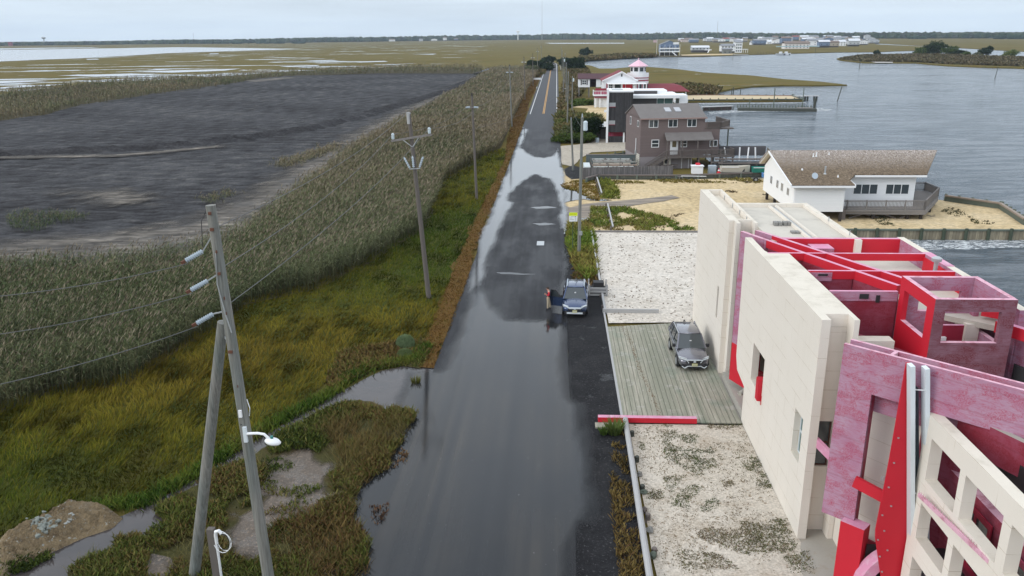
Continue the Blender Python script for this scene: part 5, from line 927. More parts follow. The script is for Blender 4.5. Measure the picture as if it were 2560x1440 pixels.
lh = MB(); lh.lathe(0, 0, [(.05, .12), (.16, .07), (.2, 0), (.17, -.06), (.02, -.08)], 16); lh.v = [(x*1.35+pp(6.5)[0]+.98, y+23.12, z+6.52-x*.25) for x, y, z in lh.v]; lh = lh.build('lamp_head', WHITE, pa, smooth=True)
MB().lathe(pp(6.5)[0]+.96, 23.12, [(.05, 6.63), (.05, 6.72)], 10).build('photocell', plain('teal plastic', (.02, .16, .15), .5), lh)
MB().box(pp(7.5)[0]-.05, pp(7.5)[0]+.05, 23.16, 23.24, 7.35, 7.6).build('small_insulator', WHITE, pa)
MB().tube([pp(7.2, -.17), pp(7.05, -.05, -.2), pp(7.25, .17)], .015, 5).build('cable_band', DARK, pa)
MB().tube([pp(7.9, .2), pp(7.6, .28, -.05), pp(7.3, .2)], .015, 5).build('loop_wire', WHITE, pa)
pb_ = thing('brace_pole', 'bare grey pole leaning in against the tall leaning pole', 'utility pole', -13.2, 24.4)
stick('pole', pb_, (-13.4, 24.4, -.4), (-10.75, 23.9, 10.4), .205, .17, POLEW, 18); MB().beam((-10.75, 23.9, 9.9), (-10.35, 23.5, 9.85), .08, .08).build('bracket', GALV, pb_)
cp_ = thing('conduit_post', 'short dark post with white conduit and looped cables, lower left', 'post', -11.9, 23.4)
MB().box(-12.0, -11.75, 23.3, 23.5, -.3, 2.95).build('post', POLED, cp_); MB().tube([(-11.66, 23.25, 0), (-11.66, 23.25, 2.75), (-11.62, 23.22, 2.95), (-11.5, 23.2, 3.0), (-11.42, 23.2, 2.9)], .06, 10).build('conduit', WHITE, cp_)
for k, (mt, r_) in enumerate(((WHITE, .62), (DARK, .45), (WHITE, .5))):
    MB().tube([(-11.45+.24*math.sin(t)*r_/.5+.05*k, 23.2, 2.55+.35*math.cos(t)*r_/.5) for t in np.linspace(-.6, 4.4, 14)], .013, 5).build('cable_loop', mt, cp_)
pc = thing('utility_pole', 'brown pole with a crossarm, two can insulators and three slanted arresters', 'utility pole', -9.6, 57.8)
stick('pole', pc, (-9.6, 57.8, -.3), (-10.5, 57.8, 13.9), .19, .13, POLED, 14); MB().tube([(-10.5, 57.8, 13.2), (-10.53, 57.8, 14.0)], .15, 12).build('pole_cap', TIMBER, pc)
MB().beam((-11.85, 57.62, 12.0), (-8.9, 57.62, 12.45), .12, .14).build('crossarm', RAILW, pc)
for x_, z_ in ((-11.7, 12.1), (-9.05, 12.5)): MB().lathe(x_, 57.62, [(.03, z_), (.1, z_+.05), (.11, z_+.38), (.06, z_+.46)], 12).build('insulator', TANK, pc)
MB().beam((-11.0, 57.6, 12.1), (-10.35, 57.6, 11.6), .04, .05).build('arm_brace', GALV, pc); MB().beam((-9.8, 57.6, 12.3), (-10.3, 57.6, 11.6), .04, .05).build('arm_brace', GALV, pc)
for x0, x1, z0, z1 in ((-10.55, -10.95, 10.05, 10.85), (-10.28, -10.33, 10.1, 10.95), (-9.85, -9.55, 10.1, 10.9)): insul(pc, (x0, 57.5, z0), (x1, 57.5, z1), .09, 12, 'arrester')
MB().beam((-10.6, 57.5, 10.0), (-9.8, 57.5, 10.05), .06, .06).build('arrester_bracket', GALV, pc)
labs = ['plain grey pole with a short twin insulator arm, second along the left verge', 'pale pole behind it, third along the left verge beside the brush', 'darker thin pole with tiny arm, fourth along the left verge', 'thin pole beyond the white culvert, fifth along the left verge', 'far thin pole by the dark bush, left of the road', 'small far pole where the road bends, left of the road']
for (v_, px_, lean, h_), lb in zip(((96.3, 0, -.3, 12.4), (177.3, 0, -.4, 12.9), (254, 0, -.3, 12.6), (325, .5, -.1, 12), (450, -.6, 0, 12), (616, -1.5, 0, 12)), labs):
    r = thing('utility_pole', lb, 'utility pole', -9.6+px_, v_); m_ = POLED if v_ in (96.3, 254, 325) else POLEW
    stick('pole', r, (-9.6+px_, v_, -.2), (-9.6+px_+lean, v_, h_), .17, .12, m_); za = h_-1.3
    MB().beam((-9.6+px_+lean-.65, v_-.15, za), (-9.6+px_+lean+.65, v_-.15, za), .1, .1).build('arm', RAILW, r)
    for s_ in (-.55, .55): MB().tube([(-9.6+px_+lean+s_*.4, v_-.2, za+.03), (-9.6+px_+lean+s_*1.35, v_-.2, za)], .1, 9).build('insulator', PORC, r)
    MB().tube([(-9.6+px_+lean, v_, h_-.1), (-9.6+px_+lean, v_, h_+.35)], [.1, .08], 8).build('top_pin', DARK, r)
rl = [(70.46, 2.17, .1, 12.4, 'tall grey pole with a can transformer standing beside the yellow sign', 1), (118, 2.6, -.4, 7.5, 'short dark stub pole behind the tall grey pole by the driveway', 0), (175.4, 2.45, .1, 11.5, 'pole with a cable lamp in the brush before the black house', 0), (218.6, 4.28, 0, 8.5, 'shorter grey pole with can transformer near the lighthouse house', 1), (232.7, 2.84, 0, 11.5, 'pole just behind the shorter one near the lighthouse house', 0), (270, 2.34, 0, 12, 'pole beside the road with a can, past the lighthouse house', 1), (324, 3.39, 0, 12, 'pole in front of the dark juniper on the right verge', 0), (400, 2.8, 0, 12, 'thin far pole on the right verge by the dark juniper', 0), (474, 2.82, 0, 12, 'farthest pole on the right verge where the road crests', 0)]
ends = []
for v_, u_, lean, h_, lb, can in rl:
    r = thing('utility_pole', lb, 'utility pole', u_, v_)
    stick('pole', r, (u_, v_, -.2), (u_+lean, v_, h_), .16, .11, POLEW); ends.append((u_+lean, v_, h_))
    if can: MB().lathe(u_+lean+.28, v_-.1, [(.12, h_-1.15), (.19, h_-1.1), (.19, h_-.45), (.21, h_-.42), (.1, h_-.3)], 14).build('transformer', TANK, r)
    MB().tube([(u_+lean, v_, h_-.05), (u_+lean, v_, h_+.3)], [.06, .04], 8).build('top_insulator', PORC, r)
MB().beam((2.1, 175.2, 8.3), (1.7, 175.2, 8.25), .05, .05).build('lamp_arm', WHITE, bpy.data.objects['utility_pole.009'] if 0 else None, label='tiny white street lamp arm on the pole before the black house', cat='lamp')
MB().box(2.15, 2.45, 70.2, 70.28, 2.0, 2.0+.35).build('meter_box', GALV, label='small grey box fixed low on the tall grey pole by the sign', cat='box')
# wires, each span one sagging line
def wire(label, p, q, sag=.5, r=.014, n=14, mat=None):
    p, q = Vector(p), Vector(q); pts = []
    for k in range(n+1):
        t = k/n; v = p.lerp(q, t); v.z -= sag*4*t*(1-t); pts.append(v)
    return MB().tube(pts, r, 5).build('power_line', mat or WIRE, label=label, cat='wire', group='power lines')
WIRE = plain('grey wire', (.09, .09, .09), .6, .05)
L3 = [(-11.25, 23.1, 12.6), (-11.22, 23.1, 11.65), (-11.2, 23.1, 10.55)]
for k, ((p_, sgn), nm) in enumerate(zip(((L3[0], (-1, 728)), (L3[1], (-1, 823)), (L3[2], (-1, 948))), ('upper', 'middle', 'lower'))):
    g = G(sgn[0], sgn[1], p_[2]-.6); d = Vector((g[0]-p_[0], g[1]-p_[1], 0)); wire(nm+' of the three wires running off the left edge', p_, (p_[0]+d.x*1.5, p_[1]+d.y*1.5, p_[2]-.8), .25, .013)
wire('highest wire from the leaning pole to the crossarm pole', pp(13.6, -.1), (-10.65, 57.7, 13.95), .5); wire('wire from the leaning pole to the left end of the crossarm', pp(12.3, -.1), (-11.7, 57.6, 12.5), .5); wire('wire from the leaning pole to the right end of the crossarm', pp(11.2, .1), (-9.05, 57.6, 12.9), .5)
wire('wire between the crossarm pole and the second verge pole, left one', (-11.7, 57.6, 12.5), (-10.5, 96.2, 11.2), .6, .012); wire('wire between the crossarm pole and the second verge pole, right one', (-9.05, 57.6, 12.9), (-9.1, 96.2, 11.2), .6, .012)
wire('wire between the second and third poles of the left verge, left one', (-10.5, 96.2, 11.2), (-10.6, 177, 11.6), 1.0, .011); wire('wire between the second and third poles of the left verge, right one', (-9.1, 96.2, 11.2), (-9.3, 177, 11.6), 1.0, .011)
wire('wire between the third and fourth poles of the left verge', (-10.2, 177, 12.9), (-9.9, 254, 12.6), 1.0, .011)
wire('thin wire crossing high over the flooded road', (-10.1, 96.3, 8.5), (2.3, 175.4, 8.3), 1.0, .012); wire('wire from the tall grey pole back to the lamp pole', (2.3, 70.5, 11.5), (2.5, 175.4, 9.0), 1.5, .011)
wire('service wire between the right verge poles by the lighthouse house', (2.55, 175.4, 10.5), (4.28, 218.6, 8), .8, .011)
# ---------------------------------------------------------------- roadside sign
sg = thing('roadside_sign', 'white sign with bright yellow header on a thin green post', 'sign', 1.58, 71.85)
sx0, sx1 = 1.28, 2.02; MB().box(1.60, 1.66, 71.86, 71.9, 0, 3.6).build('post', plain('green steel post', (.04, .07, .055), .6), sg)
MB().box(sx0, sx1, 71.82, 71.855, 2.9, 3.42).build('sign_panel', WHITE, sg); MB().box(sx0, sx1, 71.818, 71.856, 3.421, 3.72).build('sign_header', plain('fluorescent yellow', (.66, .78, .01), .6, .03), sg)
INK = plain('grey ink', (.30, .33, .36), .7, .05); INK2 = plain('olive ink', (.42, .44, .01), .7, .05)
for z_, a_, b_, m_ in ((3.60, .06, .68, INK2), (3.51, .08, .66, INK2), (3.33, .15, .42, INK), (3.31, .50, .64, DARK), (3.2, .08, .3, INK), (3.18, .52, .64, INK), (3.06, .06, .44, INK), (3.06, .52, .64, INK), (2.98, .52, .64, INK)):
    MB().box(sx0+a_, sx0+b_, 71.812, 71.8165, z_, z_+(.035 if m_ is not DARK else .06)).build('text_line', m_, sg)
MB().box(G(1351, 615)[0]-.35, G(1351, 615)[0]+.35, G(1351, 617)[1], G(1351, 617)[1]+1.6, .13, .152).build('drain_grate', GALV, label='pale rectangular metal plate set in the wet road', cat='drain plate')
# ---------------------------------------------------------------- cars
def ring(pts): return pts
def car(name, label, cx_, cy_, rot, L_, Wd, Hh, paint, z0=.15, rails=False, cuv=True, door=False, roofc=None):
    r = thing(name, label, 'car', cx_, cy_, z0, rot=rot); hw = Wd/2; fy, ry = -L_/2, L_/2
    # body: stations from nose to tail; (y, half width, sill z, belt z, deck z)
    st = [(fy, .62, .34, .62, .70), (fy+.10, .86, .24, .74, .84), (fy+.35, .96, .22, .84, .96), (fy+.8, .985, .24, .92, 1.02), (fy+1.25, 1.0, .26, .97, 1.06), (fy+1.6, 1.0, .26, .99, 1.08), (fy+2.2, 1.0, .26, 1.0, 1.08), (ry-1.2, 1.0, .26, 1.03, 1.1), (ry-.6, .99, .28, 1.06, 1.12), (ry-.15, .93, .32, 1.06, 1.12), (ry, .84, .40, 1.0, 1.06)]
    m = LM(r); n = 9; vs_ = []
    for y, w_, zs, zb, zd in st:
        w_ *= hw; vs_ += [(-w_*.86, y, zs), (-w_, y, zs+.18), (-w_, y, lerp(zs, zb, .62)), (-w_*.965, y, zb), (0, y, zd), (w_*.965, y, zb), (w_, y, lerp(zs, zb, .62)), (w_, y, zs+.18), (w_*.86, y, zs)]
    m.add(vs_, [(i*n+j, i*n+j+1, (i+1)*n+j+1, (i+1)*n+j) for i in range(len(st)-1) for j in range(n-1)]+[tuple(range(n)), tuple((len(st)-1)*n+j for j in range(n))[::-1]]+[(i*n+n-1, i*n, (i+1)*n, (i+1)*n+n-1) for i in range(len(st)-1)])
    body = m.build('body', paint, smooth=True); body.modifiers.new('s', 'SUBSURF').levels = 1; body.modifiers['s'].render_levels = 2
    yb0, yb1 = fy+1.18, ry-.12; yt0, yt1 = fy+1.98, ry-.62; zb, zt = 1.0, Hh-.06; wb, wt = hw*.93, hw*.70
    def P4(y, z, s):
        t = (z-zb)/(zt-zb); return (s*lerp(wb, wt, t), y, z)
    m = LM(r); m.add([(-wb, yb0, zb), (wb, yb0, zb), (wb, yb1, zb), (-wb, yb1, zb), (-wt, yt0, zt), (wt, yt0, zt), (wt, yt1, zt), (-wt, yt1, zt)], [(0, 1, 5, 4), (1, 2, 6, 5), (2, 3, 7, 6), (3, 0, 4, 7), (4, 5, 6, 7)]); m.build('windows', GLASS)
    m = LM(r); wr = wt*1.0
    m.add([(-wr, yt0-.02, zt), (wr, yt0-.02, zt), (wr*1.03, (yt0+yt1)/2, zt), (wr, yt1+.08, zt), (-wr, yt1+.08, zt), (-wr*1.03, (yt0+yt1)/2, zt), (-wr*.8, yt0+.08, zt+.05), (wr*.8, yt0+.08, zt+.05), (wr*.85, (yt0+yt1)/2, zt+.08), (wr*.8, yt1, zt+.05), (-wr*.8, yt1, zt+.05), (-wr*.85, (yt0+yt1)/2, zt+.08)],
          [(6, 7, 8, 11), (11, 8, 9, 10), (0, 1, 7, 6), (1, 2, 8, 7), (2, 3, 9, 8), (3, 4, 10, 9), (4, 5, 11, 10), (5, 0, 6, 11), (0, 5, 4, 3, 2, 1)])
    m.build('roof', paint, smooth=True)
    for s in (-1, 1):
        m = LM(r); m.beam((s*wb*1.0, yb0-.02, zb-.02), (s*wt*1.0, yt0, zt+.01), .09, .06); m.beam((s*wt, yt0, zt+.01), (s*wt, yt1, zt+.01), .07, .06); m.beam((s*wt, yt1, zt), (s*wb, yb1, zb), .22, .08, up=(1, 0, 0)); m.beam((s*wb, yb0, zb+.01), (s*wb, yb1, zb+.03), .06, .06)
        m.build('pillar', paint)
        m = LM(r)
        for t in (.42, .72): y_ = lerp(yb0, yb1, t); m.beam((s*wb*1.0, y_, zb), (s*wt*1.01, y_+.05, zt), .07, .05)
        m.build('door_post', DARK)
        if rails: LM(r).tube([(s*wt*.93, yt0+.15, zt+.06), (s*wt*.95, yt0+.25, zt+.14), (s*wt*.95, yt1-.2, zt+.14), (s*wt*.93, yt1-.05, zt+.05)], .03, 8).build('roof_rail', PORC)
        LM(r).box(min(s*hw*.98, s*hw*1.17), max(s*hw*.98, s*hw*1.17), yb0+.25, yb0+.42, 1.0, 1.16).build('mirror', paint if name == 'x' else DARK)
        hl = LM(r).prism([(s*hw*.50, fy+.05), (s*hw*.90, fy+.18), (s*hw*.955, fy+.42), (s*hw*.80, fy+.30)], .74, .84).build('headlight', LAMPG)
        for y_ in (fy+.88, fy+.88+2.66):
            x0_, x1_ = sorted((s*(hw-.22), s*(hw+.012))); t_ = LM(r).tube([(x0_, y_, .34), (x1_, y_, .34)], .345, 22).build('wheel', DARK)
            x0_, x1_ = sorted((s*(hw-.1), s*(hw+.02))); LM(r).tube([(x0_, y_, .34), (x1_, y_, .34)], .22, 10).build('rim', GALV, t_)
            ar = [(y_+.43*math.cos(a_), .34+.43*math.sin(a_)) for a_ in np.linspace(-.25, math.pi+.25, 12)]+[(y_+.36*math.cos(a_), .34+.36*math.sin(a_)) for a_ in np.linspace(math.pi+.25, -.25, 12)]
            LM(r).panel((s*(hw+.004), 0, 0), (0, 1, 0), (0, 0, 1), (-s*.08, 0, 0), ar).build('wheel_arch', DARK)
    LM(r).box(-hw*.52, hw*.52, fy-.02, fy+.12, .52, .72).build('grille', DARK); g = LM(r)
    if cuv: g.beam((-hw*.86, fy+.12, .80), (-hw*.5, fy-.01, .74), .04, .04); g.beam((hw*.86, fy+.12, .80), (hw*.5, fy-.01, .74), .04, .04); g.beam((-hw*.5, fy-.03, .74), (hw*.5, fy-.03, .74), .05, .05); g.beam((-hw*.5, fy-.02, .74), (-hw*.36, fy-.03, .56), .04, .04); g.beam((hw*.5, fy-.02, .74), (hw*.36, fy-.03, .56), .04, .04)
    else: g.beam((-hw*.9, fy+.18, .86), (-hw*.45, fy-.02, .70), .05, .06); g.beam((hw*.9, fy+.18, .86), (hw*.45, fy-.02, .70), .05, .06); g.beam((-hw*.46, fy-.04, .70), (hw*.46, fy-.04, .70), .05, .1)
    g.build('chrome_bar', ALU)
    LM(r).box(-hw*.8, hw*.8, fy-.005, fy+.2, .22, .45).build('lower_bumper', DARK); q = LM(r)
    if cuv: q.beam((-hw*.78, fy+.0, .36), (-hw*.62, fy-.03, .24), .04, .04); q.beam((-hw*.62, fy-.03, .24), (-hw*.4, fy-.03, .36), .04, .05); q.beam((-hw*.4, fy-.03, .36), (hw*.4, fy-.03, .36), .04, .04); q.beam((hw*.4, fy-.03, .36), (hw*.62, fy-.03, .24), .04, .05); q.beam((hw*.62, fy-.03, .24), (hw*.78, fy, .36), .04, .04)
    else: q.beam((-hw*.62, fy-.02, .33), (hw*.62, fy-.02, .33), .06, .11)
    q.build('bumper_trim', ALU)
    pl_ = LM(r).box(-.16, .16, fy-.08, fy-.055, .38, .54).build('number_plate', plain('pale yellow plate', (.60, .58, .30), .6, .05)); LM(r).box(-.12, .12, fy-.084, fy-.081, .44, .48).build('plate_characters', INK, pl_)
    LM(r).box(-.07, .07, fy-.055, fy-.03, .6, .69).build('badge', ALU)
    LM(r).add([(-.1, yt1-.05, zt+.08), (.1, yt1-.05, zt+.08), (0, yt1+.1, zt+.08), (0, yt1+.08, zt+.18)], [(0, 1, 3), (1, 2, 3), (2, 0, 3)]).build('roof_antenna', DARK)
    LM(r).box(-.06, .05, yb0+.40, yb0+.45, zb+.30, zb+.36).build('sticker', WHITE)
    if door:
        hx, hy = -hw*.98, yb0+.2; a_ = math.radians(68); dx, dy = -math.sin(a_), math.cos(a_)
        q = LM(r); q.panel((hx, hy, 0), (dx, dy, 0), (0, 0, 1), (.03, .1, 0), [(0, .32), (1.0, .3), (1.08, .6), (1.08, 1.0), (0, .98)]); q.build('open_door', paint)
        o_ = LM(r).panel((hx, hy, 0), (dx, dy, 0), (0, 0, 1), (.02, .05, 0), [(.12, .985), (1.08, 1.0), (.95, 1.5), (.55, 1.5)], [[(.25, 1.02), (1.0, 1.03), (.90, 1.44), (.58, 1.44)]]).build('door_frame', DARK)
        LM(r).panel((hx+.01, hy+.02, 0), (dx, dy, 0), (0, 0, 1), (.004, .01, 0), [(.22, 1.0), (1.03, 1.01), (.92, 1.46), (.57, 1.46)]).build('pane', GLASS, o_)
        LM(r).box(-hw*.99, -hw*.9, hy+.12, hy+1.05, .4, 1.45).build('door_opening', VOID)
    return r
def carpaint(name, col):
    m = NT(name); m.set('Base Color', tuple(col)+(1,)); m.set('Metallic', .55); m.set('Roughness', .25); m.set('Coat Weight', 1.); m.set('Coat Roughness', .04); return m.m
LAMPG = plain('headlamp glass', (.45, .48, .50), .15, .1)
CG = carpaint('grey metallic paint', (.16, .16, .185)); CB = carpaint('navy metallic paint', (.025, .05, .12))
gf = Vector(G(1735, 922, .2)); car('parked_car', 'dark grey compact suv parked on the timber deck against the cream wall', 8.20, 46.25, math.radians(1), 4.6, 1.86, 1.70, CG, z0=.2)
car('parked_car', 'navy blue suv with silver roof rails and open driver door on the wet road', 1.52, 55.6, math.radians(-2.5), 4.40, 1.81, 1.67, CB, z0=.15, rails=True, cuv=False, door=True)
# ---------------------------------------------------------------- the person
def skin(name, root, verts, edges, rad, mat, loc, sub=2):
    me = bpy.data.meshes.new(name); me.from_pydata(verts, edges, []); me.materials.append(mat)
    o = bpy.data.objects.new(name, me); C.objects.link(o); o.parent = root
    s = o.modifiers.new('skin', 'SKIN'); 
    for i, v in enumerate(me.skin_vertices[0].data): v.radius = (rad[i], rad[i]*(1 if len(rad) else 1)); v.use_root = (i == 0)
    o.modifiers.new('sub', 'SUBSURF').levels = sub; o.modifiers['sub'].render_levels = sub
    s.use_smooth_shade = True; return o
x, y = G(1367, 779); pr = thing('person', 'standing person in red sleeved dark vest and khaki trousers looking down at a phone', 'person', x+.1, y, .155)
# faces -u (towards the photo's left); right arm and left arm hold a phone at chest height
bv = [(0, 0, .92), (0.02, 0, 1.12), (.03, 0, 1.36), (.0, 0, 1.47), (-.04, 0, 1.56), (-.06, 0, 1.64),
      (.0, -.10, .88), (-.02, -.11, .50), (-.03, -.11, .10), (.0, .10, .88), (.10, .12, .50), (-.20, .12, .10) if 0 else (.16, .13, .10), 
      (.03, -.20, 1.40), (.06, -.24, 1.14), (-.17, -.14, 1.18), (.03, .20, 1.40), (.05, .24, 1.14), (-.18, .14, 1.18)]
be = [(0, 1), (1, 2), (2, 3), (3, 4), (4, 5), (0, 6), (6, 7), (7, 8), (0, 9), (9, 10), (10, 11), (2, 12), (12, 13), (13, 14), (2, 15), (15, 16), (16, 17)]
br_ = [.13, .12, .14, .06, .085, .07, .085, .06, .045, .085, .06, .045, .06, .05, .035, .06, .05, .035]
bd = skin('body', pr, bv, be, br_, SKIN, None)
KHK = plain('khaki cloth', (.36, .30, .21), .9, .1, 8.); NAVY = plain('navy cloth', (.02, .022, .04), .9, .1, 8.)
skin('trousers', pr, [(0, 0, .98), (0, 0, .88), (.0, -.10, .82), (-.02, -.11, .50), (-.03, -.11, .12), (.0, .10, .82), (.10, .12, .50), (.16, .13, .12)], [(0, 1), (1, 2), (2, 3), (3, 4), (1, 5), (5, 6), (6, 7)], [.15, .155, .11, .085, .075, .11, .085, .075], KHK, None)
skin('vest', pr, [(0.01, 0, .93), (.03, 0, 1.15), (.03, 0, 1.38), (.02, 0, 1.47)], [(0, 1), (1, 2), (2, 3)], [.165, .17, .18, .09], NAVY, None)
for s in (-1, 1): skin('sleeve', pr, [(.03, s*.17, 1.42), (.06, s*.25, 1.16), (-.12, s*.17, 1.17)], [(0, 1), (1, 2)], [.085, .07, .055], RED, None)
for x_, y_ in ((-.03, -.11), (.16, .13)): skin('shoe', pr, [(x_+.04, y_, .05), (x_-.18, y_, .04)], [(0, 1)], [.055, .045], DARK, None, 1)
hr = MB(); bm = bmesh.new(); bmesh.ops.create_uvsphere(bm, u_segments=14, v_segments=10, radius=1)
me = bpy.data.meshes.new('hair'); 
for v in bm.verts: v.co = Vector((v.co.x*.108-.035, v.co.y*.1, v.co.z*.085+1.655))
bm.to_mesh(me); bm.free(); me.materials.append(plain('dark brown hair', (.03, .02, .014), .8, .1, 9.)); ho = bpy.data.objects.new('hair', me); C.objects.link(ho); ho.parent = pr
def facebit(nm, c, r, mat):
    bm = bmesh.new(); bmesh.ops.create_uvsphere(bm, u_segments=10, v_segments=8, radius=1)
    for v in bm.verts: v.co = Vector((v.co.x*r[0]+c[0], v.co.y*r[1]+c[1], v.co.z*r[2]+c[2]))
    me = bpy.data.meshes.new(nm); bm.to_mesh(me); bm.free(); me.materials.append(mat); o = bpy.data.objects.new(nm, me); C.objects.link(o); o.parent = pr
facebit('nose', (-.150, 0, 1.585), (.02, .014, .02), SKIN); facebit('eye', (-.132, .03, 1.612), (.012, .014, .009), DARK); facebit('eye', (-.132, -.03, 1.612), (.012, .014, .009), DARK); facebit('mouth', (-.128, 0, 1.545), (.012, .028, .007), REDD)
for s in (-1, 1):
    facebit('ear', (-.03, s*.1, 1.59), (.022, .012, .032), SKIN)
    skin('hand', pr, [(-.19, s*.13, 1.18), (-.235, s*.085, 1.205)]+[(-.262-.004*k, s*(.066-.006*k), 1.235-.02*k) for k in range(4)]+[(-.225, s*.05, 1.245)], [(0, 1)]+[(1, 2+k) for k in range(5)], [.032, .03, .010, .010, .010, .009, .011], SKIN, None, 1)
me = bpy.data.meshes.new('p'); q = MB().box(-.30, -.285, -.04, .04, 1.18, 1.33)
me.from_pydata(q.v, [], q.f); me.materials.append(DARK); o = bpy.data.objects.new('phone', me); C.objects.link(o); o.location = pr.location; o.rotation_euler = (0, 0, -A)
props(o, 'small dark phone held up in front of the person in the vest', 'phone')
# ---------------------------------------------------------------- vegetation
def inpoly(x, y, poly):
    ins = np.zeros(len(x), bool); n = len(poly); px_ = np.array([p[0] for p in poly]); py_ = np.array([p[1] for p in poly])
    for i in range(n):
        x0, y0, x1, y1 = px_[i], py_[i], px_[i-1], py_[i-1]
        c_ = ((y0 > y) != (y1 > y)); xi = (x1-x0)*(y-y0)/(y1-y0+1e-12)+x0; ins ^= c_ & (x < xi)
    return ins
def scatter(poly, dens, d0=45., pw=1.4, vmax=1e9, umin=-1e9, edge=0):
    "points inside a polygon; dens per square metre up to d0 metres away, thinning beyond"
    P_ = np.array(poly); x0, y0 = P_.min(0); x1, y1 = P_.max(0); x0 = max(x0, umin); y1 = min(y1, vmax); y0 = max(y0, 6)
    out = []; ys = [y0]
    while ys[-1] < y1: ys.append(min(y1, ys[-1]*1.15+2))
    for a_, b_ in zip(ys[:-1], ys[1:]):
        d = max(1., ((a_+b_)/2)/d0); n = int((x1-x0)*(b_-a_)*dens/d**pw); x = rng.uniform(x0, x1, n); y = rng.uniform(a_, b_, n)
        k = inpoly(x, y, poly); out.append(np.c_[x[k], y[k]])
    return np.concatenate(out)
def fov(p, margin=6):
    "keep what can be seen from about here"
    x, y = p[:, 0], p[:, 1]; return p[(x > -.70*y-margin-8) & (x < .66*y+margin)]
def mixc(cols, t):
    cols = np.array(cols); t = np.clip(t, 0, .9999)*(len(cols)-1); i = t.astype(int); f = (t-i)[:, None]; return cols[i]*(1-f)+cols[i+1]*f
def blades(name, P_, z, h, w_, lean, col, ctip, label=None, segs=2, **k):
    "one curved ribbon per point"
    n = len(P_); th = rng.uniform(0, math.pi, n); ax = np.c_[np.cos(th), np.sin(th), np.zeros(n)]*w_[:, None]/2
    V = []; Cc = []
    b = np.c_[P_, np.full(n, z)]
    for s in range(segs+1):
        t = s/segs; c_ = b+np.c_[lean*(t**1.6)[..., None] if 0 else lean*t**1.6, h*(t-.18*t*t*0)]
        f = 1-.85*t if s == segs else 1-.25*t
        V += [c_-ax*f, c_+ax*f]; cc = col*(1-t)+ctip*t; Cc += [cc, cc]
    V = np.stack(V, 1); Cc = np.stack(Cc, 1); m = 2*(segs+1); base = np.arange(n)[:, None]*m
    F = np.concatenate([base+np.array([[2*s, 2*s+1, 2*s+3, 2*s+2]]) for s in range(segs)])
    o = meshnp(name, V.reshape(-1, 3), F, FOL, Cc.reshape(-1, 3)); props(o, label, None, None, 'stuff'); return o
def reeds(name, P_, z, hmean, tan, big=1.):
    n = len(P_); d = np.hypot(P_[:, 0], P_[:, 1]); g = np.clip(d/55, 1, 7)*big
    nz_ = vnoise(P_[:, 0], P_[:, 1], .12, 3); nn_ = vnoise(P_[:, 0], P_[:, 1], .5, 5)
    h = hmean*(1+.13*nz_+.10*nn_)*rng.uniform(.75, 1.1, n); wind = np.c_[.35+rng.normal(0, .22, n), .05+rng.normal(0, .22, n)]*(h/2.6)[:, None]
    base = mixc([(.040, .060, .025), (.078, .098, .044), (.14, .145, .078)], .5+.45*nz_+rng.normal(0, .22, n))
    br = mixc([(.12, .092, .055), (.19, .14, .088), (.17, .14, .09)], rng.uniform(0, 1, n))
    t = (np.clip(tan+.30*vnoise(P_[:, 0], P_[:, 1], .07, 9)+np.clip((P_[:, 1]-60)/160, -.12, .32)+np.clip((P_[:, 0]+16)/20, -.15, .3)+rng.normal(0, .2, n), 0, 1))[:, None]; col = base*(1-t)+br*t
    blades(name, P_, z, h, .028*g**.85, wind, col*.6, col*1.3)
    # leaves: side ribbons starting part way up
    k = 4; Q = np.repeat(P_, k, 0); hh = np.repeat(h, k); gg = np.repeat(g, k); cc = np.repeat(col, k, 0)*rng.uniform(.6, 1.55, (n*k, 1)); ww = np.repeat(wind, k, 0)
    t0 = rng.uniform(.25, .85, n*k); a_ = rng.uniform(0, 6.28, n*k); l = rng.uniform(.35, .6, n*k)*np.sqrt(gg)
    b = np.c_[Q+ww*(t0**1.6)[:, None], z+hh*t0]; dx = np.c_[np.cos(a_), np.sin(a_)]*l[:, None]+ww*.25
    m_ = b+np.c_[dx*.55, l*.45]; e_ = b+np.c_[dx*1.1, l*.28]; sd_ = np.c_[-np.sin(a_), np.cos(a_), np.zeros(n*k)]*(.018*gg**.85)[:, None]
    V = np.stack([b-sd_*.6, b+sd_*.6, m_+sd_, m_-sd_, e_+sd_*.15, e_-sd_*.15], 1); F = (np.arange(n*k)[:, None]*6); F = np.concatenate([F+np.array([[0, 1, 2, 3]]), F+np.array([[3, 2, 4, 5]])])
    o = meshnp(name, V.reshape(-1, 3), F, FOL, np.repeat(cc, 6, 0)); props(o, None, None, None, 'stuff')
    # plumes
    s = rng.uniform(0, 1, n) < (.62+.25*nz_); b = np.c_[P_+wind, z+h][s]; m = len(b); pl = (rng.uniform(.30, .50, m)*np.sqrt(g[s])); ww = wind[s]/(np.linalg.norm(wind[s], axis=1, keepdims=True)+1e-6)
    th = rng.uniform(0, 3.14, m); sd_ = np.c_[np.cos(th), np.sin(th), np.zeros(m)]*(.034*g[s]**.7)[:, None]
    e_ = b+np.c_[ww*pl[:, None]*.55, pl*.7]; mid = b*.55+e_*.45; pc_ = mixc([(.15, .115, .08), (.22, .185, .13), (.19, .165, .12), (.13, .10, .075)], rng.uniform(0, 1, m))
    V = np.stack([b, mid-sd_, e_, mid+sd_], 1); F = np.arange(m)[:, None]*4+np.array([[0, 1, 2, 3]])
    o = meshnp(name, V.reshape(-1, 3), F, FOL, np.repeat(pc_, 4, 0)); props(o, None, None, None, 'stuff')
tracks_clear = lambda p: p
rp = fov(scatter(reed_poly, 24, 48, 1.45, 470))
reeds('reeds', rp, .1, 2.35, .22)
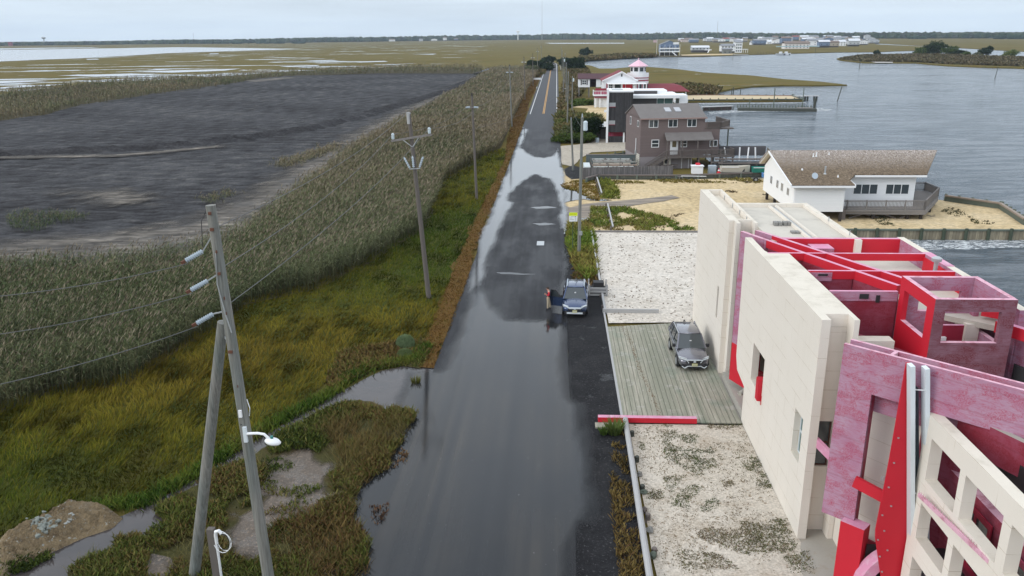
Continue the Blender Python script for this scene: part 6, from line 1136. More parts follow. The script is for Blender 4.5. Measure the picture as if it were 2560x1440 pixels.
# reed belt beyond the spoil field
belt = PG((-300, 262), (0, 238), (120, 222), (250, 208), (450, 197), (640, 186), (800, 175.5), (1000, 168), (1200, 168), (1215, 180), (1190, 184.5), (950, 184), (760, 189.5), (640, 200), (600, 210), (380, 240), (200, 267), (110, 292), (0, 307), (-300, 345))
sheet('reed_ground', rag(belt, .8, 4, .2), .13, REEDG)
bp_ = fov(scatter(belt, 1.6, 100, 1.5, 700, -420), 30)
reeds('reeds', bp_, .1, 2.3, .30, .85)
tp = fov(scatter(PG((20, 548), (60, 542), (200, 546), (240, 556), (150, 572), (100, 588), (60, 594), (20, 572)), 7, 60, 1)); reeds('reeds', tp, .3, .8, .05, .6)
for px0, py0, px1, py1, nn_ in ((700, 372, 850, 420, 500), (520, 490, 570, 510, 80)):
    t = rng.uniform(0, 1, nn_); q = np.array([G(lerp(px0, px1, t_)+rng.normal(0, 14), lerp(py1, py0, t_)+rng.normal(0, 5)) for t_ in t]); reeds('reeds', q, .08, .7, .2, .7)
# wrack and low plants on the bank between the grass and the pool
knoll = PG((815, 950), (850, 890), (900, 872), (960, 868), (1060, 850), (1070, 900), (1050, 925), (1000, 918), (930, 928), (866, 965), (830, 985))
sheet('scrub_bank', rag(knoll, .2, .3), .115, BRUSH)
# marsh grass: short, wind-laid in swirls
gp_ = fov(scatter(grass_poly, 150, 34, 1.6)); n = len(gp_)
sw = vnoise(gp_[:, 0], gp_[:, 1], .8, 21); s2 = vnoise(gp_[:, 0], gp_[:, 1], .22, 22); s3 = vnoise(gp_[:, 0], gp_[:, 1], .10, 23); s4 = vnoise(gp_[:, 0], gp_[:, 1], 2.2, 31)
ang = sw*1.1+s4*1.5+.6+rng.normal(0, .55, n); g = np.clip(np.hypot(*gp_.T)/36, 1, 5); h = rng.uniform(.12, .32, n)*(1+.25*s2)
lean = np.c_[np.cos(ang), np.sin(ang)]*(h*rng.uniform(.5, 1.2, n))[:, None]+rng.normal(0, .05, (n, 2))
col = mixc([(.028, .052, .008), (.055, .070, .008), (.115, .100, .012), (.135, .100, .016), (.075, .045, .010)], .46+.24*s3+.14*s2+rng.normal(0, .10, n)-.12*np.clip((gp_[:, 1]-60)/50, 0, 1))
col = col*(1+.22*s4+.12*sw)[:, None]*rng.uniform(.75, 1.25, (n, 1)); col = np.clip(col, .006, 1)
blades('marsh_grass', gp_, .05, h, .032*g, lean, col*.7, col*1.2)
# orange brown wrack grass of the verge
vp_ = fov(scatter(verge_poly, 110, 45, 1.5, 420)); n = len(vp_); g = np.clip(np.hypot(*vp_.T)/40, 1, 7)
col = mixc([(.048, .020, .006), (.092, .048, .013), (.15, .085, .024), (.085, .075, .014), (.045, .050, .010)], .48-.12*np.clip((vp_[:, 1]-80)/120, 0, 1)+.25*vnoise(vp_[:, 0], vp_[:, 1], .5, 41)+rng.normal(0, .18, n)-.25*np.clip(1-(vp_[:, 0]+9.2)/-1.5, -1, .5)*0)
a_ = rng.uniform(0, 6.28, n); h = rng.uniform(.04, .15, n); blades('verge_grass', vp_, .12, h, .035*g, np.c_[np.cos(a_), np.sin(a_)]*(h*1.1)[:, None], np.clip(col*.8, .004, 1), np.clip(col*1.15, .004, 1))
# loose scrub: patches of mixed short plants
def scrub(name, poly, dens, cols, h0, h1, z=.12, d0=28, thr=-9, seed=0, vmax=400, leafy=.5, w=.05, excl=None, rise=0):
    p = fov(scatter(poly, dens, d0, 1.5, vmax)); f = vnoise(p[:, 0], p[:, 1], 1.1, seed)+.6*vnoise(p[:, 0], p[:, 1], 3.3, seed+1); p = p[f > thr]; f = f[f > thr]
    if excl is not None: k = ~inpoly(p[:, 0], p[:, 1], excl); p = p[k]; f = f[k]
    p = np.repeat(p, 3, 0)+rng.normal(0, .05*max(1, d0/60), (len(p)*3, 2)); f = np.repeat(f, 3); w = w*.62
    n = len(p); g = np.clip(np.hypot(*p.T)/30, 1, 8)**.85; col = mixc(cols, .5+.3*vnoise(p[:, 0], p[:, 1], .7, seed+2)+rng.normal(0, .16, n)); a_ = rng.uniform(0, 6.28, n)
    h = rng.uniform(h0, h1, n)*np.clip(1+.35*f, .5, 1.6); z_ = z+rise*rng.uniform(0, 1, n)*np.clip(.6+.5*f, 0, 1)
    th = rng.uniform(0, math.pi, n); wv = w*g*(1+leafy); ax = np.c_[np.cos(th), np.sin(th), np.zeros(n)]*wv[:, None]/2
    b = np.c_[p, z_]; l_ = np.c_[np.cos(a_), np.sin(a_)]*(h*.8)[:, None]; m_ = b+np.c_[l_*.5, h*.6]; t_ = b+np.c_[l_, h]
    V = np.stack([b-ax*.5, b+ax*.5, m_+ax, m_-ax, t_+ax*.2, t_-ax*.2], 1); F = np.arange(n)[:, None]*6; F = np.concatenate([F+np.array([[0, 1, 2, 3]]), F+np.array([[3, 2, 4, 5]])])
    cc = np.clip(col*rng.uniform(.7, 1.35, (n, 1)), .004, 1); o = meshnp(name, V.reshape(-1, 3), F, FOL, np.repeat(cc, 6, 0)); props(o, None, None, None, 'stuff'); return o
SCR = [(.025, .038, .011), (.052, .072, .015), (.090, .105, .024), (.125, .105, .035), (.12, .070, .030)]
RUSTY = [(.055, .055, .016), (.115, .088, .03), (.16, .105, .042), (.11, .058, .03), (.055, .028, .022)]
scrub('scrub_plants', islet, 260, SCR+[(.05, .028, .014)], .06, .22, seed=51, thr=-.25, excl=rag(mudp, .5, .4), rise=.28)
scrub('scrub_plants', islet, 22, [(.16, .13, .06), (.10, .10, .03)], .25, .5, seed=53, thr=.1, excl=mudp, leafy=-.5)
scrub('scrub_plants', PG((860, 1020), (1000, 1030), (1040, 1055), (1000, 1110), (960, 1180), (880, 1250), (850, 1200), (840, 1120), (790, 1090)), 110, [(.07, .075, .02), (.12, .10, .035), (.15, .095, .04), (.08, .075, .022)], .15, .5, seed=57, leafy=-.4, thr=-.9)
scrub('scrub_plants', PG((660, 1330), (760, 1290), (860, 1260), (905, 1330), (920, 1440), (900, 1520), (650, 1520)), 120, RUSTY[:4]+SCR[1:3]+[(.12, .11, .04)], .06, .38, seed=61, leafy=0, thr=-.7)
scrub('mud_plants', mudp, 60, SCR, .05, .12, z=.13, seed=66, thr=.45)
scrub('mud_plants', PG((905, 1240), (960, 1225), (1005, 1130), (1030, 1110), (990, 1230), (950, 1330)), 90, RUSTY[2:]+SCR[:1], .05, .16, z=.1, seed=67, thr=.1)
scrub('scrub_plants', knoll, 150, SCR+RUSTY[1:3], .08, .3, seed=75, thr=-1.3)
# ditch banks: lush fringe along the grass edge
fr = [G(*p) for p in ((1062, 872), (1040, 905), (1000, 915), (930, 925), (870, 955), (820, 995), (760, 1030), (690, 1065), (610, 1110), (540, 1160), (480, 1200), (420, 1232), (350, 1275), (290, 1275), (180, 1300), (60, 1390), (-40, 1460))]
fp2 = []
for (x0, y0), (x1, y1) in zip(fr[:-1], fr[1:]):
    L_ = math.hypot(x1-x0, y1-y0); k = int(L_*330); t = rng.uniform(0, 1, k); fp2.append(np.c_[lerp(x0, x1, t)+rng.normal(0, .28, k), lerp(y0, y1, t)+rng.normal(.30, .24, k)])
fp2 = np.concatenate(fp2); n = len(fp2); f = vnoise(fp2[:, 0], fp2[:, 1], 1.4, 71)
col = mixc([(.02, .045, .008), (.045, .085, .012), (.095, .13, .022), (.13, .13, .03), (.10, .07, .025)], .42+.3*f+rng.normal(0, .15, n)); a_ = rng.uniform(0, 6.28, n); h = rng.uniform(.12, .42, n)
blades('bank_plants', fp2, .06, h, np.full(n, .05), np.c_[np.cos(a_), np.sin(a_)]*(h*.7)[:, None], np.clip(col*.7, .004, 1), np.clip(col*1.2, .004, 1))
def tuft(name, label, px_, py_, r_, h_, n, cols, cat='grass tuft', z=.1, dome=False):
    x, y = G(px_, py_); a_ = rng.uniform(0, 6.28, n); rr = r_*np.sqrt(rng.uniform(0, 1, n)); P_ = np.c_[x+rr*np.cos(a_), y+rr*np.sin(a_)]
    col = mixc(cols, rng.uniform(0, 1, n)); hh = h_*rng.uniform(.6, 1.1, n)
    if dome: hh = h_*np.sqrt(np.clip(1-(rr/r_)**2, .05, 1))*rng.uniform(.8, 1.1, n)
    o = blades(name, P_, z, hh, np.full(n, .04 if not dome else .07), np.c_[np.cos(a_), np.sin(a_)]*(hh*(.5 if not dome else .15))[:, None], col*.8, col*1.15)
    del o['kind']; o.data.transform(Matrix.Translation((-x, -y, 0))); o.location = UV(x, y, 0); props(o, label, cat); return o
tuft('shrub', 'round pale grey green shrub at the end of the wrack verge, upper of the two', 1014, 870, .62, .75, 2600, [(.12, .17, .085), (.18, .24, .13), (.09, .13, .06)], 'shrub', dome=True)
tuft('shrub', 'smaller pale green shrub just in front of the round grey green one', 1012, 893, .5, .45, 1600, [(.11, .15, .06), (.15, .19, .09), (.08, .11, .04)], 'shrub', dome=True)
tuft('grass_tuft', 'lone grass tuft standing in the roadside pool', 1040, 962, .22, .4, 90, [(.12, .11, .03), (.08, .09, .02)])
tuft('grass_tuft', 'bright green tuft beside the end of the red barrier beam', 1536, 1088, .3, .7, 300, [(.09, .14, .03), (.12, .15, .05)])
tuft('grass_tuft', 'small green tuft in front of the barrier footing board', 1508, 1090, .18, .35, 120, [(.06, .11, .02), (.08, .12, .03)])
# weeds on the right
scrub('weeds', PG((1415, 590), (1425, 560), (1470, 560), (1490, 600), (1492, 690), (1470, 705), (1440, 680), (1425, 640)), 75, [(0.072, 0.131, 0.017), (0.131, 0.174, 0.029), (0.189, 0.174, 0.043), (0.174, 0.116, 0.043)], .1, .55, z=.1, d0=60, seed=81, thr=-1.2)
scrub('weeds', PG((1425, 650), (1480, 650), (1500, 700), (1495, 740), (1460, 730), (1430, 700)), 45, RUSTY[:4]+SCR[1:3], .05, .25, z=.1, d0=60, seed=83, thr=-.3)
scrub('weeds', PG((1400, 465), (1430, 455), (1495, 450), (1500, 505), (1470, 498), (1440, 480), (1415, 475)), 32, [(0.145, 0.080, 0.029), (0.174, 0.116, 0.029), (0.131, 0.123, 0.029)], .04, .16, z=.12, d0=90, seed=85, thr=-.9)
scrub('weeds', PG((1495, 450), (1530, 455), (1545, 478), (1550, 500), (1500, 498)), 30, [(0.087, 0.116, 0.022), (0.145, 0.160, 0.029), (0.174, 0.145, 0.043)], .1, .4, z=.08, d0=90, seed=87, thr=-.8)
scrub('weeds', PG((1525, 452), (1900, 447), (1905, 460), (1700, 459), (1530, 462)), 22, [(0.145, 0.131, 0.029), (0.174, 0.145, 0.043), (0.145, 0.102, 0.029)], .04, .2, z=.08, d0=90, seed=88, thr=-.3)
scrub('weeds', PG((1480, 520), (1560, 521), (1640, 540), (1700, 560), (1740, 578), (1480, 578), (1440, 575), (1470, 555)), 40, [(0.072, 0.116, 0.022), (0.116, 0.160, 0.029), (0.174, 0.160, 0.043), (0.189, 0.131, 0.058)], .05, .3, z=.08, d0=80, seed=89, thr=-.35)
scrub('weeds', PG((1620, 545), (1750, 530), (1750, 580), (1640, 575)), 16, [(0.145, 0.131, 0.072), (0.102, 0.072, 0.043)], .03, .1, z=.08, d0=80, seed=90, thr=.6)
scrub('weeds', PG((1910, 455), (2100, 560), (2100, 590), (1930, 505), (1760, 470), (1760, 455)), 14, [(0.131, 0.116, 0.072), (0.102, 0.072, 0.043)], .03, .12, z=.08, d0=90, seed=91, thr=.7)
scrub('weeds', PG((2180, 545), (2330, 520), (2420, 515), (2560, 560), (2400, 565), (2200, 566)), 12, [(0.131, 0.116, 0.072), (0.087, 0.087, 0.043)], .03, .14, z=.08, d0=90, seed=92, thr=.75)
scrub('gravel_weeds', [(2.4, 12), (2.5, 31), (3.0, 36.8), (3.5, 36.8), (3.4, 12)], 110, [(.045, .04, .02), (.13, .085, .03), (.16, .12, .04), (.10, .05, .03), (.075, .10, .025)], .03, .22, z=.1, seed=95, thr=-.25)
for (pts, th_, sd_) in ((((1650, 1080), (1740, 1085), (1780, 1110), (1790, 1180), (1730, 1190), (1660, 1150)), -.3, 101), (((1655, 1200), (1760, 1190), (1800, 1270), (1760, 1290), (1680, 1270)), -.4, 102), (((1690, 1380), (1790, 1390), (1850, 1430), (1700, 1430)), -.3, 103), (((1590, 1060), (1850, 1065), (1960, 1290), (2010, 1440), (1650, 1440)), .72, 104), (((1960, 1400), (2020, 1380), (2040, 1440), (1980, 1440)), -.8, 105), (((1760, 1065), (1860, 1063), (1850, 1080), (1770, 1078)), -.5, 106)):
    scrub('gravel_weeds', PG(*pts), 170, [(.055, .078, .03), (.095, .11, .045), (.19, .155, .095), (.17, .115, .08)], .012, .045, z=.13, seed=sd_, thr=th_, w=.05)
scrub('gravel_weeds', [(3.9, 24), (3.9, 37.2), (9.6, 37.2), (9.6, 27)], 40, [(.17, .12, .08), (.22, .18, .12), (.11, .11, .06)], .01, .04, z=.13, seed=109, thr=-.5, w=.045)
scrub('gravel_weeds', [(3.9, 53), (3.9, 79), (14, 79), (13, 60), (9.6, 53)], 3.2, [(.14, .12, .07), (.12, .08, .05), (.16, .13, .09)], .02, .05, z=.13, d0=50, seed=110, thr=-1.5, w=.06)
# brush belts around the houses, on the far marsh edge and island
BR1 = [(.05, .06, .02), (.09, .085, .035), (.14, .10, .055), (.11, .095, .05)]
scrub('brush', PG((1392, 355), (1392, 300), (1400, 285), (1450, 292), (1500, 300), (1505, 318), (1490, 330), (1470, 345), (1430, 358)), 12, [(.05, .075, .02), (.09, .10, .03), (.13, .11, .05), (.14, .09, .05)], .5, 1.3, z=.05, d0=170, seed=121, thr=-.9, w=.09)
scrub('brush', PG((1398, 290), (1412, 200), (1420, 170), (1440, 160), (1470, 175), (1480, 200), (1450, 240), (1420, 255), (1412, 285)), 5, BR1, .4, 1.3, z=.05, d0=250, seed=122, thr=-.7, w=.14, vmax=600)
scrub('brush', PG((1412, 272), (1440, 266), (1500, 263), (1500, 258), (1440, 255)), 6, [(.05, .08, .02), (.08, .11, .03)], .5, 1.1, z=.05, d0=250, seed=123, thr=-.9, w=.16)
scrub('brush', PG((1560, 260), (1650, 225), (1700, 215), (1760, 218), (1800, 228), (1790, 237), (1720, 240)), 4, BR1, .5, 1.6, z=.0, d0=260, seed=124, thr=-.8, w=.16, vmax=600)
scrub('brush', PG((1360, 185), (1345, 192), (1335, 200), (1345, 172), (1362, 160), (1370, 160)), 4, BR1, .4, 1.2, z=.05, d0=300, seed=125, thr=-.7, w=.2, vmax=800)
scrub('brush', PG((1440, 160), (1450, 146), (1560, 138), (1640, 139), (1640, 142.5), (1550, 147), (1470, 152)), 1.6, BR1, .8, 2.2, z=.0, d0=600, seed=126, thr=-.6, w=.35, vmax=1200)
ig = PG((2100, 149), (2150, 141), (2330, 137.5), (2460, 143), (2560, 146), (2700, 152), (2800, 165), (2560, 167), (2370, 161), (2290, 156), (2160, 155))
scrub('brush', ig, 1.6, [(.055, .06, .03), (.09, .08, .045), (.12, .095, .06), (.08, .075, .035)], .6, 1.6, z=.1, d0=500, seed=127, thr=-.7, w=.3, vmax=1200)
# ---------------------------------------------------------------- trees and bushes
def tree(name, label, x, y, blobs, n, leaf, cols, trunk=None, cat='tree', z0=0, group=None):
    r = thing(name, label, cat, x, y, z0, group=group); c_ = []; cc = []; W_ = np.array([b[3]*b[3]*b[4] for b in blobs]); W_ = W_/W_.sum()
    for b, w_ in zip(blobs, W_):
        k = max(30, int(n*w_)); v = rng.normal(0, 1, (k, 3)); v /= np.linalg.norm(v, axis=1, keepdims=True); rad = rng.uniform(.45, 1.08, k)**.6
        lump = 1+.22*np.sin(v[:, 0]*5+b[0])+.2*np.sin(v[:, 1]*6+b[1]*3)+.15*np.sin(v[:, 2]*7+b[2])
        p = v*(rad*lump)[:, None]*np.array([b[3], b[3], b[4]])+np.array([b[0], b[1], b[2]]); p[:, 2] = np.maximum(p[:, 2], .02); c_.append(p)
        cc.append(mixc(cols, .5+.35*np.sin(v[:, 0]*4+b[2])*np.sin(v[:, 1]*5)+rng.normal(0, .25, k)))
    p = np.concatenate(c_); cc = np.concatenate(cc); k = len(p); a_ = rng.normal(0, 1, (k, 3)); a_ /= np.linalg.norm(a_, axis=1, keepdims=True); b_ = np.cross(a_, rng.normal(0, 1, (k, 3))); b_ /= np.linalg.norm(b_, axis=1, keepdims=True)
    s = leaf*rng.uniform(.6, 1.3, (k, 1)); V = np.stack([p-a_*s-b_*s*.5, p+a_*s-b_*s*.5, p+a_*s+b_*s*.5, p-a_*s+b_*s*.5], 1)
    o = meshnp('crown', V.reshape(-1, 3), np.arange(k*4).reshape(-1, 4), FOL, np.repeat(np.clip(cc, .003, 1), 4, 0)); o.rotation_euler = (0, 0, 0); o.parent = r
    if trunk:
        m = LM(r); H_ = trunk[1]; m.tube([(0, 0, -.1), (.05*H_, 0, H_*.5), (0, .03*H_, H_)], [trunk[0], trunk[0]*.7, trunk[0]*.3], 8)
        for q in blobs[:5]: m.tube([(0, 0, H_*.35), (q[0]*.5, q[1]*.5, lerp(H_*.35, q[2], .6)), (q[0]*.9, q[1]*.9, q[2])], [trunk[0]*.5, trunk[0]*.3, trunk[0]*.12], 6)
        m.build('trunk', POLED, r)
    return r
def blobs(w_, h_, n, base=.3):
    return [(random.uniform(-.5, .5)*w_, random.uniform(-.4, .4)*w_, h_*random.uniform(base, .8), w_*random.uniform(.22, .36), h_*random.uniform(.18, .3)) for _ in range(n)]+[(0, 0, h_*.55, w_*.33, h_*.42)]
DG = [(.008, .016, .008), (.016, .030, .013), (.028, .045, .018)]; MG = [(.03, .05, .012), (.055, .085, .02), (.08, .11, .03)]; PG_ = [(.06, .075, .035), (.10, .11, .06), (.13, .13, .08)]
def P2(px_, py_): return G(px_, py_)
x, y = P2(1476, 352); tree('juniper_tree', 'dense dark evergreen by the shed and black house', x, y, blobs(5, 4.2, 8, .2), 9000, .12, DG, (.2, 3))
x, y = P2(1425, 352); tree('bush', 'pale stemmed round bush on the right verge', x, y, blobs(4.5, 3.0, 7, .2), 6000, .10, PG_+MG[1:], (.08, 2), 'bush')
x, y = P2(1452, 358); tree('bush', 'bright green low bush in front of the dark evergreen', x, y, blobs(4, 1.8, 6, .2), 5000, .09, MG, (.06, 1.2), 'bush')
x, y = P2(1406, 357); tree('bush', 'low green bush touching the wet road edge', x, y, blobs(3.2, 1.7, 6, .2), 4000, .09, MG, (.06, 1), 'bush')
x, y = P2(1348, 176); tree('juniper_tree', 'wide dark evergreen left of the far road', x, y, blobs(10, 5.5, 12, .15), 9000, .34, DG, (.4, 6))
x, y = P2(1376, 158); tree('juniper_tree', 'small dark evergreen left of the road crest', x-2, y, blobs(7, 4.5, 6, .2), 3000, .4, DG, (.3, 3))
x, y = P2(1419, 176); tree('juniper_tree', 'tall dark evergreen right of the far road', x+2.5, y, blobs(10, 7, 12, .15), 10000, .34, DG+[(.03, .055, .012)], (.4, 7))
x, y = P2(1331, 186); tree('bush', 'pale green bush beside the far left poles', x, y, blobs(7, 4, 6, .2), 3000, .3, PG_, (.1, 2), 'bush')
x, y = P2(1465, 141); tree('juniper_tree', 'tiny dark evergreen on the far marsh beyond the cove', x, y, blobs(9, 8, 5, .2), 1500, .6, DG, (.3, 5))
for px_, py_, w_, h_, pal, lb, nm in ((2325, 137.5, 13, 10, DG+MG[:1], 'tallest dark tree of the marsh island', 'tree'), (2345, 138, 15, 11, DG+MG[:1], 'broad dark tree in the middle of the island grove', 'tree'), (2303, 138, 10, 6, MG, 'low green tree at the left of the island grove', 'tree'), (2368, 139, 12, 7, MG, 'mid green tree at the right of the island grove', 'tree'), (2395, 140, 8, 4, DG, 'dark low bush right of the island grove', 'bush'), (2415, 141, 8, 3.5, MG, 'green low bush near the middle of the island', 'bush'), (2466, 141, 9, 7.5, DG, 'lone dark rounded tree on the marsh island', 'tree'), (2528, 143.5, 9, 5.5, [(.08, .11, .03), (.12, .14, .04)], 'yellow green bush toward the right of the island', 'bush'), (2443, 141.5, 6, 3, PG_, 'small pale bush beside the lone island tree', 'bush'), (2192, 137, 5, 3.5, DG, 'small dark bush near the left tip of the island', 'bush')):
    x, y = P2(px_, py_); tree(nm, lb, x, y, blobs(w_, h_, 7, .15), 2200, .45, pal, (.25, h_*.6), nm)
# far wood along the horizon: thousands of crowns as one mass
bmz = bmesh.new(); bmesh.ops.create_icosphere(bmz, subdivisions=1, radius=1); iv = np.array([v.co[:] for v in bmz.verts]); it = np.array([[v.index for v in f.verts] for f in bmz.faces]); bmz.free()
bl_ = [(-700, 119.5, 11), (-200, 116.5, 11), (0, 114.5, 11), (120, 113.3, 12), (300, 111.2, 12.5), (600, 108.3, 13.5), (900, 104.5, 17), (1100, 101.8, 20), (1300, 99.4, 21), (1500, 98.6, 20), (1700, 98, 19.5), (1850, 97.2, 19), (2050, 96.4, 17.5), (2200, 96.2, 17), (2350, 96, 16.5), (2560, 95.6, 16), (2900, 94, 16), (3400, 92, 16)]
VV_ = []; FF = []; CC_ = []; k = 0
for (x0, y0, h0), (x1, y1, h1) in zip(bl_[:-1], bl_[1:]):
    m = int(abs(x1-x0)*1.15)
    for _ in range(m):
        t = random.random(); gx, gy = G(lerp(x0, x1, t), lerp(y0, y1, t)); row = random.choice((0, 0, 1, 1, 2)); gy2 = gy+row*70+random.uniform(-18, 18); gx = gx*(gy2/gy)
        hh = 1.12*lerp(h0, h1, t)*(1+.07*math.sin(gx*.004)+.05*math.sin(gx*.013+1))*random.uniform(.72, 1.0)*(.8 if row == 0 and random.random() < .4 else 1)*(1+.02*row); r_ = random.uniform(7, 14)
        jit = 1+rng.uniform(-.28, .28, (len(iv), 1)); v = iv*jit*np.array([r_, r_*.8, hh*.36])+np.array([gx, gy2, hh*.62]); VV_.append(v); FF.append(it+k); k += len(iv)
        v2 = iv*jit[::-1]*np.array([r_*1.1, r_*.8, hh*.34])+np.array([gx, gy2-6, hh*.28]); VV_.append(v2); FF.append(it+k); k += len(iv)
        c_ = np.array(random.choice([(.022, .036, .018), (.03, .046, .02), (.04, .055, .025), (.035, .04, .028), (.05, .062, .03)])); CC_.append(np.tile(c_, (len(iv)*2, 1)))
o = meshnp('far_woods', np.concatenate(VV_), np.concatenate(FF), FOL, np.concatenate(CC_)); props(o, 'long dark wood along the horizon', None, None, 'stuff')
# scattered trees and bushes on the near side of the far wood
for x0, x1, y_, h_, n in ((490, 600, 109.6, 8, 26), (600, 760, 109, 5, 22), (2270, 2310, 97.3, 9, 12), (2490, 2560, 97.5, 12, 26), (1560, 1640, 99.5, 8, 16)):
    vv = []; ff = []; k = 0
    for _ in range(n):
        gx, gy = G(random.uniform(x0, x1), y_); r_ = random.uniform(5, 11); v = iv*(1+rng.uniform(-.3, .3, (len(iv), 1)))*np.array([r_, r_, h_*.5])+np.array([gx, gy+random.uniform(-20, 20), h_*.45*random.uniform(.6, 1.1)]); vv.append(v); ff.append(it+k); k += len(iv)
    o = meshnp('far_thicket', np.concatenate(vv), np.concatenate(ff), FOL, np.tile((.02, .035, .018), (k, 1))); props(o, None, None, None, 'stuff')
# ---------------------------------------------------------------- far towers
def dist(px_, py_): return G(px_, py_)
for px_, py_, h_, lb in ((1295, 99.6, 36, 'white mushroom shaped water tower above the far wood'), (112, 113, 27, 'small dark water tower on the left horizon')):
    x, y = dist(px_, py_); r = thing('water_tower', lb, 'water tower', x, y)
    q = LM(r); q.lathe(0, 0, [(2.2, 0), (1.8, h_-6)], 10); q.build('stem', WHITE if px_ > 500 else GALV); LM(r).lathe(0, 0, [(2, h_-6), (7, h_-3.5), (7.5, h_-1), (4, h_+1.5), (.5, h_+2)], 14).build('tank', WHITE if px_ > 500 else GALV)
x, y = dist(27, 114.5); MB().box(x-5, x+5, y-5, y+5, 0, 13).build('far_house', REDSH, label='tiny reddish roofed building on the left horizon', cat='house')
for px_, py_, h_, lb in ((1355, 99.4, 150, 'thin tall mast behind the far end of the road'), (1792, 97.4, 60, 'short thin mast behind the shore village'), (486, 108.8, 38, 'thin lattice mast on the left horizon')):
    x, y = dist(px_, py_); MB().tube([(x, y, 0), (x, y, h_)], [.8, .45], 6).build('radio_mast', GALV, label=lb, cat='mast')
# ---------------------------------------------------------------- shore houses
def fhouse(name, label, px_, py_, w_, d_, hs, wall, roof, ridge='x', stilts=2.5, zc=0, porch=False, group=None, wins=3, rh=2.5):
    x, y = G(px_, py_); r = thing(name, label, 'house', x, y, zc, group=group); a_, b_ = -w_/2, w_/2; s = stilts
    LM(r).box(a_, b_, 0, d_, s, s+hs).build('wall', wall)
    if s > .5:
        m = LM(r); m.box(a_+.4, b_-.4, .6, d_, -.2, s-.002); m.build('undercroft', BLKSIDE)
    if ridge == 'x': gable(r, 'roof', roof, a_-.5, b_+.5, [(-.6, s+hs-.1), (d_/2, s+hs+rh), (d_+.6, s+hs-.1)], .3)
    elif ridge == 'y':
        LM(r).prism([(a_, .01), (0, .0), (b_, .01), (b_, d_), (a_, d_)], s+hs-.01, s+hs).build('ceiling', wall)
        m = LM(r); m.add([(a_-.5, -.5, s+hs-.1), (0, -.5, s+hs+rh), (b_+.5, -.5, s+hs-.1), (a_-.5, d_+.5, s+hs-.1), (0, d_+.5, s+hs+rh), (b_+.5, d_+.5, s+hs-.1)], [(0, 1, 4, 3), (1, 2, 5, 4)]); m.build('roof', roof)
        LM(r).panel((0, 0, 0), (1, 0, 0), (0, 0, 1), (0, .2, 0), [(a_, s+hs), (b_, s+hs), (0, s+hs+rh-.2)]).build('gable_wall', wall)
    else: LM(r).box(a_-.3, b_+.3, -.3, d_+.3, s+hs, s+hs+.4).build('roof', roof)
    nf = max(1, int(hs/2.7))
    for f in range(nf):
        for k_ in range(wins):
            c_ = lerp(a_, b_, (k_+.5)/wins); LM(r).box(c_-.55, c_+.55, -.06, -.01, s+f*2.7+.9, s+f*2.7+2.1).build('window', GLASS)
    if porch:
        for f in range(nf+0): LM(r).box(a_-.8, b_+.8, -2.2, -.02, s+f*2.7-.15, s+f*2.7+.02).build('porch_deck', WHITE); LM(r).box(a_-.8, b_+.8, -2.2, -2.12, s+f*2.7+.03, s+f*2.7+.95).build('porch_rail', WHITE)
        for k_ in range(5): c_ = lerp(a_-.6, b_+.6, k_/4); LM(r).box(c_-.12, c_+.12, -2.1, -1.9, -.5, s+hs).build('porch_post', WHITE)
    return r
GW = plain('pale grey siding', (.42, .44, .46), .8, .08); BW = plain('slate blue siding', (.14, .19, .28), .8, .08); TW = plain('tan siding', (.38, .33, .27), .8, .08); PK = plain('pale pink siding', (.55, .46, .43), .8, .05); AQ = plain('aqua siding', (.34, .46, .50), .8, .05)
RG = plain('grey roof', (.22, .23, .25), .9, .1); RB = plain('brown roof', (.17, .13, .11), .9, .1); RW = plain('pale metal roof', (.55, .57, .60), .5, .05); RR = plain('brick red roof', (.25, .08, .07), .9, .1)
h1 = fhouse('shore_house', 'big three storey blue and white house with stacked porches on the far shore', 1673, 139, 17, 12, 6.6, BW, RG, 'y', 3.2, porch=True, wins=6, rh=3.5)
LM(h1).beam((2.2, -2.4, 3.2), (6.0, -5, 0), 1.2, .3).build('stairs', WHITE); LM(h1).box(3, 8.4, -.5, 9, 9.8, 11.6).build('attic', WHITE)
x, y = G(1648, 140); fl = thing('flagpole', 'flagpole with a small flag left of the big blue and white house', 'flagpole', x-2.5, y); LM(fl).tube([(0, 0, 0), (0, 0, 14.5)], .12, 6).build('pole', WHITE); LM(fl).box(-3.4, -.1, -.03, .03, 11.8, 13.8).build('flag', plain('flag cloth', (.50, .36, .38), .8, .2, .8))
h2 = fhouse('shore_house', 'low grey house with white metal roof and outside stairs on the far shore', 1751, 131.5, 18, 10, 2.9, GW, RW, 'x', 2.4, wins=5, rh=1.8); LM(h2).box(4, 11, -3, 0, 2.3, 3.2).build('deck', WHITE); LM(h2).beam((8.5, -3, 2.6), (6.5, -6, 0), 1, .3).build('stairs', WHITE)
h3 = fhouse('shore_house', 'long white house with grey roof and tall end block on the far shore', 1822, 132, 16, 10, 5.6, WHITE, RG, 'x', 1.5, wins=5, rh=1.8); LM(h3).box(6, 13, -1, 11, 0, 10).build('end_block', WHITE); LM(h3).prism([(5.5, -1.5), (13.5, -1.5), (13.5, 11), (5.5, 11)], [10, 10, 12.5, 12.5], [10.3, 10.3, 12.8, 12.8]).build('roof', RG)
for k_ in range(3):
    for f in range(3): LM(h3).box(6.8+2*k_, 8.0+2*k_, -1.06, -1.01, 1.2+2.9*f, 2.6+2.9*f).build('window', GLASS)
LM(h3).box(13.2, 19, -2, 6, 3.0, 3.5).build('porch_roof', WHITE); 
for k_ in range(3): LM(h3).box(14+2.2*k_, 14.4+2.2*k_, -1.8, -1.4, 0, 3.0).build('porch_post', WHITE)
fhouse('boat_shed', 'grey square shed in front of the long white shore house', 1818, 134.5, 8.5, 6, 4.5, plain('grey green shed', (.17, .18, .17), .8, .1), RG, 'x', 0, wins=2, rh=1)
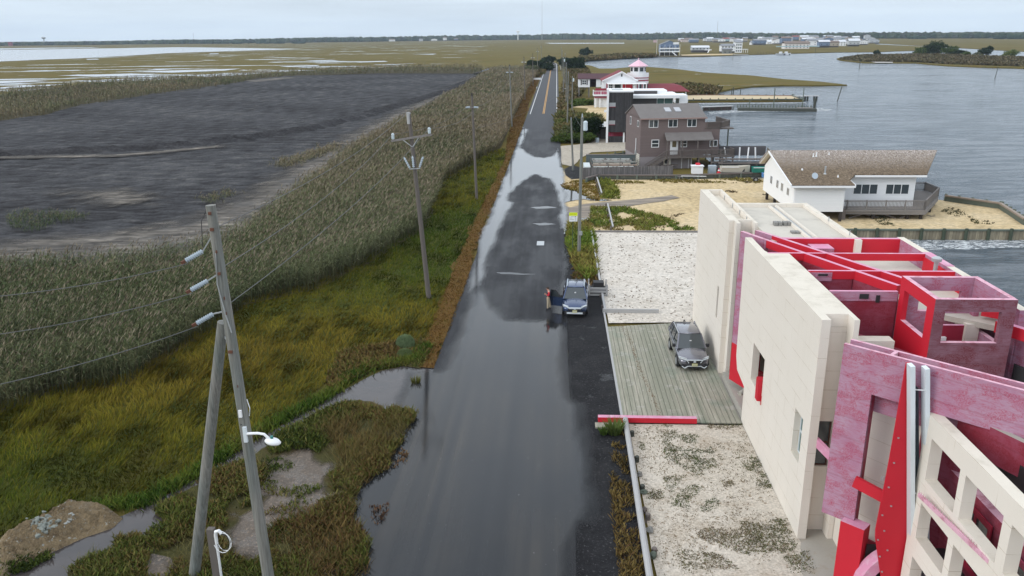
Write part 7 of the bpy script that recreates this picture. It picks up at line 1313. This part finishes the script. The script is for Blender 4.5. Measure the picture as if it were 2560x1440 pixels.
fhouse('shore_house', 'long two storey white house with brown roof and aqua deck before the village', 1992, 122, 30, 14, 6.5, plain('cream white siding', (.66, .62, .60), .8, .04), RB, 'x', 0, wins=7, rh=2.6)
x, y = G(1992, 123.5); MB().box(x-24, x+26, y-1, y+2, 2.9, 4.0).build('terrace', AQ, label='aqua terrace band along the long two storey white house', cat='terrace')
col_ = [(WHITE, 'white'), (GW, 'pale grey'), (BW, 'slate blue'), (TW, 'tan'), (PK, 'pinkish'), (AQ, 'aqua')]; rf_ = [(RG, 'grey'), (RB, 'brown'), (RW, 'pale metal'), (RR, 'red')]
spots = [(1703, 104, 14, 4), (1712, 105, 16, 5), (1722, 104.5, 18, 5), (1735, 107, 20, 4), (1765, 103.5, 12, 4), (1775, 104.5, 15, 6), (1792, 106, 16, 4), (1805, 106.5, 14, 4), (1815, 105.5, 14, 5), (1828, 104, 16, 7), (1840, 104, 16, 6), (1850, 106, 12, 4), (1863, 104.5, 11, 7), (1889, 112, 16, 4), (1900, 112.5, 20, 5), (1903, 106, 12, 9), (1918, 107.5, 16, 6), (1928, 110, 14, 4), (1938, 103, 13, 7), (1944, 110.5, 16, 5), (1960, 104.5, 14, 6), (1965, 111.5, 16, 8), (1972, 106, 15, 9), (1990, 101.5, 18, 7), (2010, 104, 18, 8), (2017, 112, 16, 9), (2028, 109.5, 15, 8), (2034, 102.5, 22, 8), (2037, 117, 22, 7), (2046, 114, 16, 6), (2054, 108, 18, 7), (2060, 119, 14, 5), (2066, 101, 13, 10), (2070, 112, 16, 9), (2075, 104.5, 13, 8), (2083, 118, 15, 5), (2090, 111, 15, 6), (2093, 100.5, 18, 6), (2100, 115, 16, 6), (2102, 104, 16, 6), (2112, 100.5, 16, 6), (2118, 112, 17, 5), (2125, 106, 13, 5), (2135, 116, 15, 5), (2140, 101.5, 16, 6), (2146, 111, 14, 6), (2150, 105, 17, 6), (2160, 112.5, 12, 4), (2168, 99.5, 14, 8), (2178, 103.5, 16, 4), (2186, 108.5, 16, 4), (980, 103.5, 24, 7), (1052, 102.8, 14, 7), (1085, 102.6, 22, 5), (1112, 102, 14, 9), (1140, 101.8, 15, 5)]
seen = {}
ordw = ['', 'second ', 'third ', 'fourth ', 'fifth ', 'sixth ', 'seventh ', 'eighth ', 'ninth ', 'tenth ']
for i, (px_, py_, w_, h_) in enumerate(sorted(spots)):
    k_ = random.choices(range(6), (9, 7, 3, 3, 1, 2))[0]; j_ = random.choices(range(4), (8, 4, 3, 1))[0]
    where = 'at the edge of the left wood' if px_ < 1200 else 'behind the big shore houses' if px_ < 1870 else 'in the shore village'
    key = (k_, j_, where); seen[key] = seen.get(key, 0)+1; nth = ordw[min(9, seen[key]-1)]
    lb = '%s%s house with %s roof %s%s' % (nth, col_[k_][1], rf_[j_][1], where, ', from the left' if nth else '')
    fhouse('village_house', lb, px_, py_, w_, random.uniform(8, 13), h_, col_[k_][0], rf_[j_][0], random.choice('xxy'), random.choice((0, 1.5, 2.5)), wins=random.choice((2, 3, 4)), group='far village houses', rh=random.uniform(1.8, 3.2))
dk_ = thing('shore_dock', 'long low timber dock in front of the far white houses', 'dock', *G(1740, 141))
x0, y0 = G(1625, 142.6); x1, y1 = G(1775, 140); MB().beam((x0, y0, .4), (x1, y1, .4), 2, .5).build('deck', RAILG, dk_); x2, y2 = G(1832, 137.5); x3, y3 = G(1870, 138); MB().beam((x2, y2, .6), (x3, y3, .6), 2, .4).build('deck', TIMBER, dk_)
sheet('sand_beach', rag(PG((1702, 137), (1740, 135.5), (1835, 134.5), (1840, 137), (1770, 138.5), (1705, 140)), .8, 6), .1, SAND)
sheet('sand_beach', rag(PG((2165, 153.5), (2230, 154), (2232, 157), (2190, 157)), .8, 4), .15, plain('white sand', (.60, .57, .53), .9, .1))
for px_, py_, l_, lb in ((1952, 136.5, 9, 'small grey moored boat at the end of the far dock line'), (1966, 136.3, 8, 'white cabin boat moored beside the grey boat on the far shore')):
    x, y = G(px_, py_); r = hull('moored_boat', lb, x-l_/2, x+l_/2, y, 2.6, -.5, 1.5, WHITE if l_ == 8 else GW); MB().box(x-1.5, x+1, y-.9, y+.9, 1.0, 2.6).build('cabin', WHITE, r)
for k_ in range(8): 
    x, y = G(1895+7*k_, 134.5); MB().tube([(x, y, -.8), (x, y, 1.3)], .25, 6).build('piling', DKPILE, label='dark far piling %s in the row left of the moored boats' % ['nearest the village side', 'second from the left', 'third from the left', 'fourth from the left', 'fifth from the left', 'sixth from the left', 'seventh from the left', 'closest to the boats'][k_] if k_ else 'leftmost dark far piling in the row left of the moored boats', cat='piling')
# upturned dark vehicle at the end of the spoil field
x, y = G(1199, 188); dv = thing('excavator_heap', 'dark tarp covered machine with blue end where the track meets the reeds', 'machine', x, y)
LM(dv).prism([(-3, -1.2), (1.5, -1.5), (2.2, 1.2), (-2.5, 1.4)], 0, [1.0, 2.0, 2.2, 1.2]).build('tarp', DARK); LM(dv).beam((1.2, 0, 1.9), (4.6, .5, 2.9), .9, .5).build('boom', plain('faded blue steel', (.22, .30, .42), .6)); LM(dv).tube([(-2, -1.3, .5), (-2, 1.2, .5)], .5, 12).build('track', DKPILE)
x, y = G(1335, 200); MB().beam((x-1.5, y-1, .5), (x+3.2, y, .5), .5, .9).build('culvert_wall', WHITE, label='white culvert headwall left of the far road', cat='culvert')
for px0, px1, py0, py1, s_, nm in ((1366, 1352, 158, 176, -1, 'left'), (1399, 1402, 160, 178, 1, 'right')):
    g0, g1 = G(px0, py0), G(px1, py1); gr = thing('guard_rail', 'pale guard rail on the %s side of the far road' % nm, 'guard rail', *g1); MB().beam((*g0, .7), (*g1, .7), .12, .4).build('rail', GALV, gr)
    for k_ in range(6): MB().box(lerp(g0[0], g1[0], k_/5)-.1, lerp(g0[0], g1[0], k_/5)+.1, lerp(g0[1], g1[1], k_/5)-.1, lerp(g0[1], g1[1], k_/5)+.1, 0, .7).build('post', RAILG, gr)
# ---------------------------------------------------------------- dug clay bank with stones, lower left
cb = [G(*p) for p in ((-40, 1420), (0, 1352), (70, 1312), (130, 1280), (190, 1262), (270, 1270), (312, 1300), (285, 1325), (210, 1352), (120, 1392), (30, 1440), (-60, 1500))]
P_ = np.array(cb); x0, y0 = P_.min(0)-.2; x1, y1 = P_.max(0)+.2; nx_, ny_ = 220, 110; X, Y = np.meshgrid(np.linspace(x0, x1, nx_), np.linspace(y0, y1, ny_)); X, Y = X.ravel(), Y.ravel()
dd = np.full(len(X), 1e9)
for i in range(len(cb)):
    a_, b_ = np.array(cb[i]), np.array(cb[i-1]); ab = b_-a_; t = np.clip(((X-a_[0])*ab[0]+(Y-a_[1])*ab[1])/(ab@ab), 0, 1); dd = np.minimum(dd, np.hypot(X-a_[0]-t*ab[0], Y-a_[1]-t*ab[1]))
sgn_ = np.where(inpoly(X, Y, cb), 1, -1)*dd
Z_ = .02+.5*(1-np.exp(-np.clip(sgn_, 0, 9)*2.6))*(1+.35*vnoise(X, Y, 2.2, 141)+.28*np.abs(vnoise(X, Y, 6, 142))+.18*vnoise(X, Y, 14, 143)+rng.uniform(-.1, .1, len(X)))-np.where(sgn_ < 0, .3, 0)
idx = np.arange(nx_*ny_).reshape(ny_, nx_); F = np.stack([idx[:-1, :-1].ravel(), idx[:-1, 1:].ravel(), idx[1:, 1:].ravel(), idx[1:, :-1].ravel()], 1); F = F[(sgn_[F] > -.12).all(1)]
o = meshnp('clay_bank', np.c_[X, Y, Z_], F, ROCKY, smooth=True); props(o, None, None, None, 'structure')
for s_, (px_, py_, n_, mt) in enumerate(((112, 1316, 95, plain('grey green stone', (.17, .185, .165), .9, .2, 6.)), (178, 1300, 8, plain('grey stone', (.27, .28, .26), .9, .2, 6.)))):
    for k_ in range(n_):
        x, y = G(px_+random.gauss(0, 15 if n_ > 10 else 8), py_+random.gauss(0, 11 if n_ > 10 else 7), .5); r_ = random.uniform(.05, .12); z_ = .50+random.uniform(0, .15)
        MB().rock((x, y, z_), (r_, r_*.8, r_*.6)).build('stone', mt, label='grey stone lying loose on the clay bank by the ditch', cat='stone', group='stones heaped on the clay bank')
scrub('bank_plants', [G(*p) for p in ((0, 1400), (100, 1370), (130, 1400), (60, 1440), (0, 1440))], 250, SCR, .1, .35, z=.1, seed=150)
scrub('bank_plants', [G(*p) for p in ((290, 1355), (350, 1345), (365, 1370), (330, 1400), (290, 1390))], 250, SCR, .1, .35, z=.1, seed=151)
for k_, (px_, py_) in enumerate(((1598, 1196), (1607, 1240), (1610, 1285), (1622, 1335), (1632, 1400))):
    x, y = G(px_, py_); MB().rock((x, y, .2), (.16, .15, .12)).build('stone', [BLOCKM, GRPILE, RAILG][k_ % 3], label='rounded stone beside the timber rail of the court, %s from the red beam' % ['first', 'second', 'third', 'fourth', 'fifth'][k_], cat='stone', group='stones along the timber rail')

rd = [G(*q) for q in ((-60, 398), (0, 392), (150, 385), (300, 378), (450, 368), (600, 352), (760, 328), (880, 300), (980, 270), (1060, 248), (1120, 228), (1175, 203))]
rv, rf = [], []; k = 0
for (x0, y0), (x1, y1) in zip(rd[:-1], rd[1:]):
    L_ = math.hypot(x1-x0, y1-y0); m = max(4, int(L_/1.2))
    for i in range(m):
        t = i/m; x, y = lerp(x0, x1, t), lerp(y0, y1, t); nxn, nyn = -(y1-y0)/L_, (x1-x0)/L_
        for j in range(9):
            s_ = (j/8-.5)*2; rv.append((x+nxn*s_*3.2+random.uniform(-.3, .3), y+nyn*s_*3.2+random.uniform(-.3, .3), .15+(.95*(1-s_*s_)**1.2*random.uniform(.5, 1.2) if abs(s_) < 1 else -.05)))
rv = np.array(rv); n_ = len(rv)//9; rf = np.array([(i*9+j, i*9+j+1, i*9+j+10, i*9+j+9) for i in range(n_-1) for j in range(8)])
o = meshnp('spoil_ridge', rv, rf, SPOIL, smooth=False); props(o, None, None, None, 'structure')
# ---------------------------------------------------------------- haze: even, thin air over the whole scene
hz_ = bpy.data.materials.new('haze'); hz_.use_nodes = True; t_ = hz_.node_tree; t_.nodes.clear(); o_ = t_.nodes.new('ShaderNodeOutputMaterial'); v_ = t_.nodes.new('ShaderNodeVolumePrincipled')
v_.inputs['Color'].default_value = (.70, .84, 1., 1); v_.inputs['Density'].default_value = .00007; v_.inputs['Anisotropy'].default_value = .0; t_.links.new(v_.outputs[0], o_.inputs['Volume'])
hb = MB().box(-9500, 9500, -700, 9500, -2.2, 175); ho_ = hb.build('haze', hz_, off=(0, 0, 0), kind='stuff')
for o in scn.objects: finish(o)
